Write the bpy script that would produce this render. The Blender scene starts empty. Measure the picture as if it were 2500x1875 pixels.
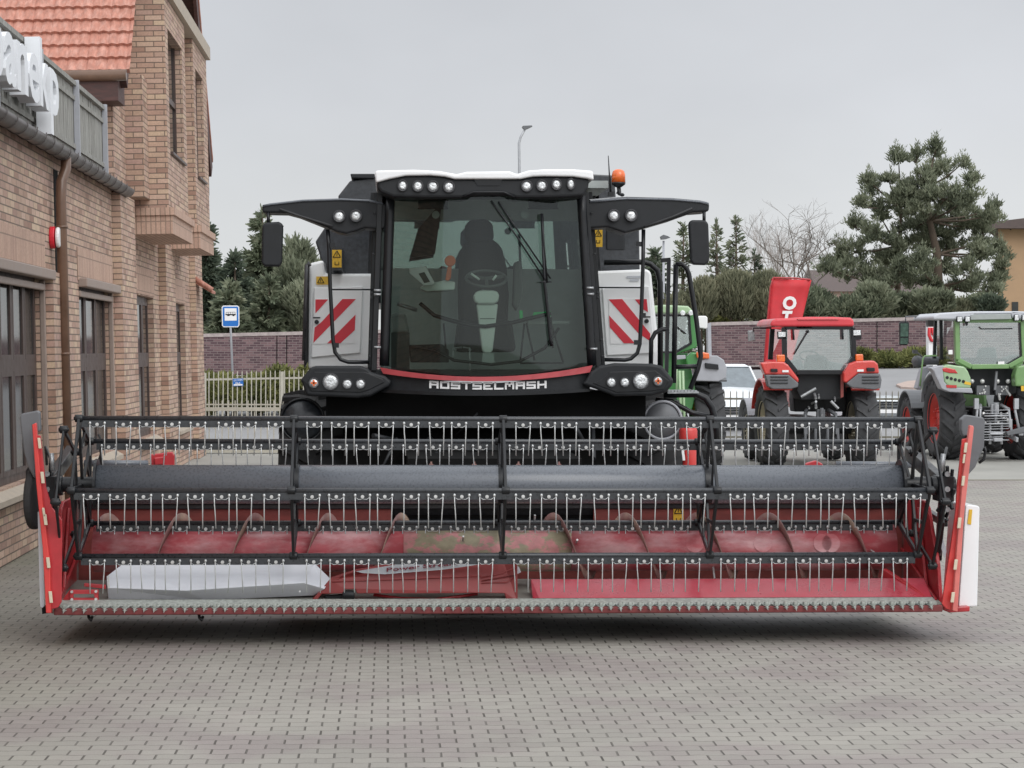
import bpy, bmesh, math, random
from math import sin, cos, tan, atan, radians, pi, floor
from mathutils import Vector, Matrix
R = radians
random.seed(7)
SC = bpy.context.scene
COL = SC.collection

# ---------------------------------------------------------------- camera
F, H0, TH, PHI = 5200.0, 2.29, R(3.302), R(0.2)
PX0, PY0 = 1250.0, 853.0
cd = bpy.data.cameras.new('camera')
cam = bpy.data.objects.new('camera', cd); COL.objects.link(cam)
cd.sensor_width = 36.0; cd.lens = 36.0*F/2500.0
cd.shift_y = -(937.5-PY0)/2500.0
cd.clip_end = 2500; cd.clip_start = 0.3
cam.matrix_world = Matrix.Translation((0, 0, H0)) @ Matrix.Rotation(-TH, 4, 'Z') @ Matrix.Rotation(R(90), 4, 'X') @ Matrix.Rotation(PHI, 4, 'Z')
SC.camera = cam

# ---------------------------------------------------------------- light
SC.view_settings.view_transform = 'Standard'
SC.view_settings.look = 'None'
SC.view_settings.exposure = 0.08
SC.view_settings.gamma = 1.0
wd = bpy.data.worlds.new('World'); SC.world = wd; wd.use_nodes = True
nt = wd.node_tree; nt.nodes.clear()
def N(nt, t, **k):
    n = nt.nodes.new(t)
    for a, b in k.items(): setattr(n, a, b)
    return n
def L(nt, a, b): nt.links.new(a, b)
wo = N(nt, 'ShaderNodeOutputWorld'); bg = N(nt, 'ShaderNodeBackground')
tc = N(nt, 'ShaderNodeTexCoord'); sp = N(nt, 'ShaderNodeSeparateXYZ')
L(nt, tc.outputs['Generated'], sp.inputs[0])
# overcast sky: darker towards the horizon, brighter overhead, soft cloud banks
rz = N(nt, 'ShaderNodeValToRGB'); L(nt, sp.outputs['Z'], rz.inputs[0])
els = rz.color_ramp.elements
els[0].position = 0.0; els[0].color = (0.68, 0.695, 0.70, 1)
els[1].position = 1.0; els[1].color = (1.3, 1.33, 1.37, 1)
for p, c in ((0.06, (0.655, 0.67, 0.685)), (0.115, (0.60, 0.615, 0.645)), (0.17, (0.565, 0.58, 0.61)), (0.45, (0.90, 0.925, 0.96))):
    e = els.new(p); e.color = (*c, 1)
mp = N(nt, 'ShaderNodeMapping'); mp.inputs['Scale'].default_value = (2.0, 2.0, 3.5); mp.inputs['Location'].default_value = (0.35, 0.2, 0.1)
nz = N(nt, 'ShaderNodeTexNoise'); nz.inputs['Scale'].default_value = 1.7; nz.inputs['Detail'].default_value = 5; nz.inputs['Roughness'].default_value = 0.5
L(nt, tc.outputs['Generated'], mp.inputs[0]); L(nt, mp.outputs[0], nz.inputs['Vector'])
mr = N(nt, 'ShaderNodeMapRange'); mr.inputs[1].default_value = 0.3; mr.inputs[2].default_value = 0.7; mr.inputs[3].default_value = 0.90; mr.inputs[4].default_value = 1.08
L(nt, nz.outputs['Fac'], mr.inputs[0])
vm = N(nt, 'ShaderNodeVectorMath', operation='SCALE'); L(nt, rz.outputs[0], vm.inputs[0]); L(nt, mr.outputs[0], vm.inputs['Scale'])
# a physical sky lit from the same direction, weak behind the cloud
sky = N(nt, 'ShaderNodeTexSky'); sky.sky_type = 'NISHITA'; sky.sun_disc = False
sky.sun_elevation = R(40); sky.sun_rotation = R(152)
br = N(nt, 'ShaderNodeMapRange'); br.inputs[1].default_value = 0.25; br.inputs[2].default_value = -0.8; br.inputs[3].default_value = 1.0; br.inputs[4].default_value = 1.55; dt_ = N(nt, 'ShaderNodeVectorMath', operation='DOT_PRODUCT'); L(nt, tc.outputs['Generated'], dt_.inputs[0]); dt_.inputs[1].default_value = (-0.5, 0.86, 0); L(nt, dt_.outputs['Value'], br.inputs[0])
vm2 = N(nt, 'ShaderNodeVectorMath', operation='SCALE'); L(nt, vm.outputs[0], vm2.inputs[0]); L(nt, br.outputs[0], vm2.inputs['Scale']); vm = vm2
vs = N(nt, 'ShaderNodeVectorMath', operation='SCALE'); L(nt, sky.outputs[0], vs.inputs[0]); vs.inputs['Scale'].default_value = 0.004
va = N(nt, 'ShaderNodeVectorMath', operation='ADD'); L(nt, vm.outputs[0], va.inputs[0]); L(nt, vs.outputs[0], va.inputs[1])
L(nt, va.outputs[0], bg.inputs[0]); bg.inputs[1].default_value = 1.0; L(nt, bg.outputs[0], wo.inputs[0])
sd = bpy.data.lights.new('sun', 'SUN'); sd.energy = 1.0; sd.angle = R(40); sd.color = (1.0, 0.97, 0.93)
so = bpy.data.objects.new('sun', sd); COL.objects.link(so)
so.rotation_euler = (R(50), 0, R(28)); so.location = (0, -5, 40)

# ---------------------------------------------------------------- pixel measuring helpers (photo pixels 2500 x 1875)
def unroll(px, py):
    a, b = px-PX0, py-PY0
    return a*cos(PHI)+b*sin(PHI), -a*sin(PHI)+b*cos(PHI)
def W(px, py, Y):
    a, b = unroll(px, py)
    X = Y*tan(TH+atan(a/F)); d = X*sin(TH)+Y*cos(TH)
    return Vector((X, Y, H0-b*d/F))
def proj(v):
    d = v[0]*sin(TH)+v[1]*cos(TH); a = F*(v[0]*cos(TH)-v[1]*sin(TH))/d; b = F*(H0-v[2])/d
    return PX0+a*cos(PHI)-b*sin(PHI), PY0+a*sin(PHI)+b*cos(PHI)

# ---------------------------------------------------------------- materials
MATS = {}
def mat(name, col, rough=0.5, metal=0.0, var=0.12, scale=6.0, bump=0.0, bscale=60, coat=0.0, spec=0.5, col2=None, cfac=(0.45, 0.62), coord='Object', rvar=0.1, stretch=(1, 1, 1)):
    """principled surface with a two-scale noise that varies colour and gloss"""
    if name in MATS: return MATS[name]
    m = bpy.data.materials.new(name); m.use_nodes = True; t = m.node_tree; t.nodes.clear()
    o = N(t, 'ShaderNodeOutputMaterial'); b = N(t, 'ShaderNodeBsdfPrincipled'); L(t, b.outputs[0], o.inputs[0])
    tc = N(t, 'ShaderNodeTexCoord'); mp = N(t, 'ShaderNodeMapping'); mp.inputs['Scale'].default_value = stretch
    L(t, tc.outputs[coord], mp.inputs[0])
    n1 = N(t, 'ShaderNodeTexNoise'); n1.inputs['Scale'].default_value = scale; n1.inputs['Detail'].default_value = 6; n1.inputs['Roughness'].default_value = 0.6
    L(t, mp.outputs[0], n1.inputs['Vector'])
    r = N(t, 'ShaderNodeMapRange'); r.inputs[1].default_value = 0.3; r.inputs[2].default_value = 0.7; r.inputs[3].default_value = 1-var; r.inputs[4].default_value = 1+var
    L(t, n1.outputs['Fac'], r.inputs[0])
    s = N(t, 'ShaderNodeVectorMath', operation='SCALE'); L(t, r.outputs[0], s.inputs['Scale'])
    if col2 is not None:
        n2 = N(t, 'ShaderNodeTexNoise'); n2.inputs['Scale'].default_value = scale*0.6; n2.inputs['Detail'].default_value = 8; n2.inputs['Roughness'].default_value = 0.65
        L(t, mp.outputs[0], n2.inputs['Vector'])
        rr = N(t, 'ShaderNodeMapRange'); rr.inputs[1].default_value = cfac[0]; rr.inputs[2].default_value = cfac[1]; L(t, n2.outputs['Fac'], rr.inputs[0])
        mx = N(t, 'ShaderNodeMix', data_type='RGBA'); mx.inputs[6].default_value = (*col, 1); mx.inputs[7].default_value = (*col2, 1)
        L(t, rr.outputs[0], mx.inputs[0]); L(t, mx.outputs[2], s.inputs[0])
    else:
        s.inputs[0].default_value = col
    L(t, s.outputs[0], b.inputs['Base Color'])
    r2 = N(t, 'ShaderNodeMapRange'); r2.inputs[1].default_value = 0.3; r2.inputs[2].default_value = 0.7; r2.inputs[3].default_value = max(0.02, rough-rvar); r2.inputs[4].default_value = min(1, rough+rvar)
    L(t, n1.outputs['Fac'], r2.inputs[0]); L(t, r2.outputs[0], b.inputs['Roughness'])
    b.inputs['Metallic'].default_value = metal; b.inputs['Coat Weight'].default_value = coat; b.inputs['Coat Roughness'].default_value = 0.12
    b.inputs['Specular IOR Level'].default_value = spec
    if bump:
        nb = N(t, 'ShaderNodeTexNoise'); nb.inputs['Scale'].default_value = bscale; nb.inputs['Detail'].default_value = 4; L(t, mp.outputs[0], nb.inputs['Vector'])
        bm_ = N(t, 'ShaderNodeBump'); bm_.inputs['Strength'].default_value = bump; bm_.inputs['Distance'].default_value = 0.01
        L(t, nb.outputs['Fac'], bm_.inputs['Height']); L(t, bm_.outputs[0], b.inputs['Normal'])
    MATS[name] = m; return m

def glass_mat(name, tint, refl=0.12, rough=0.02, gcol=(0.9, 0.95, 0.95)):
    m = bpy.data.materials.new(name); m.use_nodes = True; t = m.node_tree; t.nodes.clear()
    o = N(t, 'ShaderNodeOutputMaterial'); tr = N(t, 'ShaderNodeBsdfTransparent'); tr.inputs[0].default_value = (*tint, 1)
    g = N(t, 'ShaderNodeBsdfGlossy'); g.inputs['Roughness'].default_value = rough; g.inputs[0].default_value = (*gcol, 1)
    lw = N(t, 'ShaderNodeFresnel'); lw.inputs[0].default_value = 1.5
    ma = N(t, 'ShaderNodeMath', operation='MULTIPLY_ADD'); ma.inputs[1].default_value = 1.0; ma.inputs[2].default_value = refl; L(t, lw.outputs[0], ma.inputs[0])
    mx = N(t, 'ShaderNodeMixShader'); L(t, ma.outputs[0], mx.inputs[0]); L(t, tr.outputs[0], mx.inputs[1]); L(t, g.outputs[0], mx.inputs[2]); L(t, mx.outputs[0], o.inputs[0])
    MATS[name] = m; return m

def brick_mat(name, cols, mortar, bw=0.26, bh=0.08, ms=0.011, soldier=False, stain=0.25, offset=0.5, cdark=None):
    """real brick courses in object metres; x or y runs along the wall by the face's own normal"""
    m = bpy.data.materials.new(name); m.use_nodes = True; t = m.node_tree; t.nodes.clear()
    o = N(t, 'ShaderNodeOutputMaterial'); b = N(t, 'ShaderNodeBsdfPrincipled'); L(t, b.outputs[0], o.inputs[0])
    tc = N(t, 'ShaderNodeTexCoord'); sx = N(t, 'ShaderNodeSeparateXYZ'); L(t, tc.outputs['Object'], sx.inputs[0])
    sn = N(t, 'ShaderNodeSeparateXYZ'); L(t, tc.outputs['Normal'], sn.inputs[0])
    ab = N(t, 'ShaderNodeMath', operation='ABSOLUTE'); L(t, sn.outputs['X'], ab.inputs[0])
    gt = N(t, 'ShaderNodeMath', operation='GREATER_THAN'); gt.inputs[1].default_value = 0.6; L(t, ab.outputs[0], gt.inputs[0])
    mu = N(t, 'ShaderNodeMix', data_type='FLOAT'); L(t, gt.outputs[0], mu.inputs[0]); L(t, sx.outputs['X'], mu.inputs[2]); L(t, sx.outputs['Y'], mu.inputs[3])
    # horizontal faces use x,y
    az = N(t, 'ShaderNodeMath', operation='ABSOLUTE'); L(t, sn.outputs['Z'], az.inputs[0])
    gz_ = N(t, 'ShaderNodeMath', operation='GREATER_THAN'); gz_.inputs[1].default_value = 0.6; L(t, az.outputs[0], gz_.inputs[0])
    mz = N(t, 'ShaderNodeMix', data_type='FLOAT'); L(t, gz_.outputs[0], mz.inputs[0]); L(t, sx.outputs['Z'], mz.inputs[2]); L(t, sx.outputs['Y'], mz.inputs[3])
    cb = N(t, 'ShaderNodeCombineXYZ')
    if soldier: L(t, mz.outputs[0], cb.inputs['X']); L(t, mu.outputs[0], cb.inputs['Y'])
    else: L(t, mu.outputs[0], cb.inputs['X']); L(t, mz.outputs[0], cb.inputs['Y'])
    bt = N(t, 'ShaderNodeTexBrick'); bt.offset = 0.0 if soldier else offset
    bt.inputs['Color1'].default_value = (0, 0, 0, 1); bt.inputs['Color2'].default_value = (1, 1, 1, 1); bt.inputs['Mortar'].default_value = (0, 0, 0, 1)
    bt.inputs['Scale'].default_value = 1.0; bt.inputs['Mortar Size'].default_value = ms; bt.inputs['Mortar Smooth'].default_value = 0.1
    bt.inputs['Brick Width'].default_value = bw; bt.inputs['Row Height'].default_value = bh; L(t, cb.outputs[0], bt.inputs['Vector'])
    cr = N(t, 'ShaderNodeValToRGB'); cr.color_ramp.interpolation = 'LINEAR'
    e = cr.color_ramp.elements
    e[0].position = 0; e[0].color = (*cols[0], 1); e[1].position = 1; e[1].color = (*cols[-1], 1)
    for i, c in enumerate(cols[1:-1]):
        q = e.new((i+1)/(len(cols)-1)); q.color = (*c, 1)
    L(t, bt.outputs['Color'], cr.inputs[0])
    nz = N(t, 'ShaderNodeTexNoise'); nz.inputs['Scale'].default_value = 0.9; nz.inputs['Detail'].default_value = 8; nz.inputs['Roughness'].default_value = 0.7; L(t, tc.outputs['Object'], nz.inputs['Vector'])
    mr = N(t, 'ShaderNodeMapRange'); mr.inputs[1].default_value = 0.3; mr.inputs[2].default_value = 0.7; mr.inputs[3].default_value = 1-stain; mr.inputs[4].default_value = 1+stain*0.5; L(t, nz.outputs['Fac'], mr.inputs[0])
    n3 = N(t, 'ShaderNodeTexNoise'); n3.inputs['Scale'].default_value = 35; n3.inputs['Detail'].default_value = 3; L(t, tc.outputs['Object'], n3.inputs['Vector'])
    m3 = N(t, 'ShaderNodeMapRange'); m3.inputs[1].default_value = 0.3; m3.inputs[2].default_value = 0.7; m3.inputs[3].default_value = 0.88; m3.inputs[4].default_value = 1.1; L(t, n3.outputs['Fac'], m3.inputs[0])
    mm = N(t, 'ShaderNodeMath', operation='MULTIPLY'); L(t, mr.outputs[0], mm.inputs[0]); L(t, m3.outputs[0], mm.inputs[1])
    vs = N(t, 'ShaderNodeVectorMath', operation='SCALE'); L(t, cr.outputs[0], vs.inputs[0]); L(t, mm.outputs[0], vs.inputs['Scale'])
    mx = N(t, 'ShaderNodeMix', data_type='RGBA'); L(t, bt.outputs['Fac'], mx.inputs[0]); L(t, vs.outputs[0], mx.inputs[6]); mx.inputs[7].default_value = (*mortar, 1)
    L(t, mx.outputs[2], b.inputs['Base Color']); b.inputs['Roughness'].default_value = 0.75
    bm_ = N(t, 'ShaderNodeBump'); bm_.inputs['Strength'].default_value = 0.6; bm_.inputs['Distance'].default_value = 0.01; bm_.invert = True
    L(t, bt.outputs['Fac'], bm_.inputs['Height']); L(t, bm_.outputs[0], b.inputs['Normal'])
    MATS[name] = m; return m

def leaf_mat(name, ca, cb_, cc):
    m = bpy.data.materials.new(name); m.use_nodes = True; t = m.node_tree; t.nodes.clear()
    o = N(t, 'ShaderNodeOutputMaterial'); b = N(t, 'ShaderNodeBsdfPrincipled'); b.inputs['Roughness'].default_value = 0.75; b.inputs['Specular IOR Level'].default_value = 0.25
    g = N(t, 'ShaderNodeNewGeometry'); tc = N(t, 'ShaderNodeTexCoord')
    nz = N(t, 'ShaderNodeTexNoise'); nz.inputs['Scale'].default_value = 1.1; nz.inputs['Detail'].default_value = 3; L(t, tc.outputs['Object'], nz.inputs['Vector'])
    ad = N(t, 'ShaderNodeMath', operation='MULTIPLY_ADD'); ad.inputs[1].default_value = 0.55; L(t, g.outputs['Random Per Island'], ad.inputs[0])
    ms = N(t, 'ShaderNodeMath', operation='MULTIPLY_ADD'); ms.inputs[1].default_value = 1.4; ms.inputs[2].default_value = -0.45; L(t, nz.outputs['Fac'], ms.inputs[0]); L(t, ms.outputs[0], ad.inputs[2])
    cr = N(t, 'ShaderNodeValToRGB'); e = cr.color_ramp.elements; e[0].position = 0.1; e[0].color = (*ca, 1); e[1].position = 1.0; e[1].color = (*cc, 1); q = e.new(0.5); q.color = (*cb_, 1)
    L(t, ad.outputs[0], cr.inputs[0]); L(t, cr.outputs[0], b.inputs['Base Color'])
    tl = N(t, 'ShaderNodeBsdfTranslucent'); L(t, cr.outputs[0], tl.inputs[0]); mx = N(t, 'ShaderNodeMixShader'); mx.inputs[0].default_value = 0.35
    L(t, b.outputs[0], mx.inputs[1]); L(t, tl.outputs[0], mx.inputs[2]); L(t, mx.outputs[0], o.inputs[0])
    MATS[name] = m; return m

# ---------------------------------------------------------------- mesh builder
class MB:
    def __init__(s): s.v = []; s.f = []; s.sm = []
    def add(s, vs, fs, smooth=False):
        k = len(s.v); s.v += [tuple(v) for v in vs]; s.f += [tuple(i+k for i in f) for f in fs]; s.sm += [smooth]*len(fs); return s
    def box(s, a, b):
        x0, y0, z0 = a; x1, y1, z1 = b
        return s.add([(x0,y0,z0),(x1,y0,z0),(x1,y1,z0),(x0,y1,z0),(x0,y0,z1),(x1,y0,z1),(x1,y1,z1),(x0,y1,z1)],
                     [(0,3,2,1),(4,5,6,7),(0,1,5,4),(1,2,6,5),(2,3,7,6),(3,0,4,7)])
    def cbox(s, c, d, M=None):
        c = Vector(c); h = Vector(d)/2
        vs = [Vector((i*h.x, j*h.y, k*h.z)) for k in (-1, 1) for j in (-1, 1) for i in (-1, 1)]
        if M is not None: vs = [M @ v for v in vs]
        return s.add([v+c for v in vs], [(0,2,3,1),(4,5,7,6),(0,1,5,4),(1,3,7,5),(3,2,6,7),(2,0,4,6)])
    def tube(s, pts, r, n=8, cap=True, smooth=True):
        pts = [Vector(p) for p in pts]; rs = r if isinstance(r, (list, tuple)) else [r]*len(pts)
        rings = []; up = None
        for i, p in enumerate(pts):
            d = (pts[min(i+1, len(pts)-1)]-pts[max(i-1, 0)]).normalized()
            if up is None:
                up = Vector((0, 0, 1)) if abs(d.z) < 0.9 else Vector((1, 0, 0))
            a = d.cross(up).normalized(); up = a.cross(d).normalized(); b = up
            rings.append([p+a*cos(2*pi*k/n)*rs[i]+b*sin(2*pi*k/n)*rs[i] for k in range(n)])
        vs = [v for q in rings for v in q]; fs = []
        for i in range(len(pts)-1):
            for k in range(n):
                fs.append((i*n+k, i*n+(k+1) % n, (i+1)*n+(k+1) % n, (i+1)*n+k))
        s.add(vs, fs, smooth)
        if cap:
            s.add(rings[0], [tuple(range(n))[::-1]]); s.add(rings[-1], [tuple(range(n))])
        return s
    def bar(s, a, b, w, h, up=(0, 0, 1)):
        a = Vector(a); b = Vector(b); d = (b-a); l = d.length; d.normalize(); up = Vector(up)
        if abs(d.dot(up)) > 0.97: up = Vector((0, 1, 0)) if abs(d.y) < 0.9 else Vector((1, 0, 0))
        x = d.cross(up).normalized(); z = x.cross(d).normalized()
        c = []
        for p in (a, b):
            for i, j in ((-1, -1), (1, -1), (1, 1), (-1, 1)): c.append(p+x*i*w/2+z*j*h/2)
        return s.add(c, [(0,1,2,3)[::-1], (4,5,6,7), (0,1,5,4), (1,2,6,5), (2,3,7,6), (3,0,4,7)])
    def prism(s, front, back, smooth=False):
        """two matching polygons (lists of points) joined"""
        n = len(front); vs = list(front)+list(back)
        fs = [tuple(range(n)), tuple(range(2*n-1, n-1, -1))]+[(i, i+n, (i+1) % n+n, (i+1) % n) for i in range(n)]
        return s.add(vs, fs, smooth)
    def px(s, pts, Y, t=0.05, dY=None):
        """outline measured in photo pixels, standing at its own distance Y with real thickness t (metres)"""
        f = [W(p[0], p[1], Y+(p[2] if len(p) > 2 else 0)) for p in pts]
        b = [Vector((v.x, v.y+t, v.z)) for v in f]
        return s.prism(f, b)
    def lathe(s, prof, c, ax='X', n=32, smooth=True, close=False):
        """prof: (radius, offset along axis)"""
        c = Vector(c); vs = []; m = len(prof)
        for k in range(n):
            a = 2*pi*k/n
            for r_, o_ in prof:
                p = (r_*cos(a), r_*sin(a))
                v = {'X': Vector((o_, p[0], p[1])), 'Y': Vector((p[0], o_, p[1])), 'Z': Vector((p[0], p[1], o_))}[ax]
                vs.append(c+v)
        fs = []
        for k in range(n):
            for i in range(m-1 if not close else m):
                j = (i+1) % m
                fs.append((k*m+i, k*m+j, ((k+1) % n)*m+j, ((k+1) % n)*m+i))
        return s.add(vs, fs, smooth)
    def disc(s, c, r, ax='Y', t=0.02, n=20, sx=1.0, M=None):
        c = Vector(c); f = []; b = []
        for k in range(n):
            a = 2*pi*k/n; p = (r*sx*cos(a), r*sin(a))
            for lst, o_ in ((f, 0), (b, t)):
                v = {'X': Vector((o_, p[0], p[1])), 'Y': Vector((p[0], o_, p[1])), 'Z': Vector((p[0], p[1], o_))}[ax]
                if M is not None: v = M @ v
                lst.append(c+v)
        return s.prism(f, b)
    def ball(s, c, r, n=10, m=7, sc=(1, 1, 1)):
        c = Vector(c); vs = []; fs = []
        for i in range(m+1):
            t = pi*i/m
            for k in range(n):
                a = 2*pi*k/n; vs.append(c+Vector((r*sc[0]*sin(t)*cos(a), r*sc[1]*sin(t)*sin(a), r*sc[2]*cos(t))))
        for i in range(m):
            for k in range(n): fs.append((i*n+k, (i+1)*n+k, (i+1)*n+(k+1) % n, i*n+(k+1) % n))
        return s.add(vs, fs, True)
    def build(s, name, material, parent=None, bevel=0, seg=2, fixn=True, M=None):
        me = bpy.data.meshes.new(name); me.from_pydata(s.v, [], s.f)
        me.polygons.foreach_set('use_smooth', s.sm)
        bm = bmesh.new(); bm.from_mesh(me)
        if M is not None: bmesh.ops.transform(bm, matrix=M, verts=bm.verts)
        if fixn:
            bmesh.ops.remove_doubles(bm, verts=bm.verts, dist=1e-6)
            bmesh.ops.recalc_face_normals(bm, faces=bm.faces)
        bm.to_mesh(me); bm.free(); me.update()
        o = bpy.data.objects.new(name, me); COL.objects.link(o)
        if isinstance(material, str): material = MATS[material]
        me.materials.append(material)
        if parent is not None:
            o.parent = parent
            pm = parent
            # parents carry only their own transform; meshes are built in world metres unless the parent is a local root
            if not parent.get('_local'):
                inv = Matrix.Identity(4); q = parent
                loc = Vector((0, 0, 0))
                while q is not None: loc += q.location; q = q.parent
                o.location = -loc
            else: o.location = (0, 0, 0)
            if parent.get('_local'): o['_local'] = 1
        if bevel:
            md = o.modifiers.new('bevel', 'BEVEL'); md.width = bevel; md.segments = seg; md.limit_method = 'ANGLE'; md.angle_limit = R(40)
        return o
def build_each(mb, name, material, parent=None, **k):
    """one object for each separate piece collected in mb"""
    up = list(range(len(mb.v)))
    def find(i):
        while up[i] != i: up[i] = up[up[i]]; i = up[i]
        return i
    for f in mb.f:
        for q in f[1:]: up[find(q)] = find(f[0])
    groups = {}
    for fi, f in enumerate(mb.f): groups.setdefault(find(f[0]), []).append(fi)
    out = []
    for fl in groups.values():
        ids = sorted({i for fi in fl for i in mb.f[fi]}); mp_ = {i: n for n, i in enumerate(ids)}
        m2 = MB(); m2.v = [mb.v[i] for i in ids]; m2.f = [tuple(mp_[i] for i in mb.f[fi]) for fi in fl]; m2.sm = [mb.sm[fi] for fi in fl]
        out.append(m2.build(name, material, parent, **k))
    return out
def tag(o, label=None, cat=None, group=None, kind=None):
    for k, v in (('label', label), ('category', cat), ('group', group), ('kind', kind)):
        if v: o[k] = v
    return o
def thing(name, loc, label, cat, group=None, rot=None, local=False):
    o = bpy.data.objects.new(name, None); COL.objects.link(o); o.location = loc; o.empty_display_size = 0.3
    if rot: o.rotation_euler = rot
    if local: o['_local'] = 1
    return tag(o, label, cat, group)
def copy_tree(o, parent=None):
    c = o.copy(); COL.objects.link(c)
    if parent is not None: c.parent = parent
    for ch in list(o.children): copy_tree(ch, c)
    return c
def text_mesh(s, size, ext, bold=0.0, xs=1.0, zs=1.0):
    """text as mesh data in the XY plane, extruded along Z"""
    cu = bpy.data.curves.new('lettering', 'FONT'); cu.body = s; cu.size = size; cu.extrude = ext; cu.offset = bold; cu.resolution_u = 3
    ob = bpy.data.objects.new('lettering', cu); COL.objects.link(ob)
    dg = bpy.context.evaluated_depsgraph_get(); me = bpy.data.meshes.new_from_object(ob.evaluated_get(dg))
    vs = [Vector((v.co.x*xs, v.co.y*zs, v.co.z)) for v in me.vertices]; fs = [tuple(p.vertices) for p in me.polygons]
    bpy.data.objects.remove(ob); bpy.data.curves.remove(cu); bpy.data.meshes.remove(me)
    return vs, fs

# materials -----------------------------------------------------------
mat('black_paint', (0.010, 0.011, 0.013), 0.38, coat=0.1, spec=0.35, var=0.25, scale=9)
mat('black_plastic', (0.016, 0.0175, 0.020), 0.5, spec=0.35, var=0.2, scale=12, bump=0.05, bscale=250)
mat('wet_black', (0.024, 0.027, 0.032), 0.38, var=0.45, scale=28, bump=0.25, bscale=120, coat=0.25)
mat('bat_black', (0.03, 0.033, 0.038), 0.32, var=0.3, scale=30, coat=0.3)
mat('reel_tube', (0.115, 0.126, 0.145), 0.3, var=0.14, scale=50, bump=0.12, bscale=160, coat=0.2)
mat('red_paint', (0.42, 0.028, 0.035), 0.36, var=0.2, scale=5, coat=0.25)
mat('bright_red', (0.62, 0.05, 0.045), 0.38, var=0.12, scale=5, coat=0.2)
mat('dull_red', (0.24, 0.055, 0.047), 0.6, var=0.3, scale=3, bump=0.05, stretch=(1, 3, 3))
mat('cover_red', (0.24, 0.035, 0.034), 0.45, var=0.12, scale=3)
mat('auger_red', (0.46, 0.085, 0.10), 0.42, var=0.2, scale=3, col2=(0.64, 0.36, 0.37), cfac=(0.44, 0.68), stretch=(1.2, 1, 3), coat=0.15)
mat('auger_worn', (0.60, 0.27, 0.27), 0.5, var=0.2, scale=10, col2=(0.36, 0.32, 0.22), cfac=(0.48, 0.53), stretch=(1, 1.5, 1.5))
mat('flight_steel', (0.27, 0.14, 0.13), 0.5, var=0.3, scale=6, col2=(0.34, 0.24, 0.18))
mat('white_panel', (0.84, 0.85, 0.85), 0.35, var=0.03, scale=2, coat=0.2)
mat('white_bright', (0.82, 0.83, 0.84), 0.32, var=0.03, scale=2, coat=0.2)
mat('white_grey', (0.52, 0.54, 0.58), 0.45, var=0.06, scale=3)
mat('sign_red', (0.66, 0.025, 0.045), 0.4, var=0.05)
mat('sign_white', (0.84, 0.84, 0.84), 0.4, var=0.03)
mat('tine_steel', (0.55, 0.56, 0.56), 0.35, metal=0.5, var=0.15, scale=30)
mat('bolt_steel', (0.6, 0.6, 0.59), 0.35, metal=0.4, var=0.2, scale=40)
mat('steel', (0.36, 0.37, 0.38), 0.4, metal=0.6, var=0.3, scale=20)
mat('knife_steel', (0.36, 0.38, 0.35), 0.5, metal=0.3, var=0.35, scale=40)
mat('floor_steel', (0.24, 0.235, 0.21), 0.6, var=0.25, scale=8)
mat('rubber', (0.022, 0.022, 0.023), 0.8, var=0.3, scale=14, bump=0.1, bscale=90)
mat('rubber_grey', (0.048, 0.049, 0.052), 0.8, var=0.3, scale=10, bump=0.1, bscale=90)
mat('underside', (0.008, 0.008, 0.008), 0.9, spec=0.15, var=0.3)
mat('yellow_label', (0.72, 0.44, 0.035), 0.45, var=0.06)
mat('orange_lens', (0.75, 0.14, 0.02), 0.2, var=0.25, scale=30, coat=0.6)
mat('red_lens', (0.5, 0.02, 0.02), 0.2, var=0.2, scale=30, coat=0.6)
mat('lamp_chrome', (0.72, 0.74, 0.75), 0.25, metal=0.45, var=0.35, scale=45, bump=0.6, bscale=70)
mat('lamp_ring', (0.05, 0.05, 0.055), 0.3)
mat('seat_cloth', (0.024, 0.025, 0.024), 0.9, var=0.2, scale=15, bump=0.3, bscale=80)
mat('cab_trim', (0.10, 0.11, 0.105), 0.7, var=0.15)
mat('cab_grey', (0.34, 0.37, 0.36), 0.6, var=0.08)
mat('cab_light', (0.66, 0.71, 0.67), 0.5, var=0.05)
mat('reel_orange', (0.7, 0.15, 0.04), 0.5)
mat('green_tag', (0.03, 0.5, 0.14), 0.5)
mat('terracotta', (0.42, 0.185, 0.135), 0.75, var=0.22, scale=7, bump=0.1, col2=(0.49, 0.255, 0.20), stretch=(3, 1, 1))
mat('dark_wood', (0.07, 0.032, 0.028), 0.6, var=0.35, scale=6, stretch=(1, 1, 6))
mat('grey_wood', (0.25, 0.245, 0.225), 0.85, var=0.35, scale=5, stretch=(4, 9, 0.8), bump=0.3, col2=(0.33, 0.33, 0.31))
mat('brown_frame', (0.072, 0.048, 0.042), 0.45, var=0.15)
mat('brown_pipe', (0.15, 0.085, 0.055), 0.4, var=0.2, scale=4, coat=0.2)
mat('gutter_grey', (0.10, 0.088, 0.085), 0.45, var=0.2, scale=4)
mat('shutter_box', (0.30, 0.235, 0.20), 0.5, var=0.1)
mat('sill_stone', (0.42, 0.36, 0.29), 0.7, var=0.12, scale=6, bump=0.1)
mat('letter_white', (0.78, 0.80, 0.83), 0.5, var=0.03)
mat('cream_fence', (0.47, 0.45, 0.385), 0.5, var=0.08)
mat('green_fence', (0.17, 0.16, 0.13), 0.6, var=0.2)
mat('sign_blue', (0.02, 0.16, 0.52), 0.4, var=0.05)
mat('zinc', (0.42, 0.43, 0.45), 0.45, metal=0.3, var=0.1)
mat('flag_red', (0.60, 0.035, 0.045), 0.6, var=0.08)
mat('zetor_red', (0.60, 0.055, 0.045), 0.3, var=0.06, coat=0.4)
mat('zetor_roof', (0.62, 0.045, 0.06), 0.35, var=0.06, coat=0.3)
mat('tractor_grey', (0.13, 0.135, 0.145), 0.5, var=0.12)
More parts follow.
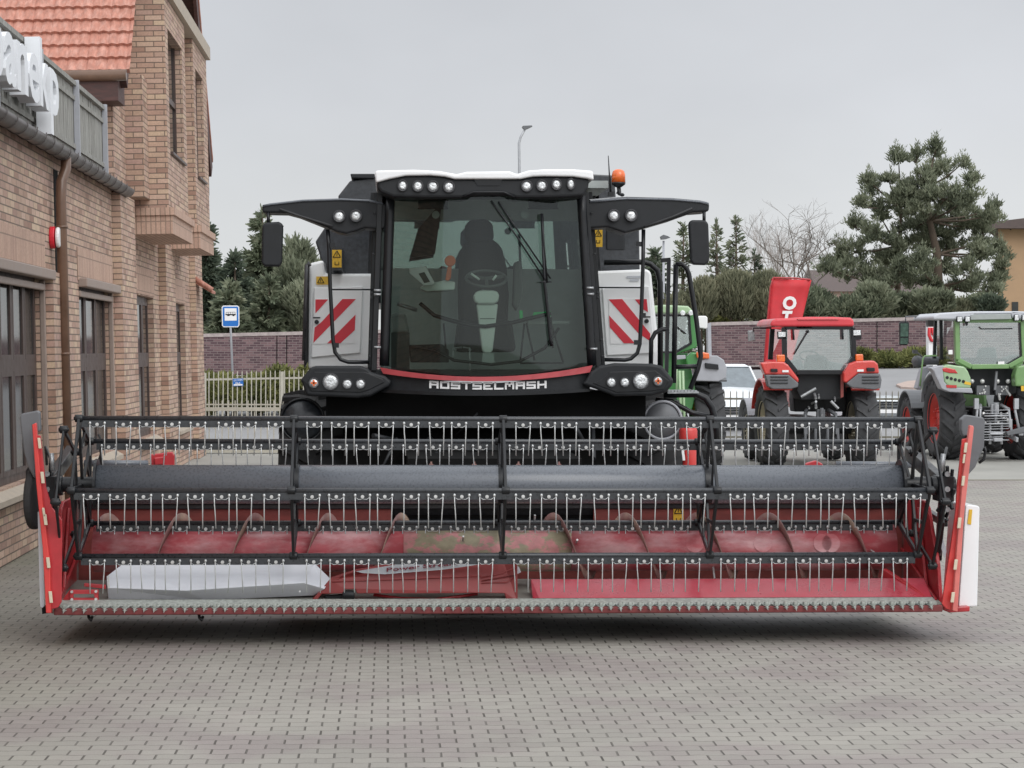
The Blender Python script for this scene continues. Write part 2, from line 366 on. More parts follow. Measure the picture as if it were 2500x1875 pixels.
mat('light_grey', (0.36, 0.37, 0.40), 0.45, var=0.08)
mat('rim_cream', (0.52, 0.47, 0.36), 0.5, var=0.1)
mat('rim_red', (0.55, 0.035, 0.025), 0.4, var=0.12)
mat('rim_yellow', (0.6, 0.42, 0.05), 0.4)
mat('fendt_green', (0.17, 0.31, 0.12), 0.35, var=0.08, coat=0.3)
mat('deere_green', (0.055, 0.23, 0.06), 0.35, var=0.1, coat=0.3)
mat('pale_green', (0.32, 0.46, 0.27), 0.35, var=0.06, coat=0.3)
mat('car_white', (0.72, 0.75, 0.78), 0.25, var=0.03, coat=0.6)
mat('car_silver', (0.5, 0.53, 0.55), 0.3, metal=0.3, var=0.05, coat=0.6)
mat('bark', (0.10, 0.075, 0.055), 0.9, var=0.3, scale=6, bump=0.5, bscale=20)
mat('bare_twig', (0.17, 0.145, 0.125), 0.9, var=0.2)
mat('asphalt', (0.26, 0.26, 0.265), 0.85, var=0.1, scale=0.6, bump=0.1)
mat('soil', (0.21, 0.205, 0.16), 0.9, var=0.25, scale=0.8)
mat('kerb', (0.5, 0.49, 0.46), 0.8, var=0.1)
mat('render_tan', (0.42, 0.28, 0.17), 0.85, var=0.08, scale=1.0)
mat('pinkwash', (0.62, 0.45, 0.40), 0.85, var=0.05)
mat('roof_dark', (0.10, 0.075, 0.07), 0.7, var=0.2)
brick_mat('brick_tan', [(0.31, 0.185, 0.14), (0.54, 0.375, 0.28), (0.43, 0.275, 0.215), (0.60, 0.455, 0.325), (0.46, 0.30, 0.25), (0.58, 0.415, 0.32), (0.35, 0.22, 0.175)], (0.17, 0.13, 0.10), bw=0.28, bh=0.085, ms=0.008, stain=0.15)
brick_mat('brick_soldier', [(0.52, 0.34, 0.26), (0.57, 0.39, 0.30), (0.45, 0.29, 0.225)], (0.28, 0.2, 0.155), bw=0.27, bh=0.078, ms=0.008, soldier=True, stain=0.12)
brick_mat('brick_purple', [(0.085, 0.045, 0.055), (0.13, 0.075, 0.085), (0.19, 0.115, 0.12), (0.07, 0.035, 0.045), (0.10, 0.055, 0.065)], (0.20, 0.16, 0.155), bw=0.25, bh=0.084, ms=0.01, stain=0.2)
glass_mat('windshield_glass', (0.57, 0.66, 0.61), 0.0)
glass_mat('clear_glass', (0.84, 0.90, 0.89), 0.14)
glass_mat('lens_glass', (0.9, 0.93, 0.93), 0.05)
mat('window_pane', (0.03, 0.032, 0.032), 0.09, var=0.4, scale=1.5, rvar=0.04, spec=0.3)
mat('car_glass', (0.16, 0.19, 0.21), 0.08, var=0.15, rvar=0.03, spec=0.8)
mat('mirror_glass', (0.05, 0.09, 0.07), 0.05, metal=0.6, var=0.5, scale=12, rvar=0.02)
leaf_mat('leaf_fir', (0.065, 0.08, 0.055), (0.175, 0.205, 0.135), (0.34, 0.355, 0.25))
leaf_mat('leaf_fir_dark', (0.042, 0.056, 0.042), (0.11, 0.14, 0.10), (0.22, 0.25, 0.18))
leaf_mat('leaf_pine', (0.085, 0.10, 0.07), (0.205, 0.23, 0.155), (0.38, 0.40, 0.285))
leaf_mat('leaf_hedge', (0.05, 0.065, 0.02), (0.17, 0.185, 0.07), (0.36, 0.36, 0.14))
leaf_mat('leaf_shrub', (0.10, 0.11, 0.07), (0.23, 0.235, 0.155), (0.38, 0.365, 0.25))
# ================================================================ GROUND
def sstep(a, b, x):
    t = min(1, max(0, (x-a)/(b-a))); return t*t*(3-2*t)
def gz(X, Y):
    s = sstep(52, 74, Y)
    return s*(1.35+0.0217*max(-30, min(45, X)))
def sheet(name, xs, ys, off, m, kind='structure'):
    mb = MB(); vs = [(x, y, gz(x, y)+off) for y in ys for x in xs]; n = len(xs)
    fs = [(j*n+i, j*n+i+1, (j+1)*n+i+1, (j+1)*n+i) for j in range(len(ys)-1) for i in range(n-1)]
    mb.add(vs, fs, True); return tag(mb.build(name, m, fixn=False), kind=kind)
def fr(a, b, n): return [a+(b-a)*i/n for i in range(n+1)]
sheet('ground', [-300, -120, -60]+fr(-30, 45, 15)+[90, 200, 400], [-30, 0, 40]+fr(50, 80, 20)+[120, 200, 310], -0.012, MATS['soil'])
sheet('road', fr(-40, 60, 20), fr(53.2, 73.2, 16), -0.004, MATS['asphalt'])
sheet('pavement', fr(-40, 60, 20), fr(73.4, 74.95, 3), 0.11, MATS['kerb'])
sheet('kerb', fr(-40, 60, 20), [52.6, 53.0], 0.02, MATS['kerb'])

# paving blocks 20 x 14.4 cm, every other row shifted by half; the short joints are wide and dark, the long ones faint
pm = bpy.data.materials.new('paving_blocks'); pm.use_nodes = True; t = pm.node_tree; t.nodes.clear()
o_ = N(t, 'ShaderNodeOutputMaterial'); b_ = N(t, 'ShaderNodeBsdfPrincipled'); L(t, b_.outputs[0], o_.inputs[0])
tc_ = N(t, 'ShaderNodeTexCoord'); sx_ = N(t, 'ShaderNodeSeparateXYZ'); L(t, tc_.outputs['Object'], sx_.inputs[0])
def MA(op, a, b=None, c=None):
    n = N(t, 'ShaderNodeMath', operation=op)
    for i, q in enumerate((a, b, c)):
        if q is None: continue
        if isinstance(q, (int, float)): n.inputs[i].default_value = q
        else: L(t, q, n.inputs[i])
    return n.outputs[0]
BW, BH = 0.2, 0.144
nw = N(t, 'ShaderNodeTexNoise'); nw.inputs['Scale'].default_value = 3.0; nw.inputs['Detail'].default_value = 2; L(t, tc_.outputs['Object'], nw.inputs['Vector'])
wob = MA('MULTIPLY_ADD', nw.outputs['Fac'], 0.05, -0.025)
u0 = MA('ADD', MA('DIVIDE', sx_.outputs['X'], BW), wob)
# gentle interlocking wave of the long joints
wav = MA('MULTIPLY', MA('SINE', MA('MULTIPLY', u0, 2*pi)), 0.07)
v0 = MA('ADD', MA('ADD', MA('DIVIDE', sx_.outputs['Y'], BH), wav), wob)
row = MA('FLOOR', v0); fy = MA('FRACT', v0)
u1 = MA('ADD', u0, MA('MULTIPLY', MA('MODULO', MA('ABSOLUTE', row), 2.0), 0.5))
colm = MA('FLOOR', u1); fx = MA('FRACT', u1)
ex = MA('MULTIPLY', MA('MINIMUM', fx, MA('SUBTRACT', 1.0, fx)), BW)
ey = MA('MULTIPLY', MA('MINIMUM', fy, MA('SUBTRACT', 1.0, fy)), BH)
cid = N(t, 'ShaderNodeCombineXYZ'); L(t, row, cid.inputs[0]); L(t, colm, cid.inputs[1])
wn = N(t, 'ShaderNodeTexWhiteNoise'); wn.noise_dimensions = '2D'; L(t, cid.outputs[0], wn.inputs['Vector'])
jx = MA('MULTIPLY', MA('SUBTRACT', 1.0, MA('MULTIPLY', ex, 1/0.0075)), 1.0)
jx = MA('MINIMUM', MA('MAXIMUM', MA('MULTIPLY', jx, 3.0), 0.0), 1.0)
msk = MA('MINIMUM', MA('MAXIMUM', MA('MULTIPLY', MA('SUBTRACT', ey, 0.001), 90.0), 0.0), 1.0)
jx = MA('MULTIPLY', jx, msk)
jx = MA('MULTIPLY', jx, MA('MULTIPLY_ADD', wn.outputs['Value'], 0.45, 0.55))
nj = N(t, 'ShaderNodeTexNoise'); nj.inputs['Scale'].default_value = 5.0; nj.inputs['Detail'].default_value = 3; L(t, tc_.outputs['Object'], nj.inputs['Vector'])
jy = MA('MINIMUM', MA('MAXIMUM', MA('MULTIPLY', MA('SUBTRACT', 1.0, MA('MULTIPLY', ey, 1/0.005)), 1.6), 0.0), 1.0)
jy = MA('MULTIPLY', jy, MA('MAXIMUM', MA('MULTIPLY_ADD', nj.outputs['Fac'], 2.6, -0.60), 0.30))
jt = MA('MINIMUM', MA('ADD', jx, MA('MULTIPLY', jy, 1.0)), 1.0)
# colours: grey beige with broad pinkish patches, finer mottling, moss towards the building
n1 = N(t, 'ShaderNodeTexNoise'); n1.inputs['Scale'].default_value = 0.75; n1.inputs['Detail'].default_value = 6; n1.inputs['Roughness'].default_value = 0.6; L(t, tc_.outputs['Object'], n1.inputs['Vector'])
r1 = N(t, 'ShaderNodeMapRange'); r1.inputs[1].default_value = 0.46; r1.inputs[2].default_value = 0.60; L(t, n1.outputs['Fac'], r1.inputs[0])
mxa = N(t, 'ShaderNodeMix', data_type='RGBA'); mxa.inputs[6].default_value = (0.285, 0.268, 0.238, 1); mxa.inputs[7].default_value = (0.255, 0.224, 0.21, 1); L(t, r1.outputs[0], mxa.inputs[0])
n2 = N(t, 'ShaderNodeTexNoise'); n2.inputs['Scale'].default_value = 0.35; n2.inputs['Detail'].default_value = 7; n2.inputs['Roughness'].default_value = 0.65; L(t, tc_.outputs['Object'], n2.inputs['Vector'])
r2 = N(t, 'ShaderNodeMapRange'); r2.inputs[1].default_value = 0.35; r2.inputs[2].default_value = 0.65; r2.inputs[3].default_value = 0.90; r2.inputs[4].default_value = 1.06; L(t, n2.outputs['Fac'], r2.inputs[0])
n4 = N(t, 'ShaderNodeTexNoise'); n4.inputs['Scale'].default_value = 90; n4.inputs['Detail'].default_value = 3; L(t, tc_.outputs['Object'], n4.inputs['Vector'])
r4 = MA('MULTIPLY_ADD', n4.outputs['Fac'], 0.36, 0.82)
blk = MA('MULTIPLY_ADD', wn.outputs['Value'], 0.10, 0.95)
mult = MA('MULTIPLY', MA('MULTIPLY', r2.outputs[0], r4), blk)
sc_ = N(t, 'ShaderNodeVectorMath', operation='SCALE'); L(t, mxa.outputs[2], sc_.inputs[0]); L(t, mult, sc_.inputs['Scale'])
# moss and damp along the wall foot (x near -3.5)
mo = N(t, 'ShaderNodeMapRange'); mo.inputs[1].default_value = -1.2; mo.inputs[2].default_value = -4.2; mo.inputs[3].default_value = 0; mo.inputs[4].default_value = 1.0; L(t, sx_.outputs['X'], mo.inputs[0])
mof = MA('MULTIPLY', mo.outputs[0], MA('MINIMUM', MA('MAXIMUM', MA('MULTIPLY_ADD', n2.outputs['Fac'], 3.0, -0.9), 0.25), 0.9))
mxm = N(t, 'ShaderNodeMix', data_type='RGBA'); L(t, mof, mxm.inputs[0]); L(t, sc_.outputs[0], mxm.inputs[6]); mxm.inputs[7].default_value = (0.15, 0.145, 0.105, 1)
mxj = N(t, 'ShaderNodeMix', data_type='RGBA'); L(t, jt, mxj.inputs[0]); L(t, mxm.outputs[2], mxj.inputs[6]); mxj.inputs[7].default_value = (0.055, 0.05, 0.04, 1)
L(t, mxj.outputs[2], b_.inputs['Base Color'])
rr_ = N(t, 'ShaderNodeMapRange'); rr_.inputs[1].default_value = 0.35; rr_.inputs[2].default_value = 0.65; rr_.inputs[3].default_value = 0.5; rr_.inputs[4].default_value = 0.75; L(t, n2.outputs['Fac'], rr_.inputs[0]); L(t, rr_.outputs[0], b_.inputs['Roughness'])
bp_ = N(t, 'ShaderNodeBump'); bp_.inputs['Strength'].default_value = 0.7; bp_.inputs['Distance'].default_value = 0.006; bp_.invert = True
L(t, MA('ADD', jt, MA('MULTIPLY', n4.outputs['Fac'], -0.25)), bp_.inputs['Height']); L(t, bp_.outputs[0], b_.inputs['Normal'])
MATS['paving_blocks'] = pm
sheet('pavement', fr(-4.02, 30, 8), [3, 20, 37.2], 0.0, pm)
sheet('road', fr(-30, 40, 10), [37.2, 45, 52.6], 0.0, mat('yard_grey', (0.30, 0.295, 0.27), 0.8, var=0.14, scale=0.7, bump=0.1))
mb = MB(); mb.box((-4.0, 37.15, 0.0), (25, 37.35, 0.006)); tag(mb.build('kerb', mat('edge_dark', (0.17, 0.16, 0.12), 0.8)), kind='structure')

# ================================================================ BRICK BUILDING (left)
XW = -4.03; TILT = R(-1.55)
bld = thing('brick_building', (XW, 0, 0), 'tan brick building with tall brown windows, red tiled roof and two overhanging bays', 'building', rot=(0, TILT, 0), local=True)
BM = Matrix.Translation((XW, 0, 0)) @ Matrix.Rotation(TILT, 4, 'Y')
def bw(px, py, x=0.0):
    """photo pixel -> (y, z) on the wall plane at local x"""
    y, z = 30.0, 3.0
    for _ in range(12):
        q = BM @ Vector((x, y, z)); a, b = proj(q)
        q2 = BM @ Vector((x, y+0.1, z)); a2, b2 = proj(q2)
        q3 = BM @ Vector((x, y, z+0.1)); a3, b3 = proj(q3)
        j11, j21, j12, j22 = (a2-a)/.1, (b2-b)/.1, (a3-a)/.1, (b3-b)/.1
        det = j11*j22-j12*j21; ea, eb = px-a, py-b
        y += max(-6, min(6, (ea*j22-eb*j12)/det)); z += (j11*eb-j21*ea)/det
        y = max(15, min(80, y))
    return y, z
def Yw(px, py=1000, x=0.0): return bw(px, py, x)[0]
Y_A0 = 13.0
ZT, ZS = 3.17, 0.80
w1 = (17.6, Yw(112, 980)); w2 = (Yw(198, 950), Yw(277, 950)); w3 = (Yw(329, 900), Yw(378, 900)); w4 = (Yw(423, 900), Yw(454, 900))
YB0, YB1 = 32.4, 46.0
bmat_, smat = MATS['brick_tan'], MATS['brick_soldier']
wl = MB()
def wallrun(mb, y0, y1, z0, z1, ops, x0, x1):
    ops = sorted(ops); c = y0
    for a, b, za, zb in ops:
        mb.box((x0, c, z0), (x1, a, z1)); mb.box((x0, a, z0), (x1, b, za)); mb.box((x0, a, zb), (x1, b, z1)); c = b
    mb.box((x0, c, z0), (x1, y1, z1))
wallrun(wl, Y_A0, YB0, 0, 4.66, [(w1[0], w1[1], ZS, ZT), (w2[0], w2[1], ZS, ZT)], -0.35, 0)
wallrun(wl, YB0, YB1, 0, 6.6, [(w3[0], w3[1], ZS, ZT), (w4[0], w4[1], ZS, ZT)], -0.35, 0)
wl.box((-9, Y_A0, 0), (-0.35, Y_A0+.3, 4.66))
wl.box((-11, YB1-0.35, 0), (-0.35, YB1, 6.6))
wl.box((-11, YB0, 4.0), (-0.35, YB0+0.3, 6.6))
wl.box((-9, Y_A0, 4.5), (-0.35, YB0, 4.62))
wo_ = wl.build('wall', bmat_, bld)
# gable triangle
YR = (31.8+46.6)/2; ZE = 6.35; PIT = tan(R(50)); ZR = ZE+(YR-31.8)*PIT
g = MB(); g.prism([(0, YB0, 6.6), (0, YB1, 6.6), (0, YR, ZR-0.35)], [(-0.35, YB0, 6.6), (-0.35, YB1, 6.6), (-0.35, YR, ZR-0.35)])
g.build('gable_wall', bmat_, bld)
# piers (pilasters)
pr = MB()
for a, b, x, zt in ((Yw(116, 980), Yw(140, 980), 0.10, 3.2), (Yw(282, 900), Yw(318, 900), 0.13, 4.62), (Yw(393, 900), Yw(416, 900), 0.13, 4.3), (Yw(468, 900), 46.02, 0.12, 4.3)):
    pr.box((0, a, 0), (x, b, zt))
build_each(pr, 'pier', bmat_, bld)
# plinth courses and soldier lintels
so_ = MB()
for a, b in (w1, w2, w3, w4):
    so_.box((0.0, a-0.1, ZT+0.02), (0.012, b+0.12, ZT+0.46))
build_each(so_, 'soldier_lintel', smat, bld)
# windows
def window(a, b, n, box=False):
    f = MB(); xo = -0.10
    def fr_(y0, y1, z0, z1, d=0.07, x=xo): f.box((x-d, y0, z0), (x, y1, z1))
    fw = 0.09
    fr_(a, a+fw, ZS, ZT); fr_(b-fw, b, ZS, ZT); fr_(a+fw, b-fw, ZT-fw, ZT-0.001); fr_(a+fw, b-fw, ZS+0.001, ZS+fw)
    zt = 2.03; fr_(a+fw, b-fw, zt, zt+0.13, 0.06, xo+0.012)
    n = n; p = (b-a-2*fw)/n
    for i in range(n):
        y0 = a+fw+p*i
        if i: fr_(y0-0.045, y0+0.045, ZS+fw, zt, 0.06, xo+0.012); fr_(y0-0.045, y0+0.045, zt+0.13, ZT-fw, 0.06, xo+0.012)
        for z0, z1 in ((ZS+fw, zt), (zt+0.13, ZT-fw)):
            q = 0.055
            fr_(y0+.05, y0+.05+q, z0, z1, 0.05, xo+0.014); fr_(y0+p-.05-q, y0+p-.05, z0, z1, 0.05, xo+0.014)
            fr_(y0+.05+q, y0+p-.05-q, z0, z0+q, 0.05, xo+0.014); fr_(y0+.05+q, y0+p-.05-q, z1-q, z1, 0.05, xo+0.014)
    w = f.build('window', MATS['brown_frame'], bld)
    gl = MB(); gl.box((xo-0.03, a+fw, ZS+fw), (xo-0.004, b-fw, ZT-fw)); gl.build('pane', MATS['window_pane'], w)
    # window sill
    s = MB(); s.prism([(0.0, a-0.05, ZS-0.02), (0.12, a-0.05, ZS-0.09), (0.12, a-0.05, ZS-0.15), (0.0, a-0.05, ZS-0.15)], [(0.0, b+0.05, ZS-0.02), (0.12, b+0.05, ZS-0.09), (0.12, b+0.05, ZS-0.15), (0.0, b+0.05, ZS-0.15)])
    s.box((-0.13, a, ZS-0.05), (-0.001, b, ZS-0.001)); s.build('sill', MATS['sill_stone'], w)
    if box:
        q = MB(); q.box((-0.02, a-0.02, ZT-0.07), (0.12, b+0.25, ZT+0.05)); q.box((-0.05, b-0.01, ZS), (0.02, b+0.03, ZT-0.07)); q.box((-.02, a, ZT-.2), (.03, b, ZT-.12))
        q.build('shutter_box', MATS['shutter_box'], w, bevel=0.015)
    return w
window(*w1, 10, True); window(*w2, 3, True); window(*w3, 3); window(*w4, 3)
# gutter with brackets, soffit
gt_ = MB(); ge = bw(318, 470, 0.2)[0]; gzz = 4.70
prof = [(0.10+0.11*cos(a), gzz+0.11*sin(a)) for a in [pi+pi*i/8 for i in range(9)]]
vs, fs = [], []
for i, y in enumerate((Y_A0, ge)):
    for (x, z) in prof: vs.append((x+.06, y, z))
for k in range(8): fs.append((k, k+1, 9+k+1, 9+k))
gt_.add(vs, fs, True); gt_.add([vs[9+k] for k in range(9)], [tuple(range(9))])
y = Y_A0+0.3
for k in range(int((ge-Y_A0)/0.62)):
    yy = Y_A0+0.2+0.62*k
    gt_.tube([(0.16+0.122*cos(a), yy, gzz+0.122*sin(a)) for a in [pi*0.95+pi*1.1*i/8 for i in range(9)]], 0.007, 5)
gu = gt_.build('gutter', MATS['gutter_grey'], bld)
gu.modifiers.new('thick', 'SOLIDIFY').thickness = 0.004
e_ = MB(); e_.box((-0.3, Y_A0, 4.662), (0.10, ge-0.2, 4.80)); e_.build('eave_board', MATS['dark_wood'], bld)
# downpipe
yp = Yw(160, 700, 0.16); p_ = MB()
p_.tube([(0.18, yp+0.15, gzz-0.06), (0.18, yp+0.12, gzz-0.22), (0.14, yp, gzz-0.38), (0.13, yp, gzz-0.6), (0.13, yp, 0.05)], 0.065, 12)
for z in (3.75, 2.2, 0.9): p_.tube([(0.13, yp, z), (0.13, yp, z+0.03)], 0.075, 12)
p_.build('drainpipe', MATS['brown_pipe'], bld)
dk = MB(); dk.box((0.0, yp+0.28, 0), (0.006, yp+0.62, 4.5)); dk.build('pipe_gap_shade', MATS['underside'], bld)  # black strip painting the shaded gap beside the drainpipe onto the wall
# parapet of grey boards
ye = bw(249, 300, 0.02)[0]; zb, zt_ = 4.84, 5.74; pa = MB(); y = Y_A0
random.seed(3)
while y < ye-0.05:
    w_ = 0.11; pa.box((0.0, y, zb), (0.02+random.random()*0.008, y+w_-0.008, zt_-0.02-random.random()*0.01)); y += w_
pa.box((-0.03, Y_A0, zt_-0.01), (0.07, ye, zt_+0.05)); pa.box((0.02, Y_A0, zt_-0.2), (0.05, ye, zt_-0.14)); pa.box((0.02, Y_A0, zb+0.06), (0.05, ye, zb+0.12))
pp = pa.build('board_parapet', MATS['grey_wood'], bld)
ps = MB()
for q in (ye, bw(188, 300, 0.06)[0], bw(188, 300, 0.06)[0]-2.9, bw(188, 300, 0.06)[0]-5.8): ps.box((0.03, q-0.06, zb-0.1), (0.10, q, zt_+0.07))
build_each(ps, 'post', MATS['light_grey'], bld)
# upper block: recessed return, bays
def bay(ya, yb, x, zb_, zt, wy0, wy1, wz0, wz1):
    m = MB(); m.box((0.0, ya, zb_+0.42), (x, ya+0.3, zt)); m.box((0.0, yb-0.3, zb_+0.42), (x, yb, zt))
    m.box((x-0.3, ya+0.3, zb_+0.42), (x, wy0, zt)); m.box((x-0.3, wy1, zb_+0.42), (x, yb-0.3, zt))
    m.box((x-0.3, wy0, zb_+0.42), (x, wy1, wz0)); m.box((x-0.3, wy0, wz1), (x, wy1, zt))
    m.box((0, ya+0.3, zb_+0.42), (x-0.3, yb-0.3, zb_+0.6))
    b = m.build('bay', bmat_, bld)
    c = MB(); c.box((0.0, ya-0.05, zb_), (x+0.06, yb+0.05, zb_+0.30)); c.build('corbel_course', smat, b)
    c = MB(); c.box((0.0, ya-0.09, zb_+0.30), (x+0.10, yb+0.09, zb_+0.42)); c.build('corbel_ledge', MATS['brick_soldier'], b)
    w = MB(); xx = x-0.12
    w.box((xx-0.06, wy0, wz0), (xx, wy0+0.09, wz1)); w.box((xx-0.06, wy1-0.09, wz0), (xx, wy1, wz1)); w.box((xx-0.06, wy0, (wz0+wz1)/2-0.05), (xx, wy1, (wz0+wz1)/2+0.05)); w.box((xx-0.05, (wy0+wy1)/2-0.05, wz0), (xx-0.005, (wy0+wy1)/2+0.05, wz1))
    w.box((xx-0.03, wy0+.01, wz0), (x+0.05, wy1-.01, wz0+0.04))
    wf = w.build('bay_window', MATS['brown_frame'], b)
    w = MB(); w.box((xx-0.05, wy0+.09, wz0+.04), (xx-0.03, wy1-.09, wz1)); w.build('pane', MATS['window_pane'], wf)
    return b
XB = 0.60
b1 = (34.6, bw(462, 600, XB)[0]); b2 = (bw(482, 620, XB)[0], bw(514, 620, XB)[0])
bay(b1[0], b1[1], XB, 4.12, 8.0, b1[0]+0.45, b1[1]-0.55, 5.45, 7.5)
bay(b2[0], b2[1], XB, 4.12, 8.0, b2[0]+0.45, b2[1]-0.9, 5.45, 7.5)
rc = MB(); rc.box((0.0, YB0+0.0, 4.66), (0.02, 34.6, 6.6)); rc.box((-0.36, 33.9, 4.67), (0.3, 34.6, 6.6)); rc.build('recess_wall', bmat_, bld)
bm2 = MB(); bm2.box((0.0, b1[0]-0.06, 8.0), (XB+0.08, b2[1]+0.1, 8.25)); bm2.build('cornice', MATS['sill_stone'], bld)
gl_ = MB()
for k in range(22):
    y = b1[0]+0.1+k*0.36
    gl_.box((0.1, y, 8.26), (0.13, y+0.3, 9.6))
gl_.build('gable_boards', MATS['light_grey'], bld)
# tiled roof: real stepped and waved courses, both slopes
def tiles(side):
    m = MB(); x0, x1 = -9.0, 0.36; nx = 420; course = 0.285; cz = course*sin(R(50)); cy = course*cos(R(50)); n = int((ZR-ZE)/cz)
    base = 31.8 if side < 0 else 46.6
    for c in range(n+1):
        rows = []
        for (u, lift) in ((0.0, 0.0), (0.0, 0.062), (1.06, 0.010)):
            r_ = []
            for i in range(nx+1):
                x = x0+(x1-x0)*i/nx; ph = (x/0.145) % 1.0
                wv = 0.028*max(0, sin(pi*ph*1.0))**0.7 if ph < 0.62 else 0.028*max(0, sin(pi*(0.62+(ph-.62)*1.0)))**0.7*0.9
                dz = lift+wv*(1 if lift > 0 else 0.2)
                s = (c+u)
                yy = base-side*(-1)*0 + (-side)*cy*s if False else base+(-side)*cy*s*1.0
                r_.append((x, yy+side*dz*sin(R(50)), ZE+cz*s+dz*cos(R(50))))
            rows.append(r_)
        vs = [p for r_ in rows for p in r_]; k = nx+1
        fs = [(j*k+i, j*k+i+1, (j+1)*k+i+1, (j+1)*k+i) for j in range(2) for i in range(nx)]
        m.add(vs, fs, False)
    return m
rf = tiles(-1).build('tiled_roof', MATS['terracotta'], bld, fixn=False)
r2_ = MB()
for s, base in ((1, 46.6),):
    nn = 27
    for c in range(nn):
        u0_, u1_ = c/nn, (c+1)/nn
        y0 = base-(base-YR)*u0_; y1 = base-(base-YR)*u1_; z0 = ZE+(ZR-ZE)*u0_; z1 = ZE+(ZR-ZE)*u1_
        r2_.prism([(-9, y0+.02, z0+0.06), (-9, y1, z1+0.03), (-9, y1-.05, z1-.03), (-9, y0-.05, z0-0.03)], [(0.37, y0+.02, z0+0.06), (0.37, y1, z1+0.03), (0.37, y1-.05, z1-.03), (0.37, y0-.05, z0-0.03)])
r2_.build('tiled_roof', MATS['terracotta'], bld)
u_ = MB(); u_.prism([(0.35, 46.65, ZE-0.12), (0.35, YR, ZR-0.12), (0.35, YR, ZR-0.5), (0.35, 46.3, ZE-0.36)], [(0.28, 46.65, ZE-0.12), (0.28, YR, ZR-0.12), (0.28, YR, ZR-0.5), (0.28, 46.3, ZE-0.36)])
u_.prism([(0.28, 46.5, ZE-0.1), (0.28, YR, ZR-0.1), (0.28, YR, ZR-0.16), (0.28, 46.5, ZE-0.16)], [(-8, 46.5, ZE-0.1), (-8, YR, ZR-0.1), (-8, YR, ZR-0.16), (-8, 46.5, ZE-0.16)])
u_.prism([(0.30, 31.75, ZE-0.06), (0.30, YR, ZR-0.06), (0.30, YR, ZR-0.2), (0.30, 31.95, ZE-0.2)], [(-8, 31.75, ZE-0.06), (-8, YR, ZR-0.06), (-8, YR, ZR-0.2), (-8, 31.95, ZE-0.2)])
u_.box((-9, 45.6, ZE-0.75), (0.28, 46.5, ZE-0.17))
u_.build('bargeboard', MATS['dark_wood'], bld)
g3 = MB(); g3.box((-8.5, 31.62, ZE-0.42), (0.20, 32.39, ZE-0.10)); g3.build('fascia', MATS['dark_wood'], bld)
g3 = MB(); g3.tube([(-8.5, 31.6, ZE-0.05), (0.33, 31.6, ZE-0.05)], 0.085, 12); g3.build('gutter', MATS['brown_pipe'], bld)
# little tiled canopy at the far corner
cy0, cz0 = bw(480, 655, 0.1)
cp = MB(); cp.prism([(0.1, cy0-.5, 3.72), (0.46, cy0-.5, 3.47), (0.45, cy0-.5, 3.42), (0.1, cy0-.5, 3.64)], [(0.1, cy0+.3, 3.72), (0.46, cy0+.3, 3.47), (0.45, cy0+.3, 3.42), (0.1, cy0+.3, 3.64)])
cp.tube([(0.10, cy0-.5, 3.74), (0.46, cy0-.5, 3.49)], 0.05, 8); cp.build('door_canopy', MATS['terracotta'], bld)
# alarm sounder
ay, az = bw(122, 580, 0.0)
al = MB(); al.disc((0.003, ay, az), 0.135, 'X', 0.06, 20, sx=0.8)
als = al.build('alarm_sounder', MATS['sign_red'], None, bevel=0.01, M=Matrix.Scale(1, 4)); als.matrix_world = BM.copy()
tag(als, 'small red and white alarm sounder on the brick wall beside the drainpipe', 'alarm')
al2 = MB(); al2.disc((0.073, ay, az), 0.125, 'X', 0.05, 20, sx=0.78); als['_local'] = 1; al2.build('sounder_cover', MATS['sign_white'], als, bevel=0.02)

# sign letters on the parapet
sg = thing('sign_lettering', (XW, 0, 0), 'large white three-dimensional letters fixed to the grey board parapet', 'sign', rot=(0, TILT, 0), local=True)
yend = bw(144, 240, 0.24)[0]; pos = yend
specs = [('p', 0.70), ('k', 0.66), ('e', 0.72), ('n', 0.72), ('a', 0.68), ('b', 0.74)]
for ch, wd_ in specs:
    vs, fs = text_mesh(ch, 1.0, 0.5, 0.02)
    x0 = min(v.x for v in vs); x1 = max(v.x for v in vs)
    m = MB(); sc = (wd_-0.06)/(x1-x0)
    Z0 = 5.03; zs = 0.56/0.52
    vv = [Vector((0.08+ (v.z+0.5)*0.17, pos-wd_+(v.x-x0)*sc, Z0+v.y*zs)) for v in vs]
    m.add(vv, fs); m.build('letter', MATS['letter_white'], sg, fixn=False); pos -= wd_+0.03
# ================================================================ GRAIN HEADER
HX = 0.89; YF = 16.2; RR = 0.559; YC = YF+RR; ZC = 1.215
hd = thing('grain_header', (HX, 16.5, 0), 'wide red grain header with black tined reel resting low in front of the harvester', 'header')
def red_w(px, py, Y): return W(px, py, Y)
# reel
def bat(k):
    a = 2*pi*k/5
    return Vector((HX, YC-RR*cos(a), ZC+RR*sin(a)))
HL = 3.275
SP = [-HL, -1.625, 0.0, 1.625, HL]
def tine(lean, seed):
    rnd = random.Random(seed); m = MB(); h = 0.056
    for s in (-1, 1):
        x = s*h; dx = -s*0.004+rnd.uniform(-.005, .005)
        m.tube([(x, -0.028, -0.035), (x+dx*.2, -0.03, -0.10), (x+dx, -0.026, -0.18), (x+dx*1.6, -0.016, -0.285)], 0.0048, 6)
        m.ball((x, -0.028, -0.035), 0.0112, 8, 6, (1, 1, 1.2))
    m.tube([(-h, -0.03, -0.048), (-0.03, -0.034, -0.066), (0, -0.03, -0.062), (0.03, -0.034, -0.066), (h, -0.03, -0.048)], 0.0024, 5)
    return m
TV = []
for i in range(5):
    m = tine(0, i); me = None
    o = m.build('tine', MATS['tine_steel'], None); TV.append(o.data); bpy.data.objects.remove(o)
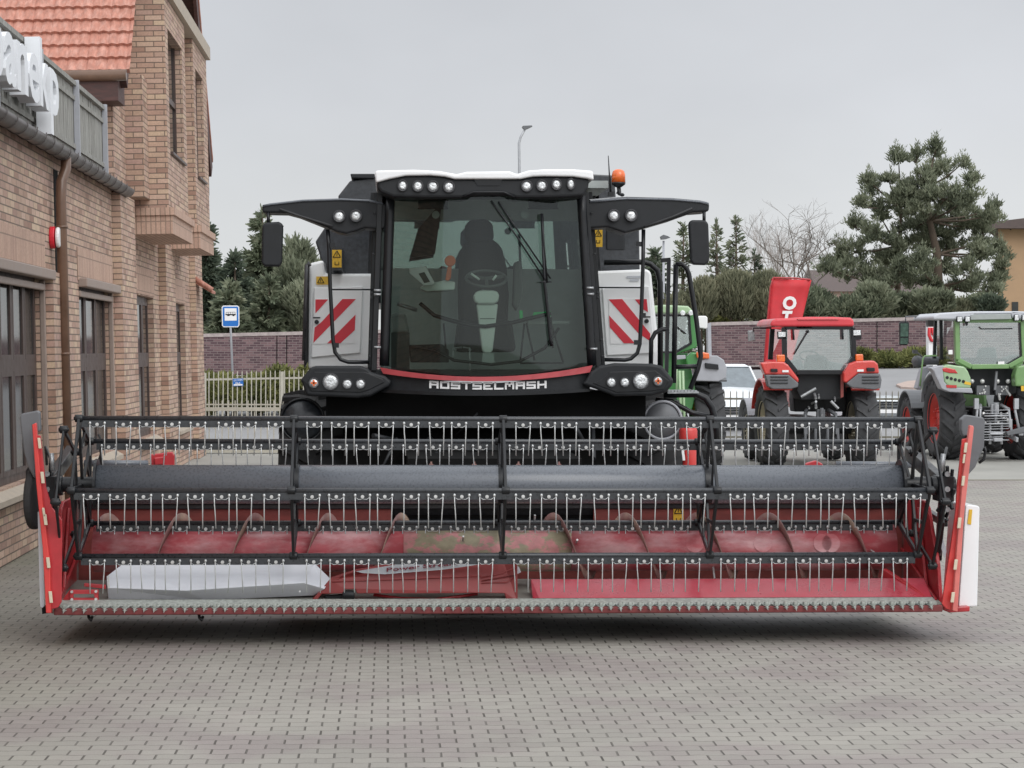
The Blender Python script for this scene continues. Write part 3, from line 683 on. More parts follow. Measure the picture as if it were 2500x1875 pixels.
bo = MB(); bo.disc((0, -0.040, -0.045), 0.0135, 'Y', 0.014, 12); bo_o = bo.build('bolt', MATS['bolt_steel'], None); BOLT = bo_o.data; bpy.data.objects.remove(bo_o)
for d in TV: pass
# each tine mesh carries its own bolt (second material slot)
def join_bolt(me):
    bm = bmesh.new(); bm.from_mesh(me); n0 = len(bm.faces); bm.from_mesh(BOLT)
    bm.faces.ensure_lookup_table()
    for f in bm.faces[n0:]: f.material_index = 1
    bm.to_mesh(me); bm.free(); me.materials.append(MATS['bolt_steel'])
for d in TV: join_bolt(d)
rnd = random.Random(5); back_tines = []
for k in (0, 1, 4, 2, 3):
    c = bat(k); ends = HL if k in (0, 1, 4) else HL-0.03
    m = MB(); m.tube([(HX-ends, c.y, c.z), (HX+ends, c.y, c.z)], 0.020, 12)
    m.box((HX-ends+.02, c.y-0.012, c.z-0.068), (HX+ends-.02, c.y-0.004, c.z-0.012))
    tb = m.build('reel_bat', MATS['bat_black'], hd)
    xs = []
    for s in range(4):
        a, b = SP[s]+0.05, SP[s+1]-0.05; n = 8
        for i in range(n):
            ph = 0.5 if k in (0, 1, 4) else 0.5
            xs.append(a+(b-a)*(i+ph)/n+rnd.uniform(-.014, .014))
    for i, x in enumerate(xs):
        if k in (0, 1, 4):
            t_ = bpy.data.objects.new('tine', TV[(i*3+k) % 5]); COL.objects.link(t_); t_.parent = tb
            t_.location = Vector((HX+x, c.y, c.z)); t_.rotation_euler = (rnd.uniform(-.03, .03), 0, 0)
        else: back_tines.append((HX+x, c.y, c.z, TV[(i+k) % 5]))
bmz = bmesh.new()
for (x, y, z, d) in back_tines:
    tmp = bmesh.new(); tmp.from_mesh(d); bmesh.ops.translate(tmp, verts=tmp.verts, vec=(x, y, z))
    md = bpy.data.meshes.new('t'); tmp.to_mesh(md); tmp.free(); bmz.from_mesh(md); bpy.data.meshes.remove(md)
md = bpy.data.meshes.new('rear_tines'); bmz.to_mesh(md); bmz.free(); md.materials.append(MATS['tine_steel']); md.materials.append(MATS['bolt_steel'])
rt = bpy.data.objects.new('rear_tines', md); COL.objects.link(rt); rt.parent = hd; rt.location = -Vector(hd.location); rt['kind'] = 'stuff'
# central tube
m = MB(); m.tube([(HX-HL+.1, YC+.03, ZC+0.01), (HX+HL-.1, YC+.03, ZC+0.01)], 0.152, 36)
m.build('reel_drum', MATS['reel_tube'], hd)
m = MB()
for x in (-1.62, 0, 1.63): m.tube([(HX+x-.03, YC+.03, ZC+.01), (HX+x+.03, YC+.03, ZC+.01)], 0.16, 30)
for s in (-1, 1):
    m.tube([(HX+s*(HL-.12), YC+.03, ZC+.01), (HX+s*(HL+.2), YC+.03, ZC+.01)], 0.06, 16)
    m.disc((HX+s*(HL-.1), YC+.03, ZC+.01), 0.2, 'X', .02, 24)
build_each(m, 'drum_collar', MATS['black_paint'], hd)
def spider(x, off=(0, 0), full=True, w=0.045, th=0.022):
    m = MB(); P = [bat(k)+Vector((x, off[0], off[1])) for k in range(5)]
    hub = Vector((HX+x, YC+.03+off[0], ZC+off[1]))
    for k in range(5):
        a, b = P[k], P[(k+1) % 5]
        m.bar(a, b, th, w, (0, 1, 0) if abs((b-a).z) > abs((b-a).y) else (0, 0, 1))
        if full: m.bar(hub, P[k], th, w*0.9)
        m.tube([P[k]-Vector((.03, 0, 0)), P[k]+Vector((.03, 0, 0))], 0.031, 10)
        m.tube([P[k]-Vector((.04, 0.002, 0)), P[k]+Vector((.04, -.002, 0))], 0.015, 8)
    if full:
        for k in range(5):
            q = (P[k]+P[(k+1) % 5])/2; m.bar((hub+P[k])/2, q, th*.8, w*.6)
    return m
for x in SP: spider(x+0.0).build('reel_spider', MATS['black_paint'], hd, bevel=0.004)
for s in (-1, 1): spider(s*(HL+0.11), (-0.04, -0.085), False, 0.036, 0.018).build('reel_spider', MATS['black_paint'], hd, bevel=0.004)
# reel arms, motor, control ring at each end
for s in (-1, 1):
    m = MB(); xa = HX+s*(HL+0.27)
    m.bar((xa, YC-.10, ZC-.02), (xa, 18.0, 1.42), 0.07, 0.11); m.bar((xa, YC+.02, ZC-.30), (xa, 17.9, 1.0), 0.05, 0.06)
    m.cbox((xa-s*.02, YC, ZC-.02), (0.12, 0.22, 0.2)); m.tube([(xa-s*.12, YC, ZC), (xa+s*.07, YC, ZC)], 0.075, 14)
    m.bar((xa-s*.05, YC-.08, ZC-.1), (xa-s*.02, YC+.15, 0.62), 0.05, 0.08); m.bar((xa-s*.1, YC-.3, ZC-.25), (xa-s*.02, YC+.2, 0.55), 0.03, 0.05)
    rn = random.Random(s+3)
    for i in range(9):
        m.tube([(xa+rn.uniform(-.09, .05), YC-.1+rn.uniform(-.05, .1), ZC+rn.uniform(-.35, .2))]*1+[(xa+rn.uniform(-.09, .05), YC+rn.uniform(-.1, .1), ZC+rn.uniform(-.35, .2))], 0.016, 6)
    m.tube([(xa-s*.03, YC-.05, ZC+.02), (xa-s*.04, YC-.1, ZC+.22), (xa+s*.02, YC+.05, ZC+.3), (xa+s*.05, YC+.3, ZC+.15)], 0.013, 6)
    m.build('reel_arm', MATS['black_paint'], hd, bevel=0.005)
    m = MB(); m.tube([(xa-s*.04, YC-.07, ZC-.16), (xa-s*.035, YC+.03, 0.66)], 0.017, 8)
    m.tube([(xa-s*.06, YC-.11, ZC+.12), (xa-s*.05, YC-.11, ZC+.26)], 0.02, 8)
    for z in (ZC-.18, ZC-.02, ZC+.1): m.disc((xa-s*.02, YC-.135, z), 0.022, 'Y', .02, 10)
    m.build('cylinder_rod', MATS['steel'], hd)
# side walls: inner red plates, divider posts
YK = 16.5
for s in (-1, 1):
    xw = HX+s*3.46
    m = MB()
    prof = [(16.62, 0.24), (16.62, 0.34), (16.70, 0.60), (17.0, 1.02), (17.1, 1.07), (18.25, 1.07), (18.25, 0.24)]
    m.prism([(xw, y, z) for y, z in prof], [(xw+s*0.03, y, z) for y, z in prof])
    m.bar((xw-s*.02, 16.65, 0.3), (xw-s*.015, 17.9, 0.62), 0.025, 0.06)
    m.bar((xw-s*.02, 16.9, 0.26), (xw-s*.015, 17.25, 1.0), 0.025, 0.05)
    m.build('side_plate', MATS['red_paint'], hd, bevel=0.006)
# left divider: red leading post, hinge strip, black top shield and rubber flap
def post(ptsA, name, m_, Y, t, **k):
    q = MB(); q.px(ptsA, Y, t); return q.build(name, m_, hd, **k)
post([(78, 1037), (88, 1032), (102, 1205), (122, 1380), (124, 1497), (112, 1497), (104, 1340), (88, 1180)], 'divider_post', MATS['bright_red'], 16.30, 0.05, bevel=0.006)
post([(89, 1062), (99, 1064), (112, 1190), (127, 1240), (152, 1270), (150, 1470), (142, 1483), (125, 1488), (121, 1380), (103, 1205)], 'divider_panel', MATS['red_paint'], 16.345, 0.03, bevel=0.004)
post([(98, 1250), (106, 1252), (108, 1488), (98, 1480), (92, 1250)], 'divider_skin', MATS['white_grey'], 16.38, 0.02)
for (x, y, w_, h_) in ((91, 1069, 7, 26), (98, 1152, 8, 28), (105, 1256, 8, 26), (112, 1361, 8, 26), (118, 1444, 8, 28), (102, 1240, 6, 20)):
    post([(x, y), (x+w_, y), (x+w_+3, y+h_), (x+3, y+h_)], 'hinge', mat('hinge_cream', (0.62, 0.55, 0.42), 0.4), 16.285, 0.014, bevel=0.003)
post([(48, 1016), (52, 1010), (92, 1002), (97, 1008), (99, 1052), (92, 1056), (86, 1042), (78, 1040), (86, 1160), (84, 1170), (68, 1140), (58, 1105), (50, 1040)], 'divider_shield', MATS['tractor_grey'], 16.42, 0.07, bevel=0.015)
m = MB(); c = W(76, 1215, 16.6); m.disc(c, 0.245, 'X', 0.06, 32, M=Matrix.Rotation(R(-6), 3, 'Z')); fl = m.build('rubber_flap', MATS['rubber'], hd, bevel=0.02)
c = W(76, 1215, 16.6); post([(62, 1150), (70, 1136), (84, 1150), (90, 1290), (80, 1292), (70, 1270), (62, 1225)], 'belt_guard', MATS['rubber'], 16.55, 0.25, bevel=0.03)
post([(102, 1485), (112, 1476), (118, 1497), (103, 1499)], 'skid_tip', MATS['underside'], 16.34, 0.1)
# right divider, mirrored, with the white box behind it
post([(2368, 1038), (2377, 1040), (2378, 1046), (2354, 1260), (2343, 1420), (2338, 1494), (2326, 1491), (2336, 1340), (2350, 1170)], 'divider_post', mat('salmon_red', (0.62, 0.16, 0.14), 0.4, coat=0.1), 16.42, 0.05, bevel=0.006)
post([(2350, 1072), (2362, 1070), (2350, 1170), (2336, 1340), (2325, 1491), (2310, 1486), (2300, 1475), (2322, 1330), (2334, 1245), (2338, 1180)], 'divider_panel', MATS['bright_red'], 16.465, 0.03, bevel=0.004)
for (x, y, w_, h_) in ((2356, 1081, 7, 24), (2350, 1162, 7, 24), (2340, 1264, 8, 26), (2331, 1366, 8, 25), (2324, 1446, 8, 25), (2353, 1109, 5, 22)):
    post([(x, y), (x+w_, y), (x+w_-3, y+h_), (x-3, y+h_)], 'hinge', MATS['hinge_cream'], 16.405, 0.014, bevel=0.003)
post([(2347, 1024), (2356, 1016), (2360, 1013), (2401, 1019), (2405, 1027), (2403, 1092), (2394, 1110), (2382, 1140), (2366, 1158), (2361, 1155), (2372, 1060), (2366, 1062), (2351, 1065), (2347, 1050)], 'divider_shield', MATS['tractor_grey'], 16.56, 0.08, bevel=0.018)
m = MB(); m.tube([W(2403, 1092, 16.6), W(2406, 1100, 16.6), W(2402, 1122, 16.6), W(2390, 1130, 16.6)], 0.012, 8); m.build('shield_handle', MATS['black_paint'], hd)
post([(2358, 1236), (2361, 1233), (2388, 1235), (2392, 1240), (2386, 1480), (2341, 1482)], 'drive_cover', MATS['white_bright'], 16.60, 0.5, bevel=0.02)
post([(2366, 1244), (2374, 1244), (2371, 1281), (2362, 1279)], 'caution_label', MATS['yellow_label'], 16.592, 0.004)
post([(2300, 1478), (2340, 1482), (2368, 1480), (2368, 1493), (2320, 1496), (2305, 1491)], 'end_foot', MATS['red_paint'], 16.52, 0.3, bevel=0.008)
post([(2292, 1288), (2296, 1290), (2311, 1345), (2306, 1364), (2290, 1310)], 'side_label', MATS['white_grey'], 16.75, 0.004)
# back wall
XLb, XRb = HX-3.45, HX+3.45
m = MB(); xo0, xo1 = W(955, 1240, 17.8).x, W(1449, 1240, 17.8).x
m.box((XLb, 17.80, 0.25), (xo0, 17.84, 1.01)); m.box((xo1, 17.80, 0.25), (XRb, 17.84, 1.01)); m.box((xo0, 17.8, 0.25), (xo1, 17.84, 0.62))
m.build('back_wall', MATS['dull_red'], hd)
m = MB(); m.box((XLb, 17.74, 1.0), (XRb, 17.86, 1.10)); m.box((XLb, 17.9, 1.13), (XRb, 18.02, 1.2)); m.box((XLb, 17.78, 0.955), (XRb, 17.795, 1.0))
m.build('frame_beam', MATS['wet_black'], hd, bevel=0.012)
m = MB()
for i, z in enumerate((0.90, 0.80, 0.70)):
    m.prism([(xo0, 17.86, z), (xo0, 17.82, z+.05), (xo0, 17.9, z+.085)], [(xo1, 17.86, z), (xo1, 17.82, z+.05), (xo1, 17.9, z+.085)])
m.box((xo0, 18.0, 0.4), (xo1, 18.05, 1.02))
m.build('feeder_slats', MATS['wet_black'], hd)
# auger
AY, AZ = 17.32, 0.675
def drum(x0, x1, m_): q = MB(); q.tube([(x0, AY, AZ), (x1, AY, AZ)], 0.19, 40); return q.build('auger_tube', m_, hd)
xm0, xm1 = W(985, 1340, AY-.15).x, W(1395, 1340, AY-.15).x
drum(HX-3.25, xm0, MATS['auger_red']); drum(xm1, HX+3.25, MATS['auger_red'])
q = MB(); q.tube([(xm0, AY, AZ), (xm1, AY, AZ)], 0.193, 40); q.build('auger_drum', MATS['auger_worn'], hd)
def flight(x0, x1, hand, ph):
    q = MB(); n = int(abs(x1-x0)/0.59*36); vs = []
    for i in range(n+1):
        x = x0+(x1-x0)*i/n; a = ph+hand*2*pi*(x-x0)/0.59
        for r_, dx in ((0.185, 0), (0.285, 0.0), (0.285, 0.006), (0.185, 0.006)):
            vs.append((x+dx, AY-r_*cos(a), AZ+r_*sin(a)))
    fs = [(i*4+j, i*4+(j+1) % 4, (i+1)*4+(j+1) % 4, (i+1)*4+j) for i in range(n) for j in range(4)]
    q.add(vs, fs, True); return q.build('auger_flight', MATS['flight_steel'], hd, fixn=False)
xt = W(977, 1258, AY).x; flight(xt+0.12, HX-3.2, 1, 2.85)
xt = W(1352, 1258, AY).x; flight(xt-0.12, HX+3.2, -1, 2.85)
m = MB()
rn = random.Random(11)
for i in range(16):
    x = HX-3+6*i/15; a = rn.uniform(-1.4, 1.2); v = Vector((0, -cos(a), sin(a)))
    p = Vector((x+rn.uniform(-.1, .1), AY, AZ)); 
    if xm0-.2 < x < xm1+.1 or i % 3 == 0: m.tube([p+v*0.18, p+v*0.3], 0.009, 6)
build_each(m, 'auger_finger', MATS['tine_steel'], hd)
m = MB()
for px_, in ((1697,), (1863,), (2009,), (2030+0,)):
    c = W(px_, 1300, AY-.2); m.disc((c.x, AY-.186, AZ+.05), 0.075, 'Y', 0.006, 24, M=Matrix.Rotation(R(-15), 3, 'X'))
build_each(m, 'inspection_cover', MATS['auger_red'], hd)
# trough floor, front ramp, knife
m = MB(); m.prism([(HX-3.46, 16.51, 0.302), (HX-3.46, 16.85, 0.335), (HX-3.46, 17.05, 0.345), (HX-3.46, 17.85, 0.37), (HX-3.46, 17.85, 0.25), (HX-3.46, 16.51, 0.25)],
                  [(HX+3.46, 16.51, 0.302), (HX+3.46, 16.85, 0.335), (HX+3.46, 17.05, 0.345), (HX+3.46, 17.85, 0.37), (HX+3.46, 17.85, 0.25), (HX+3.46, 16.51, 0.25)])
m.build('trough_floor', MATS['floor_steel'], hd)
xr0, xr1 = W(1299, 1440, 16.7).x, HX+3.40
rm = [(16.61, 0.346), (16.87, 0.465), (16.93, 0.46), (17.0, 0.36), (16.65, 0.34)]
m = MB(); m.prism([(xr0+(0.05 if i == 0 else 0), y, z) for i, (y, z) in enumerate(rm)], [(xr1, y, z) for y, z in rm])
m.build('crop_ramp', mat('ramp_red', (0.42, 0.028, 0.05), 0.33, var=0.12, scale=4, col2=(0.48, 0.07, 0.10), cfac=(0.5, 0.7), coat=0.3), hd, bevel=0.004)
m = MB(); m.bar((xr1-.05, 16.64, 0.32), (xr1-.30, 17.0, 0.50), 0.05, 0.07); m.build('crop_ramp_brace', MATS['red_paint'], hd, bevel=0.005)
kb = MB(); x0, x1 = HX-3.40, HX+3.40
kb.prism([(x0, 16.47, 0.322), (x0, 16.6, 0.345), (x0, 16.6, 0.30), (x0, 16.47, 0.30)], [(x1, 16.47, 0.322), (x1, 16.6, 0.345), (x1, 16.6, 0.30), (x1, 16.47, 0.30)])
kb = kb.build('knife_bar', MATS['knife_steel'], hd)
g = MB()
g.add([(-.038, 0, .0), (.038, 0, .0), (.034, -.02, -.012), (.008, -.055, -.027), (0, -.10, -.046), (-.008, -.055, -.027), (-.034, -.02, -.012)], [(0, 6, 5, 4, 3, 2, 1)])
g.add([(-.038, 0, -.018), (.038, 0, -.018), (.034, -.02, -.03), (.008, -.055, -.04), (0, -.10, -.052), (-.008, -.055, -.04), (-.034, -.02, -.03)], [(0, 1, 2, 3, 4, 5, 6)])
g.box((-.012, -.045, -.018), (.012, 0, .008)); g.disc((.022, -.006, .004), 0.006, 'Z', 0.006, 6)
go = g.build('knife_guard', MATS['knife_steel'], None); gme = go.data; bpy.data.objects.remove(go)
for i in range(89):
    o = bpy.data.objects.new('knife_guard', gme); COL.objects.link(o); o.parent = kb; o.location = (HX-3.36+i*0.0762, 16.475, 0.322)
    o.rotation_euler = (R(random.Random(i).uniform(-4, 4)), 0, R(random.Random(i+99).uniform(-3, 3)))
kn = MB(); n = 88
for i in range(n):
    x = HX-3.33+i*0.0762; kn.add([(x, 16.475, 0.316), (x+.07, 16.475, 0.316), (x+.06, 16.45, 0.313), (x+.01, 16.45, 0.313)], [(0, 1, 2, 3)])
kn.build('sickle', MATS['steel'], kb, fixn=False)
m = MB(); m.box((HX-3.44, 16.44, 0.248), (HX+3.44, 16.50, 0.299)); m.build('cutter_beam', mat('beam_red', (0.16, 0.03, 0.03), 0.6, var=0.3, scale=10), hd, bevel=0.006)
m = MB(); m.box((HX-3.40, 16.9, 0.19), (HX+3.40, 18.2, 0.235)); m.box((HX-3.4, 17.86, 0.2), (HX+3.4, 18.2, 1.0)); m.build('header_shade_plate', MATS['underside'], hd)  # dark plate added beneath the header to deepen its shadow, plus rear box
for px_ in (217, 487):
    m = MB(); m.tube([W(px_-2, 1494, 16.55), W(px_, 1508, 16.52), W(px_+5, 1514, 16.50), W(px_+8, 1506, 16.55)], 0.012, 8); m.build('skid_hook', MATS['black_paint'], hd)
# lower left red bracket with slot and four bolts
b = MB()
for pts in ([(170, 1440), (240, 1440), (240, 1450), (170, 1450)], [(170, 1461), (240, 1461), (240, 1468), (170, 1468)], [(170, 1450), (180, 1450), (178, 1461), (170, 1461)], [(229, 1450), (240, 1450), (240, 1461), (231, 1461)]): b.px(pts, 16.60, 0.03)
b.px([(148, 1470), (170, 1440), (170, 1468)], 16.61, .02); b.px([(205, 1424), (258, 1428), (258, 1438), (205, 1432)], 16.7, .04)
b = b.build('end_bracket', MATS['red_paint'], hd, bevel=0.003)
bb = MB()
for q in ((175, 1445), (234, 1444), (175, 1464), (234, 1463)): bb.disc(W(q[0], q[1], 16.585), 0.011, 'Y', 0.014, 10)
build_each(bb, 'bolt', MATS['bolt_steel'], b)
# rear lift brackets and tie tubes seen above the reel drum
for pts, tb_, s in (([(366, 1110), (420, 1103), (426, 1112), (425, 1140), (370, 1140)], (205, 362, 1131), 1), ([(1962, 1140), (1968, 1131), (1992, 1124), (2008, 1132), (2012, 1142)], (2040, 2230, 1134), -1)):
    m = MB(); m.px(pts, 18.1, 0.05); m.px([(pts[0][0]+10, pts[0][1]+8), (pts[0][0]+34, pts[0][1]+5), (pts[0][0]+30, pts[0][1]+24), (pts[0][0]+12, pts[0][1]+26)], 18.06, 0.05); m.build('lift_bracket', MATS['red_paint'], hd, bevel=0.008)
    m = MB(); a = W(tb_[0], tb_[2], 18.05); c_ = W(tb_[1], tb_[2]+1, 18.05); m.tube([a, c_], 0.028, 12); m.build('tie_tube', MATS['reel_tube'], hd)
m = MB(); m.tube([W(236, 1140, 17.9), W(246, 1108, 17.9), W(243, 1086, 17.9), W(232, 1066, 17.9)], 0.01, 6); m.tube([W(246, 1138, 17.9), W(247, 1100, 17.9), W(250, 1080, 17.9), W(240, 1060, 17.9)], 0.01, 6)
m.build('hydraulic_hose', MATS['rubber'], hd)
# warning sticker on back wall
def warn_label(parent, px0, py0, px1, py1, Y, vert=True):
    m = MB(); m.px([(px0, py0), (px1, py0), (px1, py1), (px0, py1)], Y, 0.004); lb = m.build('warning_label', MATS['yellow_label'], parent)
    k = MB(); w_ = min(px1-px0, (py1-py0)) if vert else (py1-py0); cx = (px0+px1)/2 if vert else px0+(py1-py0)*0.55; r_ = w_*0.40; cyy = py0+w_*0.48
    P = [W(cx, cyy-r_, Y-.004), W(cx+r_, cyy+r_*.75, Y-.004), W(cx-r_, cyy+r_*.75, Y-.004)]
    for i in range(3): k.tube([P[i], P[(i+1) % 3]], 0.0035, 5)
    k.tube([W(cx, cyy-r_*.35, Y-.004), W(cx, cyy+r_*.45, Y-.004)], 0.003, 5)
    if vert:
        Q = [W(cx-r_*.5, cyy+w_*.75, Y-.004), W(cx-r_*.5, cyy+w_*1.1, Y-.004), W(cx+r_*.5, cyy+w_*1.1, Y-.004), W(cx+r_*.5, cyy+w_*.75, Y-.004)]
        for i in range(3): k.tube([Q[i], Q[i+1]], 0.003, 5)
    k.build('symbol', MATS['black_plastic'], lb); return lb
warn_label(hd, 1644, 1234, 1669, 1272, 17.79)

# stowed divider covers lying in the trough
wc = thing('divider_cover', W(500, 1466, 16.8), 'long faceted white cover lying in the red header trough beside the Power Stream shell', 'cover')
def Q(x, y, Y): return W(x, y, Y)
m = MB()
T = [Q(260, 1407, 16.80), Q(304, 1373, 16.95), Q(767, 1374, 16.95), Q(808, 1414, 16.80)]
Rg = [Q(262, 1435, 16.70), Q(451, 1442, 16.66), Q(742, 1423, 16.66), Q(792, 1438, 16.72)]
Bt = [Q(265, 1465, 16.80), Q(500, 1466, 16.78), Q(765, 1454, 16.80)]
Bk = [Q(265, 1460, 17.0), Q(304, 1380, 17.0), Q(767, 1380, 17.0), Q(805, 1440, 17.0)]
V = T+Rg+Bt+Bk
m.add(V, [(0, 1, 5, 4), (1, 2, 6, 5), (2, 3, 7, 6), (4, 5, 9, 8), (5, 6, 10, 9), (6, 7, 10), (0, 11, 12, 1), (1, 12, 13, 2), (2, 13, 14, 3), (0, 4, 8, 11), (3, 14, 7), (7, 14, 10), (11, 8, 9, 10, 14, 13, 12)])
m.build('cover_shell', mat('cover_white', (0.62, 0.635, 0.68), 0.42, var=0.06, scale=3), wc, bevel=0.004)
m = MB(); m.disc(Q(732, 1444, 16.65), 0.007, 'Y', 0.01, 8); m.px([(262, 1407), (266, 1404), (268, 1436), (264, 1437)], 16.69, .004); m.build('cover_rivet', MATS['bolt_steel'], wc)
rc_ = thing('divider_shell', W(1010, 1466, 16.85), 'dark red moulded shell with a white Power Stream decal lying in the header trough', 'cover')
m = MB()
front = [(760, 1466, .0), (806, 1414, 0), (869, 1394, .0), (980, 1376, .1), (1120, 1374, .1), (1230, 1372, .05), (1263, 1373, 0), (1264, 1468, -.02), (1237, 1468, -.02), (1232, 1449, -.02), (1190, 1448, -.03), (1000, 1449, -.04), (871, 1449, -.03), (868, 1439, -.03), (842, 1439, -.02), (838, 1449, -.02), (786, 1450, 0), (773, 1466, 0)]
m.px(front, 16.74, 0.14)
m.build('shell', MATS['cover_red'], rc_, bevel=0.006)
m = MB()
cr = [(811, 1421), (868, 1418), (1000, 1413), (1110, 1408), (1175, 1406)]
m.tube([W(x, y, 16.735) for x, y in cr], 0.006, 6); m.tube([W(x, y, 16.73) for x, y in [(1175, 1424), (1240, 1421), (1258, 1404), (1175, 1418)]], 0.005, 6); m.tube([W(x, y, 16.73) for x, y in [(1175, 1410), (1225, 1400), (1259, 1385)]], 0.005, 6)
m.px([(815, 1413), (830, 1409), (828, 1414), (813, 1416)], 16.735, .01)
m.build('shell_crease', MATS['cover_red'], rc_)
m = MB(); dpts = [(869, 1395), (980, 1376), (1186, 1376), (1080, 1391), (940, 1402), (885, 1399)]
m.px(dpts, 16.728, 0.008); dl = m.build('decal', MATS['white_grey'], rc_)
vs, fs = text_mesh('Power Stream', 0.058, 0.002, 0.001)
a = W(942, 1396, 16.722); bq = W(1118, 1379, 16.722); ln = max(v.x for v in vs); dirx = (bq-a)/ln; upv = Vector((0.03, 0, 1)).normalized()*0.75
m = MB(); m.add([a+dirx*v.x+upv*v.y+Vector((0, -1, 0))*v.z for v in vs], fs); m.build('decal_text', mat('text_maroon', (0.22, 0.03, 0.05), 0.5), dl, fixn=False)
m = MB(); m.px([(790, 1455), (845, 1450), (862, 1455), (858, 1464), (800, 1466)], 16.78, 0.05); m.tube([W(836, 1452, 16.74), W(866, 1452, 16.74)], 0.035, 12); m.build('coupling', MATS['black_plastic'], rc_, bevel=0.01)
m = MB(); m.tube([W(912, 1452, 16.82), W(980, 1461, 16.8), W(1060, 1464, 16.78), W(1130, 1455, 16.8), W(1165, 1450, 16.85)], 0.012, 8); m.build('hose', MATS['red_paint'], rc_)
m = MB(); m.px([(1186, 1352), (1258, 1350), (1261, 1358), (1180, 1358)], 17.0, .02); m.px([(1257, 1374), (1268, 1386), (1272, 1397), (1262, 1402)], 16.8, 0.01); m.build('shell_fin', MATS['white_grey'], rc_)
# ================================================================ COMBINE HARVESTER
CX = 0.914
cb = thing('combine_harvester', (CX, 20.5, 0), 'big white and black combine harvester with a tall glass cab and winged mirror arms', 'harvester')
def cp(pts, name, m_, Y, t=0.05, par=None, **k):
    q = MB(); q.px(pts, Y, t); return q.build(name, MATS[m_] if isinstance(m_, str) else m_, par or cb, **k)
YG = 19.85
# body behind: engine/grain tank (black, tapering up), chassis
cp([(826, 478), (855, 441), (918, 432), (918, 425), (1000, 425), (1440, 425), (1500, 428), (1505, 500), (1560, 520), (1563, 700), (1470, 740), (900, 740), (790, 690), (786, 640), (770, 590), (800, 545), (826, 505)], 'grain_tank', 'wet_black', 21.9, 3.6, bevel=0.02)
cp([(855, 424), (915, 424), (915, 436), (858, 435)], 'tank_lid', 'black_plastic', 21.85, 2.5, bevel=0.01)
cp([(1480, 560), (1525, 560), (1525, 610), (1480, 610)], 'tank_hatch', 'black_plastic', 21.885, 0.03, bevel=0.012)
# white side bodies with rounded tops
cp([(752, 880), (754, 650), (760, 642), (790, 635), (795, 668), (912, 668), (912, 900), (752, 900)], 'side_body', 'white_panel', 21.15, 4.0, bevel=0.025)
cp([(1455, 662), (1581, 657), (1590, 665), (1613, 890), (1600, 900), (1450, 900)], 'side_body', 'white_panel', 21.15, 4.0, bevel=0.025)
cp([(744, 648), (748, 642), (754, 648), (752, 880), (742, 900)], 'side_rail', 'black_paint', 21.1, 0.25, bevel=0.01)
m = MB(); m.tube([W(741, 880, 21.05), W(748, 648, 21.05), W(752, 641, 21.05), W(757, 650, 21.05)], 0.018, 8); m.build('handrail', MATS['lamp_ring'], cb)
# doors with chevron boards
for pts, st, wh, hz in (
    ([(767, 702), (886, 699), (879, 862), (760, 873)],
     ([[(770, 731), (801, 731), (770, 765)], [(836, 730), (869, 730), (765, 837), (768, 800), (786, 785)], [(868, 768), (866, 806), (831, 838), (799, 838)]]),
     [(770, 730), (868, 729), (866, 838), (764, 840)], (773, 786)),
    ([(1470, 704), (1585, 698), (1598, 862), (1482, 868)],
     ([[(1486, 731), (1519, 730), (1588, 815), (1586, 832), (1558, 813)], [(1550, 731), (1579, 730), (1582, 762), (1570, 755)], [(1487, 770), (1489, 799), (1523, 838), (1550, 838)]]),
     [(1486, 730), (1580, 730), (1588, 838), (1490, 840)], (1579, 784))):
    d = cp(pts, 'service_door', 'white_panel', 21.115, 0.034, bevel=0.008)
    cp(wh, 'chevron_board', 'sign_white', 21.108, 0.006, d)
    q = MB()
    for s_ in st: q.px(s_, 21.104, 0.003)
    q.build('chevron_stripes', MATS['sign_red'], d)
    q = MB(); q.disc(W(hz[0], hz[1], 21.08), 0.022, 'Y', 0.03, 12); q.px([(hz[0]-9, hz[1]-12), (hz[0]+9, hz[1]-12), (hz[0]+9, hz[1]-9), (hz[0]-9, hz[1]-9)], 21.10, .01); q.build('latch', MATS['black_plastic'], d)
m = MB(); m.px([(1530, 674), (1572, 673), (1572, 678), (1530, 679)], 21.14, .003); m.px([(1538, 682), (1560, 681), (1560, 686), (1538, 687)], 21.14, .003); m.build('faint_decal', MATS['white_grey'], cb)
warn_label(cb, 811, 610, 834, 653, 21.0); warn_label(cb, 772, 675, 801, 695, 21.13, False); warn_label(cb, 1450, 560, 1471, 603, 20.9)
cp([(806, 604), (836, 604), (836, 660), (806, 660)], 'label_plate', 'wet_black', 21.01, 0.9)
# cab: floor, rear wall, posts, roof
YB = 21.3
cabin = MB()
def gp(u, v, bulge=True):
    """windshield surface: u -1..1 across, v 0 bottom..1 top"""
    xl = 941+(956-941)*v; xr = 1442+(1416-1442)*v
    yb = 893+29*max(0, 1-u*u)**0.9; yt = 478
    px_ = (xl+xr)/2+(xr-xl)/2*u; py_ = yb+(yt-yb)*v
    Y = YG-0.32*(1-u*u)-0.015*sin(pi*v)
    return W(px_, py_, Y)
nu, nv = 28, 14; vs = [gp(-1+2*i/nu, j/nv) for j in range(nv+1) for i in range(nu+1)]
m = MB(); m.add(vs, [(j*(nu+1)+i, j*(nu+1)+i+1, (j+1)*(nu+1)+i+1, (j+1)*(nu+1)+i) for j in range(nv) for i in range(nu)], True)
ws = m.build('windshield', MATS['windshield_glass'], cb, fixn=False)
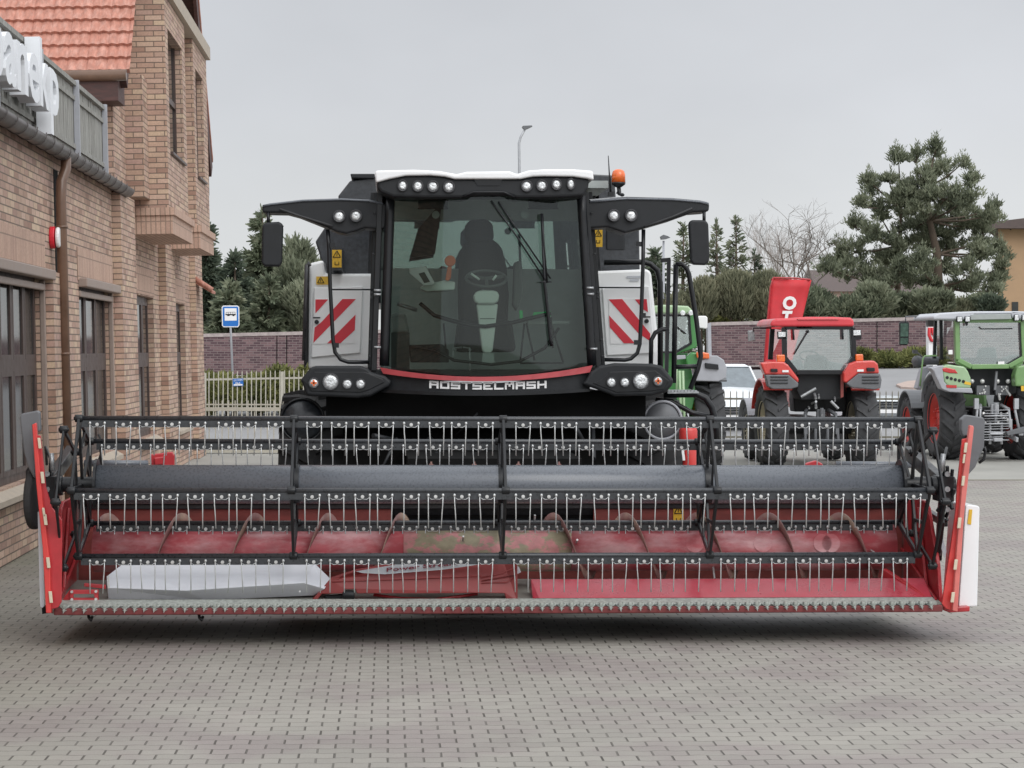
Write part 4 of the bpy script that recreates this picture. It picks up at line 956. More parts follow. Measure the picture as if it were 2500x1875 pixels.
# cab posts along the glass edge + side frames
for s in (-1, 1):
    m = MB(); m.tube([gp(s*1.012, v) for v in [i/10 for i in range(11)]], 0.045, 8); m.build('cab_post', MATS['black_paint'], cb)
    pts = [(930, 480), (962, 480), (948, 895), (905, 895), (915, 700)] if s < 0 else [(1410, 478), (1436, 478), (1465, 700), (1487, 890), (1440, 893), (1430, 700)]
    m = MB()
    a = W(pts[0][0], 480, YG+.1); 
    xs_ = (920, 905) if s < 0 else (1437, 1470)
    m.bar(W(xs_[0]+8*(-s), 470, YG+.05), W(xs_[1]+8*(-s), 905, YG+.05), 0.05, 0.06, (0, 1, 0))
    m.bar(W(xs_[0], 470, YG+.5), W(xs_[1], 905, YG+.5), 0.06, 0.08, (0, 1, 0)); m.bar(W(xs_[0], 470, YB), W(xs_[1], 905, YB), 0.12, 0.1, (0, 1, 0))
    for y_ in (520, 620, 715, 727, 830, 870): m.disc(W((xs_[0]*(905-y_)+xs_[1]*(y_-470))/435+s*4, y_, YG+.0), 0.012, 'Y', 0.02, 8)
    m.build('cab_frame', MATS['black_paint'], cb, bevel=0.006)
    m = MB(); p0, p1, p2, p3 = W(xs_[0], 480, YG+.12), W(xs_[1], 895, YG+.12), W(xs_[1], 895, YB), W(xs_[0], 480, YB); m.add([p0, p1, p2, p3], [(0, 1, 2, 3)]); m.build('side_window', MATS['clear_glass'], cb, fixn=False)
m = MB(); m.px([(905, 930), (1478, 930), (1478, 905), (905, 905)], YG+.05, 1.45)
m.build('cab_floor', MATS['black_plastic'], cb)
m = MB(); z0, z1 = W(1190, 905, YB).z, W(1190, 470, YB).z
xl_, xr_ = W(930, 600, YB).x, W(1462, 600, YB).x
m.box((xl_, YB, z0-.1), (xr_, YB+.05, z0+1.02)); m.box((xl_, YB, z1-.28), (xr_, YB+.05, z1)); m.box((xl_, YB, z0+1.0), (xl_+.12, YB+.05, z1)); m.box((xr_-.12, YB, z0+1.0), (xr_, YB+.05, z1))
m.build('cab_rear_wall', MATS['cab_grey'], cb)
m = MB(); m.box((xl_+.1, YB+.02, z0+1.0), (xr_-.1, YB+.03, z1-.25)); m.build('rear_window', MATS['clear_glass'], cb)
m = MB(); m.box((xl_+.02, YG+.35, z1-.03), (xr_-.02, YB, z1+.04)); m.build('headliner', MATS['cab_grey'], cb)
# roof: white cap and black visor with eight lamps
cap = [(915, 419), (922, 416), (1010, 414), (1072, 417), (1115, 425), (1140, 419), (1245, 418), (1262, 425), (1290, 416), (1330, 413), (1400, 413), (1448, 417), (1450, 440), (1435, 436), (1400, 431), (1330, 430), (1300, 431), (1270, 437), (1110, 437), (1085, 431), (1050, 428), (990, 429), (950, 437), (918, 446)]
m = MB(); m.px(cap, 19.42, 1.9); m.build('roof_cap', MATS['white_bright'], cb, bevel=0.018, seg=3)
vis = [(920, 440), (952, 434), (990, 428), (1050, 427), (1085, 430), (1110, 436), (1270, 436), (1300, 430), (1400, 430), (1440, 436), (1436, 460), (1425, 480), (1340, 484), (1260, 484), (1240, 478), (1150, 478), (1130, 484), (1040, 484), (960, 482), (930, 470), (920, 460)]
m = MB(); m.px(vis, 19.46, 0.5); m.build('roof_visor', MATS['black_plastic'], cb, bevel=0.03, seg=3)
cp([(1157, 438), (1226, 438), (1220, 453), (1166, 453)], 'visor_panel', 'black_paint', 19.452, 0.01)
m = MB(); m.tube([W(x, y, 19.45) for x, y in ((1130, 481), (1155, 469), (1230, 469), (1256, 481))], 0.012, 6); m.build('visor_seam', MATS['black_paint'], cb)
def lamp(px_, py_, r, Y, name='work_light', par=None, lens='lamp_chrome', sx=1.0, ring=1.35):
    m = MB(); c = W(px_, py_, Y); s_ = F/Y
    m.lathe([(0.001, 0.0), (r/s_*0.55, -0.006), (r/s_, 0.004), (r/s_, 0.03), (0.001, 0.03)], (0, 0, 0), 'Y', 24, True)
    l_ = m.build(name, MATS[lens], par or cb, M=Matrix.Translation(c) @ Matrix.Diagonal((sx, 1, 1, 1)))
    q = MB(); q.lathe([(r/s_*1.0, 0.003), (r/s_*ring*0.93, -0.012), (r/s_*ring, 0.0), (r/s_*ring, 0.03), (r/s_, 0.03)], (0, 0, 0), 'Y', 24, True); q.build('bezel', MATS['lamp_ring'], l_, M=Matrix.Translation(c) @ Matrix.Diagonal((sx, 1, 1, 1)))
    return l_
for x, y, sx in ((983, 453, .85), (1020, 454, .95), (1057, 455, 1), (1096, 456, 1), (1286, 454, 1), (1323, 453, .97), (1359, 450, .9), (1394, 449, .72)): lamp(x, y, 11, 19.44, sx=sx)
for x, y in ((828, 528), (869, 527), (1499, 526), (1541, 526)): lamp(x, y, 11.5, 19.84)
# wing arms
armL = [(640, 505), (640, 519), (700, 520), (730, 528), (800, 556), (822, 566), (846, 571), (868, 565), (890, 557), (938, 560), (946, 548), (946, 500), (930, 492), (900, 487), (832, 484), (740, 487), (660, 496), (642, 500)]
armR = [(1432, 495), (1440, 490), (1505, 483), (1530, 480), (1640, 483), (1710, 489), (1731, 494), (1732, 502), (1731, 516), (1690, 519), (1640, 537), (1575, 556), (1550, 563), (1527, 569), (1505, 562), (1485, 555), (1436, 557), (1430, 540)]
for pts, s in ((armL, -1), (armR, 1)):
    a_ = cp(pts, 'mirror_arm', 'black_plastic', 19.88, 0.42, bevel=0.02, seg=3)
    q = MB()
    if s < 0: top = [(642, 503), (660, 499), (740, 490), (832, 487), (900, 490), (935, 498)]; rec = [(683, 510), (735, 528), (812, 552)]
    else: top = [(1440, 493), (1505, 487), (1530, 485), (1640, 487), (1710, 493), (1730, 498)]; rec = [(1690, 508), (1640, 530), (1575, 553)]
    q.tube([W(x, y, 19.876) for x, y in top], 0.012, 6); q.build('arm_rim', MATS['reel_tube'], a_)
    q = MB(); q.tube([W(x, y, 19.872) for x, y in rec], 0.011, 6); q.build('arm_seam', MATS['rubber_grey'], a_)
m = MB()
m.px([(1438, 487), (1500, 481), (1540, 481), (1530, 487), (1450, 494)], 19.9, 0.2); m.build('bracket_plate', MATS['steel'], cb)
# mirrors hanging below the arm ends
for pts, st in (([(640, 552), (646, 543), (680, 541), (690, 546), (691, 560), (688, 640), (683, 651), (645, 650), (638, 642)], [(655, 519), (655, 548)]),
                ([(1682, 545), (1688, 537), (1722, 537), (1730, 545), (1733, 625), (1731, 640), (1722, 647), (1692, 646), (1687, 636)], [(1719, 516), (1719, 544)])):
    q = MB(); q.tube([W(x, y, 19.9) for x, y in st], 0.016, 8); st_ = q.build('mirror_stem', MATS['black_paint'], cb)
    cp(pts, 'mirror', 'black_plastic', 19.84, 0.09, st_, bevel=0.02, seg=3)
# guard rails hanging from arms
for pts in ([(800, 560), (803, 600), (806, 700), (813, 830), (818, 860), (832, 878), (850, 884), (902, 884)], [(1571, 560), (1570, 640), (1566, 760), (1562, 840), (1556, 862), (1540, 876), (1525, 879), (1476, 878)]):
    q = MB(); q.tube([W(x, y, 19.95) for x, y in pts], 0.019, 10); q.build('guard_rail', MATS['black_paint'], cb)
q = MB()
for a_, b_ in (((810, 707), (912, 707)), ((1460, 702), (1565, 702))): q.tube([W(*a_, 20.0), W(*b_, 20.0)], 0.008, 6)
for x, y in ((812, 599), (821, 843), (1559, 596), (1554, 836), (1570, 770)): q.cbox(W(x, y, 19.93), (0.05, 0.02, 0.045))
q.build('rail_clamps', MATS['black_paint'], cb)
q = MB(); 
for x, y in ((921, 709), (921, 719), (921, 848), (1440, 703), (1441, 718), (1449, 852)): q.tube([W(x-8, y, 19.8), W(x+9, y, 19.8)], 0.012, 8)
q.build('hinge', MATS['steel'], cb)
# front bumper band with lettering, red trim, lamp clusters
band = [(905, 905)]
def arc(yl, ym, yr, x0, x1, n=14): return [(x0+(x1-x0)*i/n, yl+(yr-yl)*i/n+(ym-(yl+yr)/2)*(1-(2*i/n-1)**2)) for i in range(n+1)]
lo = arc(955, 958, 952, 925, 1440); up = arc(900, 936, 896, 930, 1442)
m = MB()
f = []; 
def yfront(x): u = (x-1190)/260; return 19.72-0.30*max(0, 1-u*u)
def ribbon(lo, up, t, off, name, m_, bevel=0.004):
    m = MB(); n = len(lo); A = [W(x, y, yfront(x)+off) for x, y in lo]; B = [W(x, y, yfront(x)+off) for x, y in up]
    A2 = [v+Vector((0, t, 0)) for v in A]; B2 = [v+Vector((0, t, 0)) for v in B]
    V = A+B+A2+B2; fs = []
    for i in range(n-1):
        fs += [(i, i+1, n+i+1, n+i), (2*n+i, 3*n+i, 3*n+i+1, 2*n+i+1), (i, 2*n+i, 2*n+i+1, i+1), (n+i, n+i+1, 3*n+i+1, 3*n+i)]
    fs += [(0, n, 3*n, 2*n), (n-1, 3*n-1, 4*n-1, 2*n-1)]
    m.add(V, fs, False); return m.build(name, m_, cb)
ribbon(lo, up, 0.1, 0.02, 'front_bumper', 'black_plastic')
ribbon(arc(958, 966, 956, 930, 1440), arc(951, 957, 949, 930, 1440), 0.12, -0.01, 'bumper_lip', 'black_paint')
tl, tu = arc(912, 931, 909, 935, 1440), arc(897, 920, 892, 928, 1447)
ribbon(tl, tu, 0.06, -0.03, 'red_trim', mat('trim_red', (0.42, 0.06, 0.07), 0.4, coat=0.2))
GL = {'R': ["11111", "10001", "11111", "11011", "10001"][0:5], 'O': ["11111", "10001", "10001", "10001", "11111"], 'S': ["11111", "10000", "11111", "00001", "11111"], 'T': ["11111", "00100", "00100", "00100", "00100"],
      'E': ["11111", "10000", "11110", "10000", "11111"], 'L': ["10000", "10000", "10000", "10000", "11111"], 'M': ["11011", "11111", "10101", "10001", "10001"], 'A': ["01111", "11001", "11111", "11001", "11001"], 'H': ["10001", "10001", "11111", "10001", "10001"]}
GL['R'] = ["11111", "10001", "11111", "10001", "10001"]; GL['A'] = ["11111", "10001", "11111", "10001", "10001"]
word = 'ROSTSELMASH'; x = 1048.0; lw_ = (1338-1048)/11
m = MB()
for i, ch in enumerate(word):
    g = GL[ch]; xw_ = [1.25, 1, 1, 1, 1.25] if ch not in 'TM' else [1, 1, 1.1, 1, 1]; tot = sum(xw_); ww = lw_-3.5
    x0 = 1048+i*lw_; 
    for r_ in range(5):
        for c_ in range(5):
            if g[r_][c_] == '1':
                xa = x0+ww*sum(xw_[:c_])/tot; xb = x0+ww*sum(xw_[:c_+1])/tot
                ym = 942.0-4.5*(abs((xa-1190)/150))**2*0.9
                hw_ = [0, 4.4, 7.0, 11.2, 13.8, 18.2]; ya, yb = ym-9+hw_[r_], ym-9+hw_[r_+1]
                Yt = yfront((xa+xb)/2)+0.012
                p = [W(xa, ya, Yt), W(xb, ya, Yt), W(xb, yb, Yt), W(xa, yb, Yt)]; m.add(p, [(0, 1, 2, 3)])
m.build('name_lettering', MATS['sign_white'], cb, fixn=False)
clL = [(738, 935), (732, 930), (758, 898), (770, 893), (880, 893), (900, 900), (905, 908), (940, 918), (957, 932), (950, 943), (905, 968), (875, 972), (748, 966)]
clR = [(1428, 930), (1442, 908), (1462, 893), (1500, 886), (1592, 888), (1615, 893), (1645, 928), (1640, 942), (1625, 958), (1590, 966), (1500, 968), (1455, 950), (1420, 938)]
inL = [(745, 934), (768, 908), (890, 908), (935, 926), (937, 934), (900, 952), (880, 958), (760, 955)]
inR = [(1448, 936), (1470, 925), (1490, 908), (1600, 905), (1634, 930), (1622, 950), (1588, 955), (1505, 958)]
for pts, inn, lamps in ((clL, inL, ((766, 935, 12, 'c'), (807, 932, 19, 'w'), (848, 937, 11.5, 'w'), (880, 937, 11.5, 'w'))), (clR, inR, ((1493, 933, 11.5, 'w'), (1526, 933, 11.5, 'w'), (1565, 930, 19, 'w'), (1607, 930, 12, 'c')))):
    q = MB()
    A = [W(x, y, 19.68) for x, y in pts]; 
    q.prism([W(x, y, 19.62) for x, y in pts], [W(x, y, 20.2) for x, y in pts]); cl_ = q.build('lamp_cluster', MATS['black_plastic'], cb, bevel=0.03, seg=3)
    q = MB(); q.px(inn, 19.612, 0.02); q.build('lamp_recess', MATS['black_paint'], cl_, bevel=0.004)
    for x, y, r_, k in lamps:
        lamp(x, y, r_, 19.60, 'headlamp', cl_ if False else cb, 'lamp_chrome', ring=1.12)
        if k == 'c':
            c = W(x, y, 19.585); q = MB(); q.disc(c, 0.014, 'Y', 0.01, 16); q.cbox(c, (0.056, 0.012, 0.016)); q.cbox(c, (0.016, 0.012, 0.056)); q.build('indicator_lens', MATS['orange_lens'], cb)
# wiper (pantograph) on the glass
def gpx(px_, py_, off=-0.03):
    u = (px_-1190)/250; v = (915-py_)/435; Y = YG-0.32*(1-u*u)-0.015*sin(pi*max(0, min(1, v)))
    return W(px_, py_, Y+off)
m = MB(); m.tube([gpx(1199, 490), gpx(1260, 575), gpx(1335, 690)], 0.009, 6); m.tube([gpx(1217, 492), gpx(1262, 560), gpx(1344, 680)], 0.008, 6)
m.tube([gpx(1323, 522), gpx(1327, 590), gpx(1336, 690)], 0.010, 6); m.tube([gpx(1323, 522, -.02), gpx(1330, 690, -.02), gpx(1344, 830, -.02), gpx(1347, 845, -.02)], 0.016, 6)
m.tube([gpx(1318, 689), gpx(1346, 688)], 0.008, 6); m.build('wiper', MATS['black_paint'], cb)
# cab interior
m = MB()
m.px([(1118, 700), (1122, 620), (1135, 590), (1175, 580), (1200, 582), (1225, 600), (1237, 650), (1243, 720), (1240, 790), (1120, 790)], 20.65, 0.14)
seat = m.build('seat', MATS['seat_cloth'], cb, bevel=0.05, seg=3)
cp([(1134, 582), (1136, 550), (1148, 536), (1190, 534), (1203, 548), (1207, 585), (1195, 592), (1146, 592)], 'headrest', 'seat_cloth', 20.62, 0.13, seat, bevel=0.04, seg=3)
cp([(1120, 780), (1250, 780), (1262, 860), (1110, 860)], 'seat_cushion', 'seat_cloth', 20.3, 0.5, seat, bevel=0.06, seg=3)
cp([(1256, 640), (1272, 635), (1276, 720), (1262, 760), (1252, 745)], 'armrest', 'cab_trim', 20.6, 0.2, seat, bevel=0.02)
m = MB(); c = W(1187, 680, 20.05); Mt = Matrix.Rotation(R(-62), 4, 'X')
m.lathe([(0.19+0.014*cos(a), 0.014*sin(a)) for a in [2*pi*i/8 for i in range(8)]], (0, 0, 0), 'Y', 32, True, close=True)
for a in (0.35, pi-0.35, 1.5*pi): m.bar((0, 0, 0), (0.19*cos(a), 0, 0.19*sin(a)), 0.03, 0.012)
m.build('steering_wheel', MATS['cab_trim'], cb, M=Matrix.Translation(c) @ Matrix.Rotation(R(-65), 4, 'X') @ Matrix.Rotation(0, 4, 'Y'))
m = MB(); m.tube([W(1150, 668, 19.93), W(1171, 683, 19.93)], 0.012, 6); m.tube([W(1212, 672, 19.93), W(1203, 684, 19.93)], 0.012, 6); m.build('spoke_trim', MATS['cab_light'], cb)
m = MB(); m.px([(1156, 722), (1162, 712), (1178, 707), (1202, 708), (1215, 712), (1219, 722), (1216, 738), (1205, 742), (1168, 742), (1158, 736)], 19.92, 0.12)
col_ = m.build('steering_column', MATS['cab_light'], cb, bevel=0.02, seg=3)
cp([(1163, 742), (1216, 742), (1203, 855), (1198, 862), (1182, 862), (1177, 855)], 'column_cover', 'cab_light', 19.96, 0.10, col_, bevel=0.015)
cp([(1178, 862), (1205, 862), (1209, 892), (1176, 892)], 'column_boot', 'cab_grey', 19.97, 0.08, col_)
cp([(1172, 777), (1208, 777), (1208, 779), (1172, 779)], 'seam', 'cab_trim', 19.955, 0.01, col_)
cp([(999, 655), (1040, 650), (1061, 690), (1058, 696), (1035, 697), (1000, 668)], 'monitor', 'sign_white', 20.0, 0.04, bevel=0.008)
cp([(1022, 668), (1036, 664), (1050, 688), (1036, 691)], 'monitor_back', 'cab_trim', 19.985, 0.02)
cp([(1030, 697), (1085, 684), (1112, 688), (1110, 708), (1042, 712), (1025, 704)], 'console', 'cab_light', 20.1, 0.35, bevel=0.015)
m = MB(); m.disc(W(1099, 637, 20.02), 0.052, 'Y', 0.04, 20); m.px([(1093, 650), (1103, 650), (1101, 680), (1095, 686), (1087, 684)], 20.03, 0.04); m.build('orange_lever', MATS['reel_orange'], cb, bevel=0.008)
cp([(1303, 762), (1345, 760), (1345, 772), (1300, 773)], 'green_tag', 'green_tag', 20.05, 0.03)
cp([(1290, 785), (1390, 783), (1390, 790), (1290, 792)], 'shelf', 'cab_grey', 20.2, 0.3); cp([(1268, 758), (1276, 758), (1277, 785), (1269, 785)], 'hand_lever', 'green_tag', 20.05, 0.02)
cp([(954, 765), (990, 765), (1000, 812), (958, 812)], 'side_console', 'cab_grey', 20.2, 0.6, bevel=0.02); cp([(955, 812), (1000, 812), (1000, 905), (955, 905)], 'console_base', 'cab_trim', 20.2, 0.6)
cp([(998, 842), (1080, 840), (1096, 855), (1096, 885), (1002, 885)], 'footrest', 'black_plastic', 19.85, 0.15, bevel=0.01)
m = MB(); m.tube([W(1106, 884, 19.8), W(1106, 850, 19.85), W(1128, 848, 19.85)], 0.008, 6); m.tube([W(1147, 905, 19.75), W(1147, 850, 19.85), W(1130, 848, 19.85)], 0.008, 6)
m.ball(W(1111, 854, 19.82), 0.014, 8, 6); m.ball(W(1147, 854, 19.82), 0.014, 8, 6); m.tube([W(970, 742, 20.0), W(1018, 757, 20.0)], 0.018, 8); m.build('pedals', MATS['steel'], cb)
# black harness sweep behind glass
m = MB(); m.tube([W(x, y, 19.95) for x, y in ((1025, 740), (1060, 770), (1100, 782), (1150, 795), (1185, 797), (1250, 788), (1290, 778), (1345, 765))], 0.019, 8)
m.tube([W(x, y, 19.78) for x, y in ((1000, 845), (1060, 855), (1110, 880), (1200, 890), (1270, 882), (1330, 850), (1365, 800))], 0.014, 8)
for a, b in (((1280, 790), (1270, 885)), ((1285, 790), (1305, 880)), ((1345, 790), (1375, 885)), ((1345, 775), (1350, 850)), ((1083, 790), (1090, 870)), ((1270, 887), (1375, 886))): m.tube([W(*a, 19.85), W(*b, 19.8)], 0.010, 6)
m.build('pedal_frame', MATS['black_paint'], cb)
for x in (1002, 1271):
    m = MB(); m.px([(x+18, 485), (x+92, 485), (x+90, 508), (x+20, 508)], 19.75, 0.01); m.tube([W(x+18, 509, 19.74), W(x+92, 509, 19.74)], 0.008, 6); m.build('sun_blind', MATS['black_plastic'], cb)
    m = MB(); m.disc(W(x+ (62 if x < 1100 else 10), 524, 19.9), 0.036, 'Y', 0.03, 16); m.build('air_vent', MATS['cab_grey'], cb)
# curtain / dark blind at left and rear window pillars
cp([(1020, 560), (1080, 490), (1062, 620), (1000, 630)], 'side_screen', 'black_plastic', 20.9, 0.03)
# antenna + beacon
m = MB(); m.tube([W(1491, 474, 20.0), W(1488, 430, 20.0), W(1485, 380, 20.0)], [0.012, 0.008, 0.004], 6); m.cbox(W(1491, 474, 20.0), (0.05, 0.05, 0.04)); m.build('antenna', MATS['black_paint'], cb)
m = MB(); c = W(1510, 440, 20.0); s_ = F/20.0
m.lathe([(0.001, 0.125), (0.03, 0.122), (0.055, 0.105), (0.064, 0.07), (0.066, 0.0), (0.001, 0.0)], (c.x, c.y, c.z-0.02), 'Z', 20); m.build('beacon', MATS['orange_lens'], cb)
m = MB(); m.lathe([(0.001, 0.02), (0.068, 0.018), (0.064, 0.0), (0.03, -0.025), (0.001, -0.03)], (c.x, c.y, c.z-0.04), 'Z', 20); m.tube([c+Vector((0, 0, -.05)), c+Vector((.01, 0, -.13)), W(1521, 476, 20.0)], 0.02, 8); m.tube([W(1505, 470, 20), W(1524, 477, 20)], 0.012, 6); m.build('beacon_stalk', MATS['black_paint'], cb)
# right-hand ladder platform: posts, gate rails, steps
m = MB()
m.tube([W(x, y, 20.9) for x, y in ((1475, 641), (1570, 640), (1588, 645), (1605, 660), (1612, 690), (1612, 900))], 0.028, 10)
m.build('platform_rail', MATS['black_paint'], cb); m = MB()
m.tube([W(x, y, 20.3) for x, y in ((1589, 890), (1590, 830), (1600, 812), (1618, 804), (1630, 804))], 0.022, 8)
m.build('platform_rail', MATS['black_paint'], cb)
m = MB()
m.bar(W(1633, 634, 20.3), W(1627, 910, 20.3), 0.035, 0.035, (0, 1, 0)); m.bar(W(1613, 636, 20.3), W(1637, 634, 20.3), 0.03, 0.04); m.tube([W(1650, 645, 20.3), W(1645, 935, 20.3)], 0.025, 8)
m.tube([W(x, y, 20.3) for x, y in ((1650, 645), (1665, 645), (1676, 655), (1682, 670), (1700, 780), (1711, 870), (1704, 900), (1685, 950))], 0.024, 10)
m.tube([W(1645, 896, 20.3), W(1706, 894, 20.3)], 0.022, 8)
m.build('ladder_gate', MATS['black_paint'], cb)
m = MB(); m.tube([W(x, y, 20.2) for x, y in ((1620, 963), (1700, 962), (1722, 972), (1738, 995), (1747, 1030), (1750, 1080))], 0.034, 10)
m.tube([W(x, y, 20.2) for x, y in ((1600, 975), (1640, 980), (1690, 1008), (1735, 1018))], 0.024, 8); m.tube([W(1745, 1010, 20.2), W(1742, 1110, 20.2)], 0.024, 8)
m.build('ladder_rail', MATS['black_paint'], cb)
m = MB()
for i in range(9): m.px([(1632+i*8, 953), (1638+i*8, 953), (1637+i*8, 957), (1631+i*8, 957)], 20.15, 0.35)
m.px([(1630, 957), (1706, 956), (1706, 960), (1630, 961)], 20.1, .5); m.build('step_grating', MATS['steel'], cb)
# undercarriage: axle, feeder house, fenders, wheels
m = MB(); m.box((CX-0.75, 18.3, 0.45), (CX+0.75, 20.6, 1.35)); m.box((CX-1.35, 20.3, 0.9), (CX+1.35, 25.0, 1.85)); m.box((CX-1.25, 20.6, 0.55), (CX+1.25, 21.5, 0.92)); m.box((CX-1.5, 19.95, 1.55), (CX+1.5, 20.6, 1.9)); m.build('feeder_house', MATS['underside'], cb)
rn = random.Random(8); m = MB()
for i in range(26):
    x = CX+rn.uniform(-1.0, 1.0); z = rn.uniform(0.7, 1.5); m.tube([(x, 19.9-rn.random()*.8, z), (x+rn.uniform(-.3, .3), 19.8-rn.random()*.5, z+rn.uniform(-.3, .3))], rn.uniform(.01, .03), 6)
m.build('hydraulic_pipes', MATS['black_plastic'], cb)
m = MB()
for x in (CX-.55, CX-.18, CX+.2, CX+.55): m.disc((x, 18.28, 1.28), 0.03, 'Y', .02, 6); m.cbox((x, 18.28, 1.28), (.09, .01, .015)); m.cbox((x, 18.28, 1.28), (.015, .01, .09))
m.build('feeder_bolts', MATS['flight_steel'], cb)
def make_tyre(Rr, w, rim, name, parent, c, nl=20, lug=0.045, mt='rubber', spin=0.0, lw=0.05, flip=1):
    """tyre (lathe) with tread bars in one mesh"""
    m = MB(); h = w/2; sh = 0.16*Rr
    prof = [(rim, -h*.78), (rim+.04, -h*.92), (Rr-sh*1.1, -h), (Rr-sh*.35, -h*.93), (Rr-.02, -h*.72), (Rr, -h*.3), (Rr+.004, 0), (Rr, h*.3), (Rr-.02, h*.72), (Rr-sh*.35, h*.93), (Rr-sh*1.1, h), (rim+.04, h*.92), (rim, h*.78)]
    m.lathe(prof, c, 'X', 40, True, close=True)
    c = Vector(c)
    for k in range(nl):
        for s in (-1, 1):
            a0 = 2*pi*(k+(0.5 if s > 0 else 0))/nl+spin; da = flip*0.62*2*pi/nl*1.15
            pts = []
            for t_ in (0.0, 0.5, 1.0, 1.12):
                x = s*h*(0.03+0.93*min(t_, 1.0)); rr = Rr+lug if t_ < 1.0 else (Rr-0.02+lug*.6 if t_ == 1.0 else Rr-sh*0.8)
                rin = Rr-.03 if t_ <= 1.0 else Rr-sh*0.9
                if t_ > 1: x = s*h*1.01
                a = a0+da*min(t_, 1.05)
                pts.append((x, a, rr, rin))
            vs = []
            for x, a, rr, rin in pts:
                wd = lw/Rr
                for aa in (a-wd/2, a+wd/2):
                    for r_ in (rin, rr): vs.append(c+Vector((x, r_*cos(aa), r_*sin(aa))))
            fs = []
            for i in range(3):
                b0, b1 = i*4, (i+1)*4
                fs += [(b0, b1, b1+1, b0+1), (b0+1, b1+1, b1+3, b0+3), (b0+3, b1+3, b1+2, b0+2)]
            fs += [(0, 1, 3, 2), (12, 14, 15, 13)]
            m.add(vs, fs)
    return m.build(name, MATS[mt], parent)
def make_rim(Rm, w, parent, c, m_, side=-1):
    m = MB(); h = w/2*.8
    m.lathe([(Rm, -h), (Rm+.012, -h-.01), (Rm+.012, -h+.03), (Rm*.88, -h+.06), (Rm*.82, -h*.2), (Rm*.5, -h*.35), (Rm*.45, -h*.55), (Rm*.2, -h*.55), (0.001, -h*.6)], c, 'X', 32)
    m.lathe([(Rm, h), (Rm+.012, h+.01), (Rm+.012, h-.03), (Rm*.88, h-.06), (Rm*.82, h*.2), (0.001, h*.3)], c, 'X', 32)
    for k in range(8):
        a = 2*pi*k/8; p = Vector(c)+Vector((side*h*.42, Rm*.38*cos(a), Rm*.38*sin(a))); m.tube([p, p+Vector((side*.1, 0, 0))], 0.018, 6)
    return m.build('rim', MATS[m_], parent)
for s in (-1, 1):
    c = (CX+s*1.62, 21.35, 0.93)
    w_ = bpy.data.objects.new('wheel', None); COL.objects.link(w_); w_.parent = cb; w_.location = Vector(c)-Vector(cb.location); w_.empty_display_size = .2
    t_ = make_tyre(0.90, 0.72, 0.42, 'tyre', w_, c, 22, 0.05, lw=0.075, flip=-1)
    make_rim(0.42, 0.7, w_, c, 'red_paint')
# drums near each front wheel (rounded belt covers)
for x, r_ in ((738, 52), (1618, 46)):
    c = W(x, 1026, 20.05); q_ = r_/257
    m = MB(); m.lathe([(.001, -.06), (q_*.45, -.05), (q_*.8, -.02), (q_, .03), (q_, .22), (.001, .22)], c, 'Y', 32); dm = m.build('belt_cover', MATS['wet_black'] if x < 1000 else MATS['tractor_grey'], cb)
    m = MB()
    for k in (.55, 1.0): m.lathe([(q_*k+.012, -.055+.05*k), (q_*k+.012, -.03+.05*k), (q_*k-.012, -.03+.05*k), (q_*k-.012, -.055+.05*k)], c, 'Y', 32, close=True)
    m.build('belt_ring', MATS['black_paint'] if x < 1000 else MATS['light_grey'], dm)
# fire extinguisher bracketed to the machine
fe = thing('fire_extinguisher', W(1680, 1142, 20.0), 'red fire extinguisher with a red cap strapped upright below the harvester ladder', 'extinguisher')
m = MB(); c = W(1683, 1160, 20.0); m.lathe([(0.001, 0.0), (0.062, 0.005), (0.066, 0.03), (0.066, 0.36), (0.04, 0.41), (0.001, 0.42)], c, 'Z', 20); m.build('cylinder', MATS['bright_red'], fe)
m = MB(); m.lathe([(0.085, -0.02), (0.088, 0.0), (0.088, 0.09), (0.075, 0.13), (0.03, 0.14), (0.001, 0.14)], W(1680, 1075, 20.0), 'Z', 20); m.build('cap_cover', MATS['bright_red'], fe)
m = MB(); m.px([(1664, 1100), (1670, 1098), (1673, 1124), (1667, 1124)], 19.92, .01); m.build('tag', MATS['sign_white'], fe)
# ================================================================ TRACTORS
def zz(ox, oy, k):
    return lambda pts: [(ox+p[0]/k, oy+p[1]/k)+tuple(p[2:]) for p in pts]
def framebars(mb, pts, Y, w, t, close=True):
    P = [W(x, y, Y) for x, y in pts]; n = len(P)
    for i in range(n if close else n-1): mb.bar(P[i], P[(i+1) % n], t, w, (0, 1, 0))
    return mb
def arch(par, cx, cy, cz, r, w, a0, a1, m_, name='fender', th=0.04):
    m = MB(); n = 14; V = []
    for i in range(n+1):
        a = R(a0+(a1-a0)*i/n)
        for r_ in (r, r+th):
            for x in (cx-w/2, cx+w/2): V.append((x, cy+r_*cos(a), cz+r_*sin(a)))
    F_ = [f for i in range(n) for f in ((i*4, i*4+1, i*4+5, i*4+4), (i*4+2, i*4+6, i*4+7, i*4+3), (i*4, i*4+4, i*4+6, i*4+2), (i*4+1, i*4+3, i*4+7, i*4+5))]+[(0, 2, 3, 1), (n*4, n*4+1, n*4+3, n*4+2)]
    m.add(V, F_, False); return m.build(name, MATS[m_], par, bevel=0.01)
def wheel(par, c, Rr, w, rimr, m_rim, side, nl=18, lug=0.045, lw=0.06):
    e = bpy.data.objects.new('wheel', None); COL.objects.link(e); e.parent = par; e.location = Vector(c)-Vector(par.location); e.empty_display_size = .2
    make_tyre(Rr, w, rimr, 'tyre', e, c, nl, lug, 'rubber_grey', 0.1, lw, flip=-1); make_rim(rimr, w, e, c, m_rim, side); return e
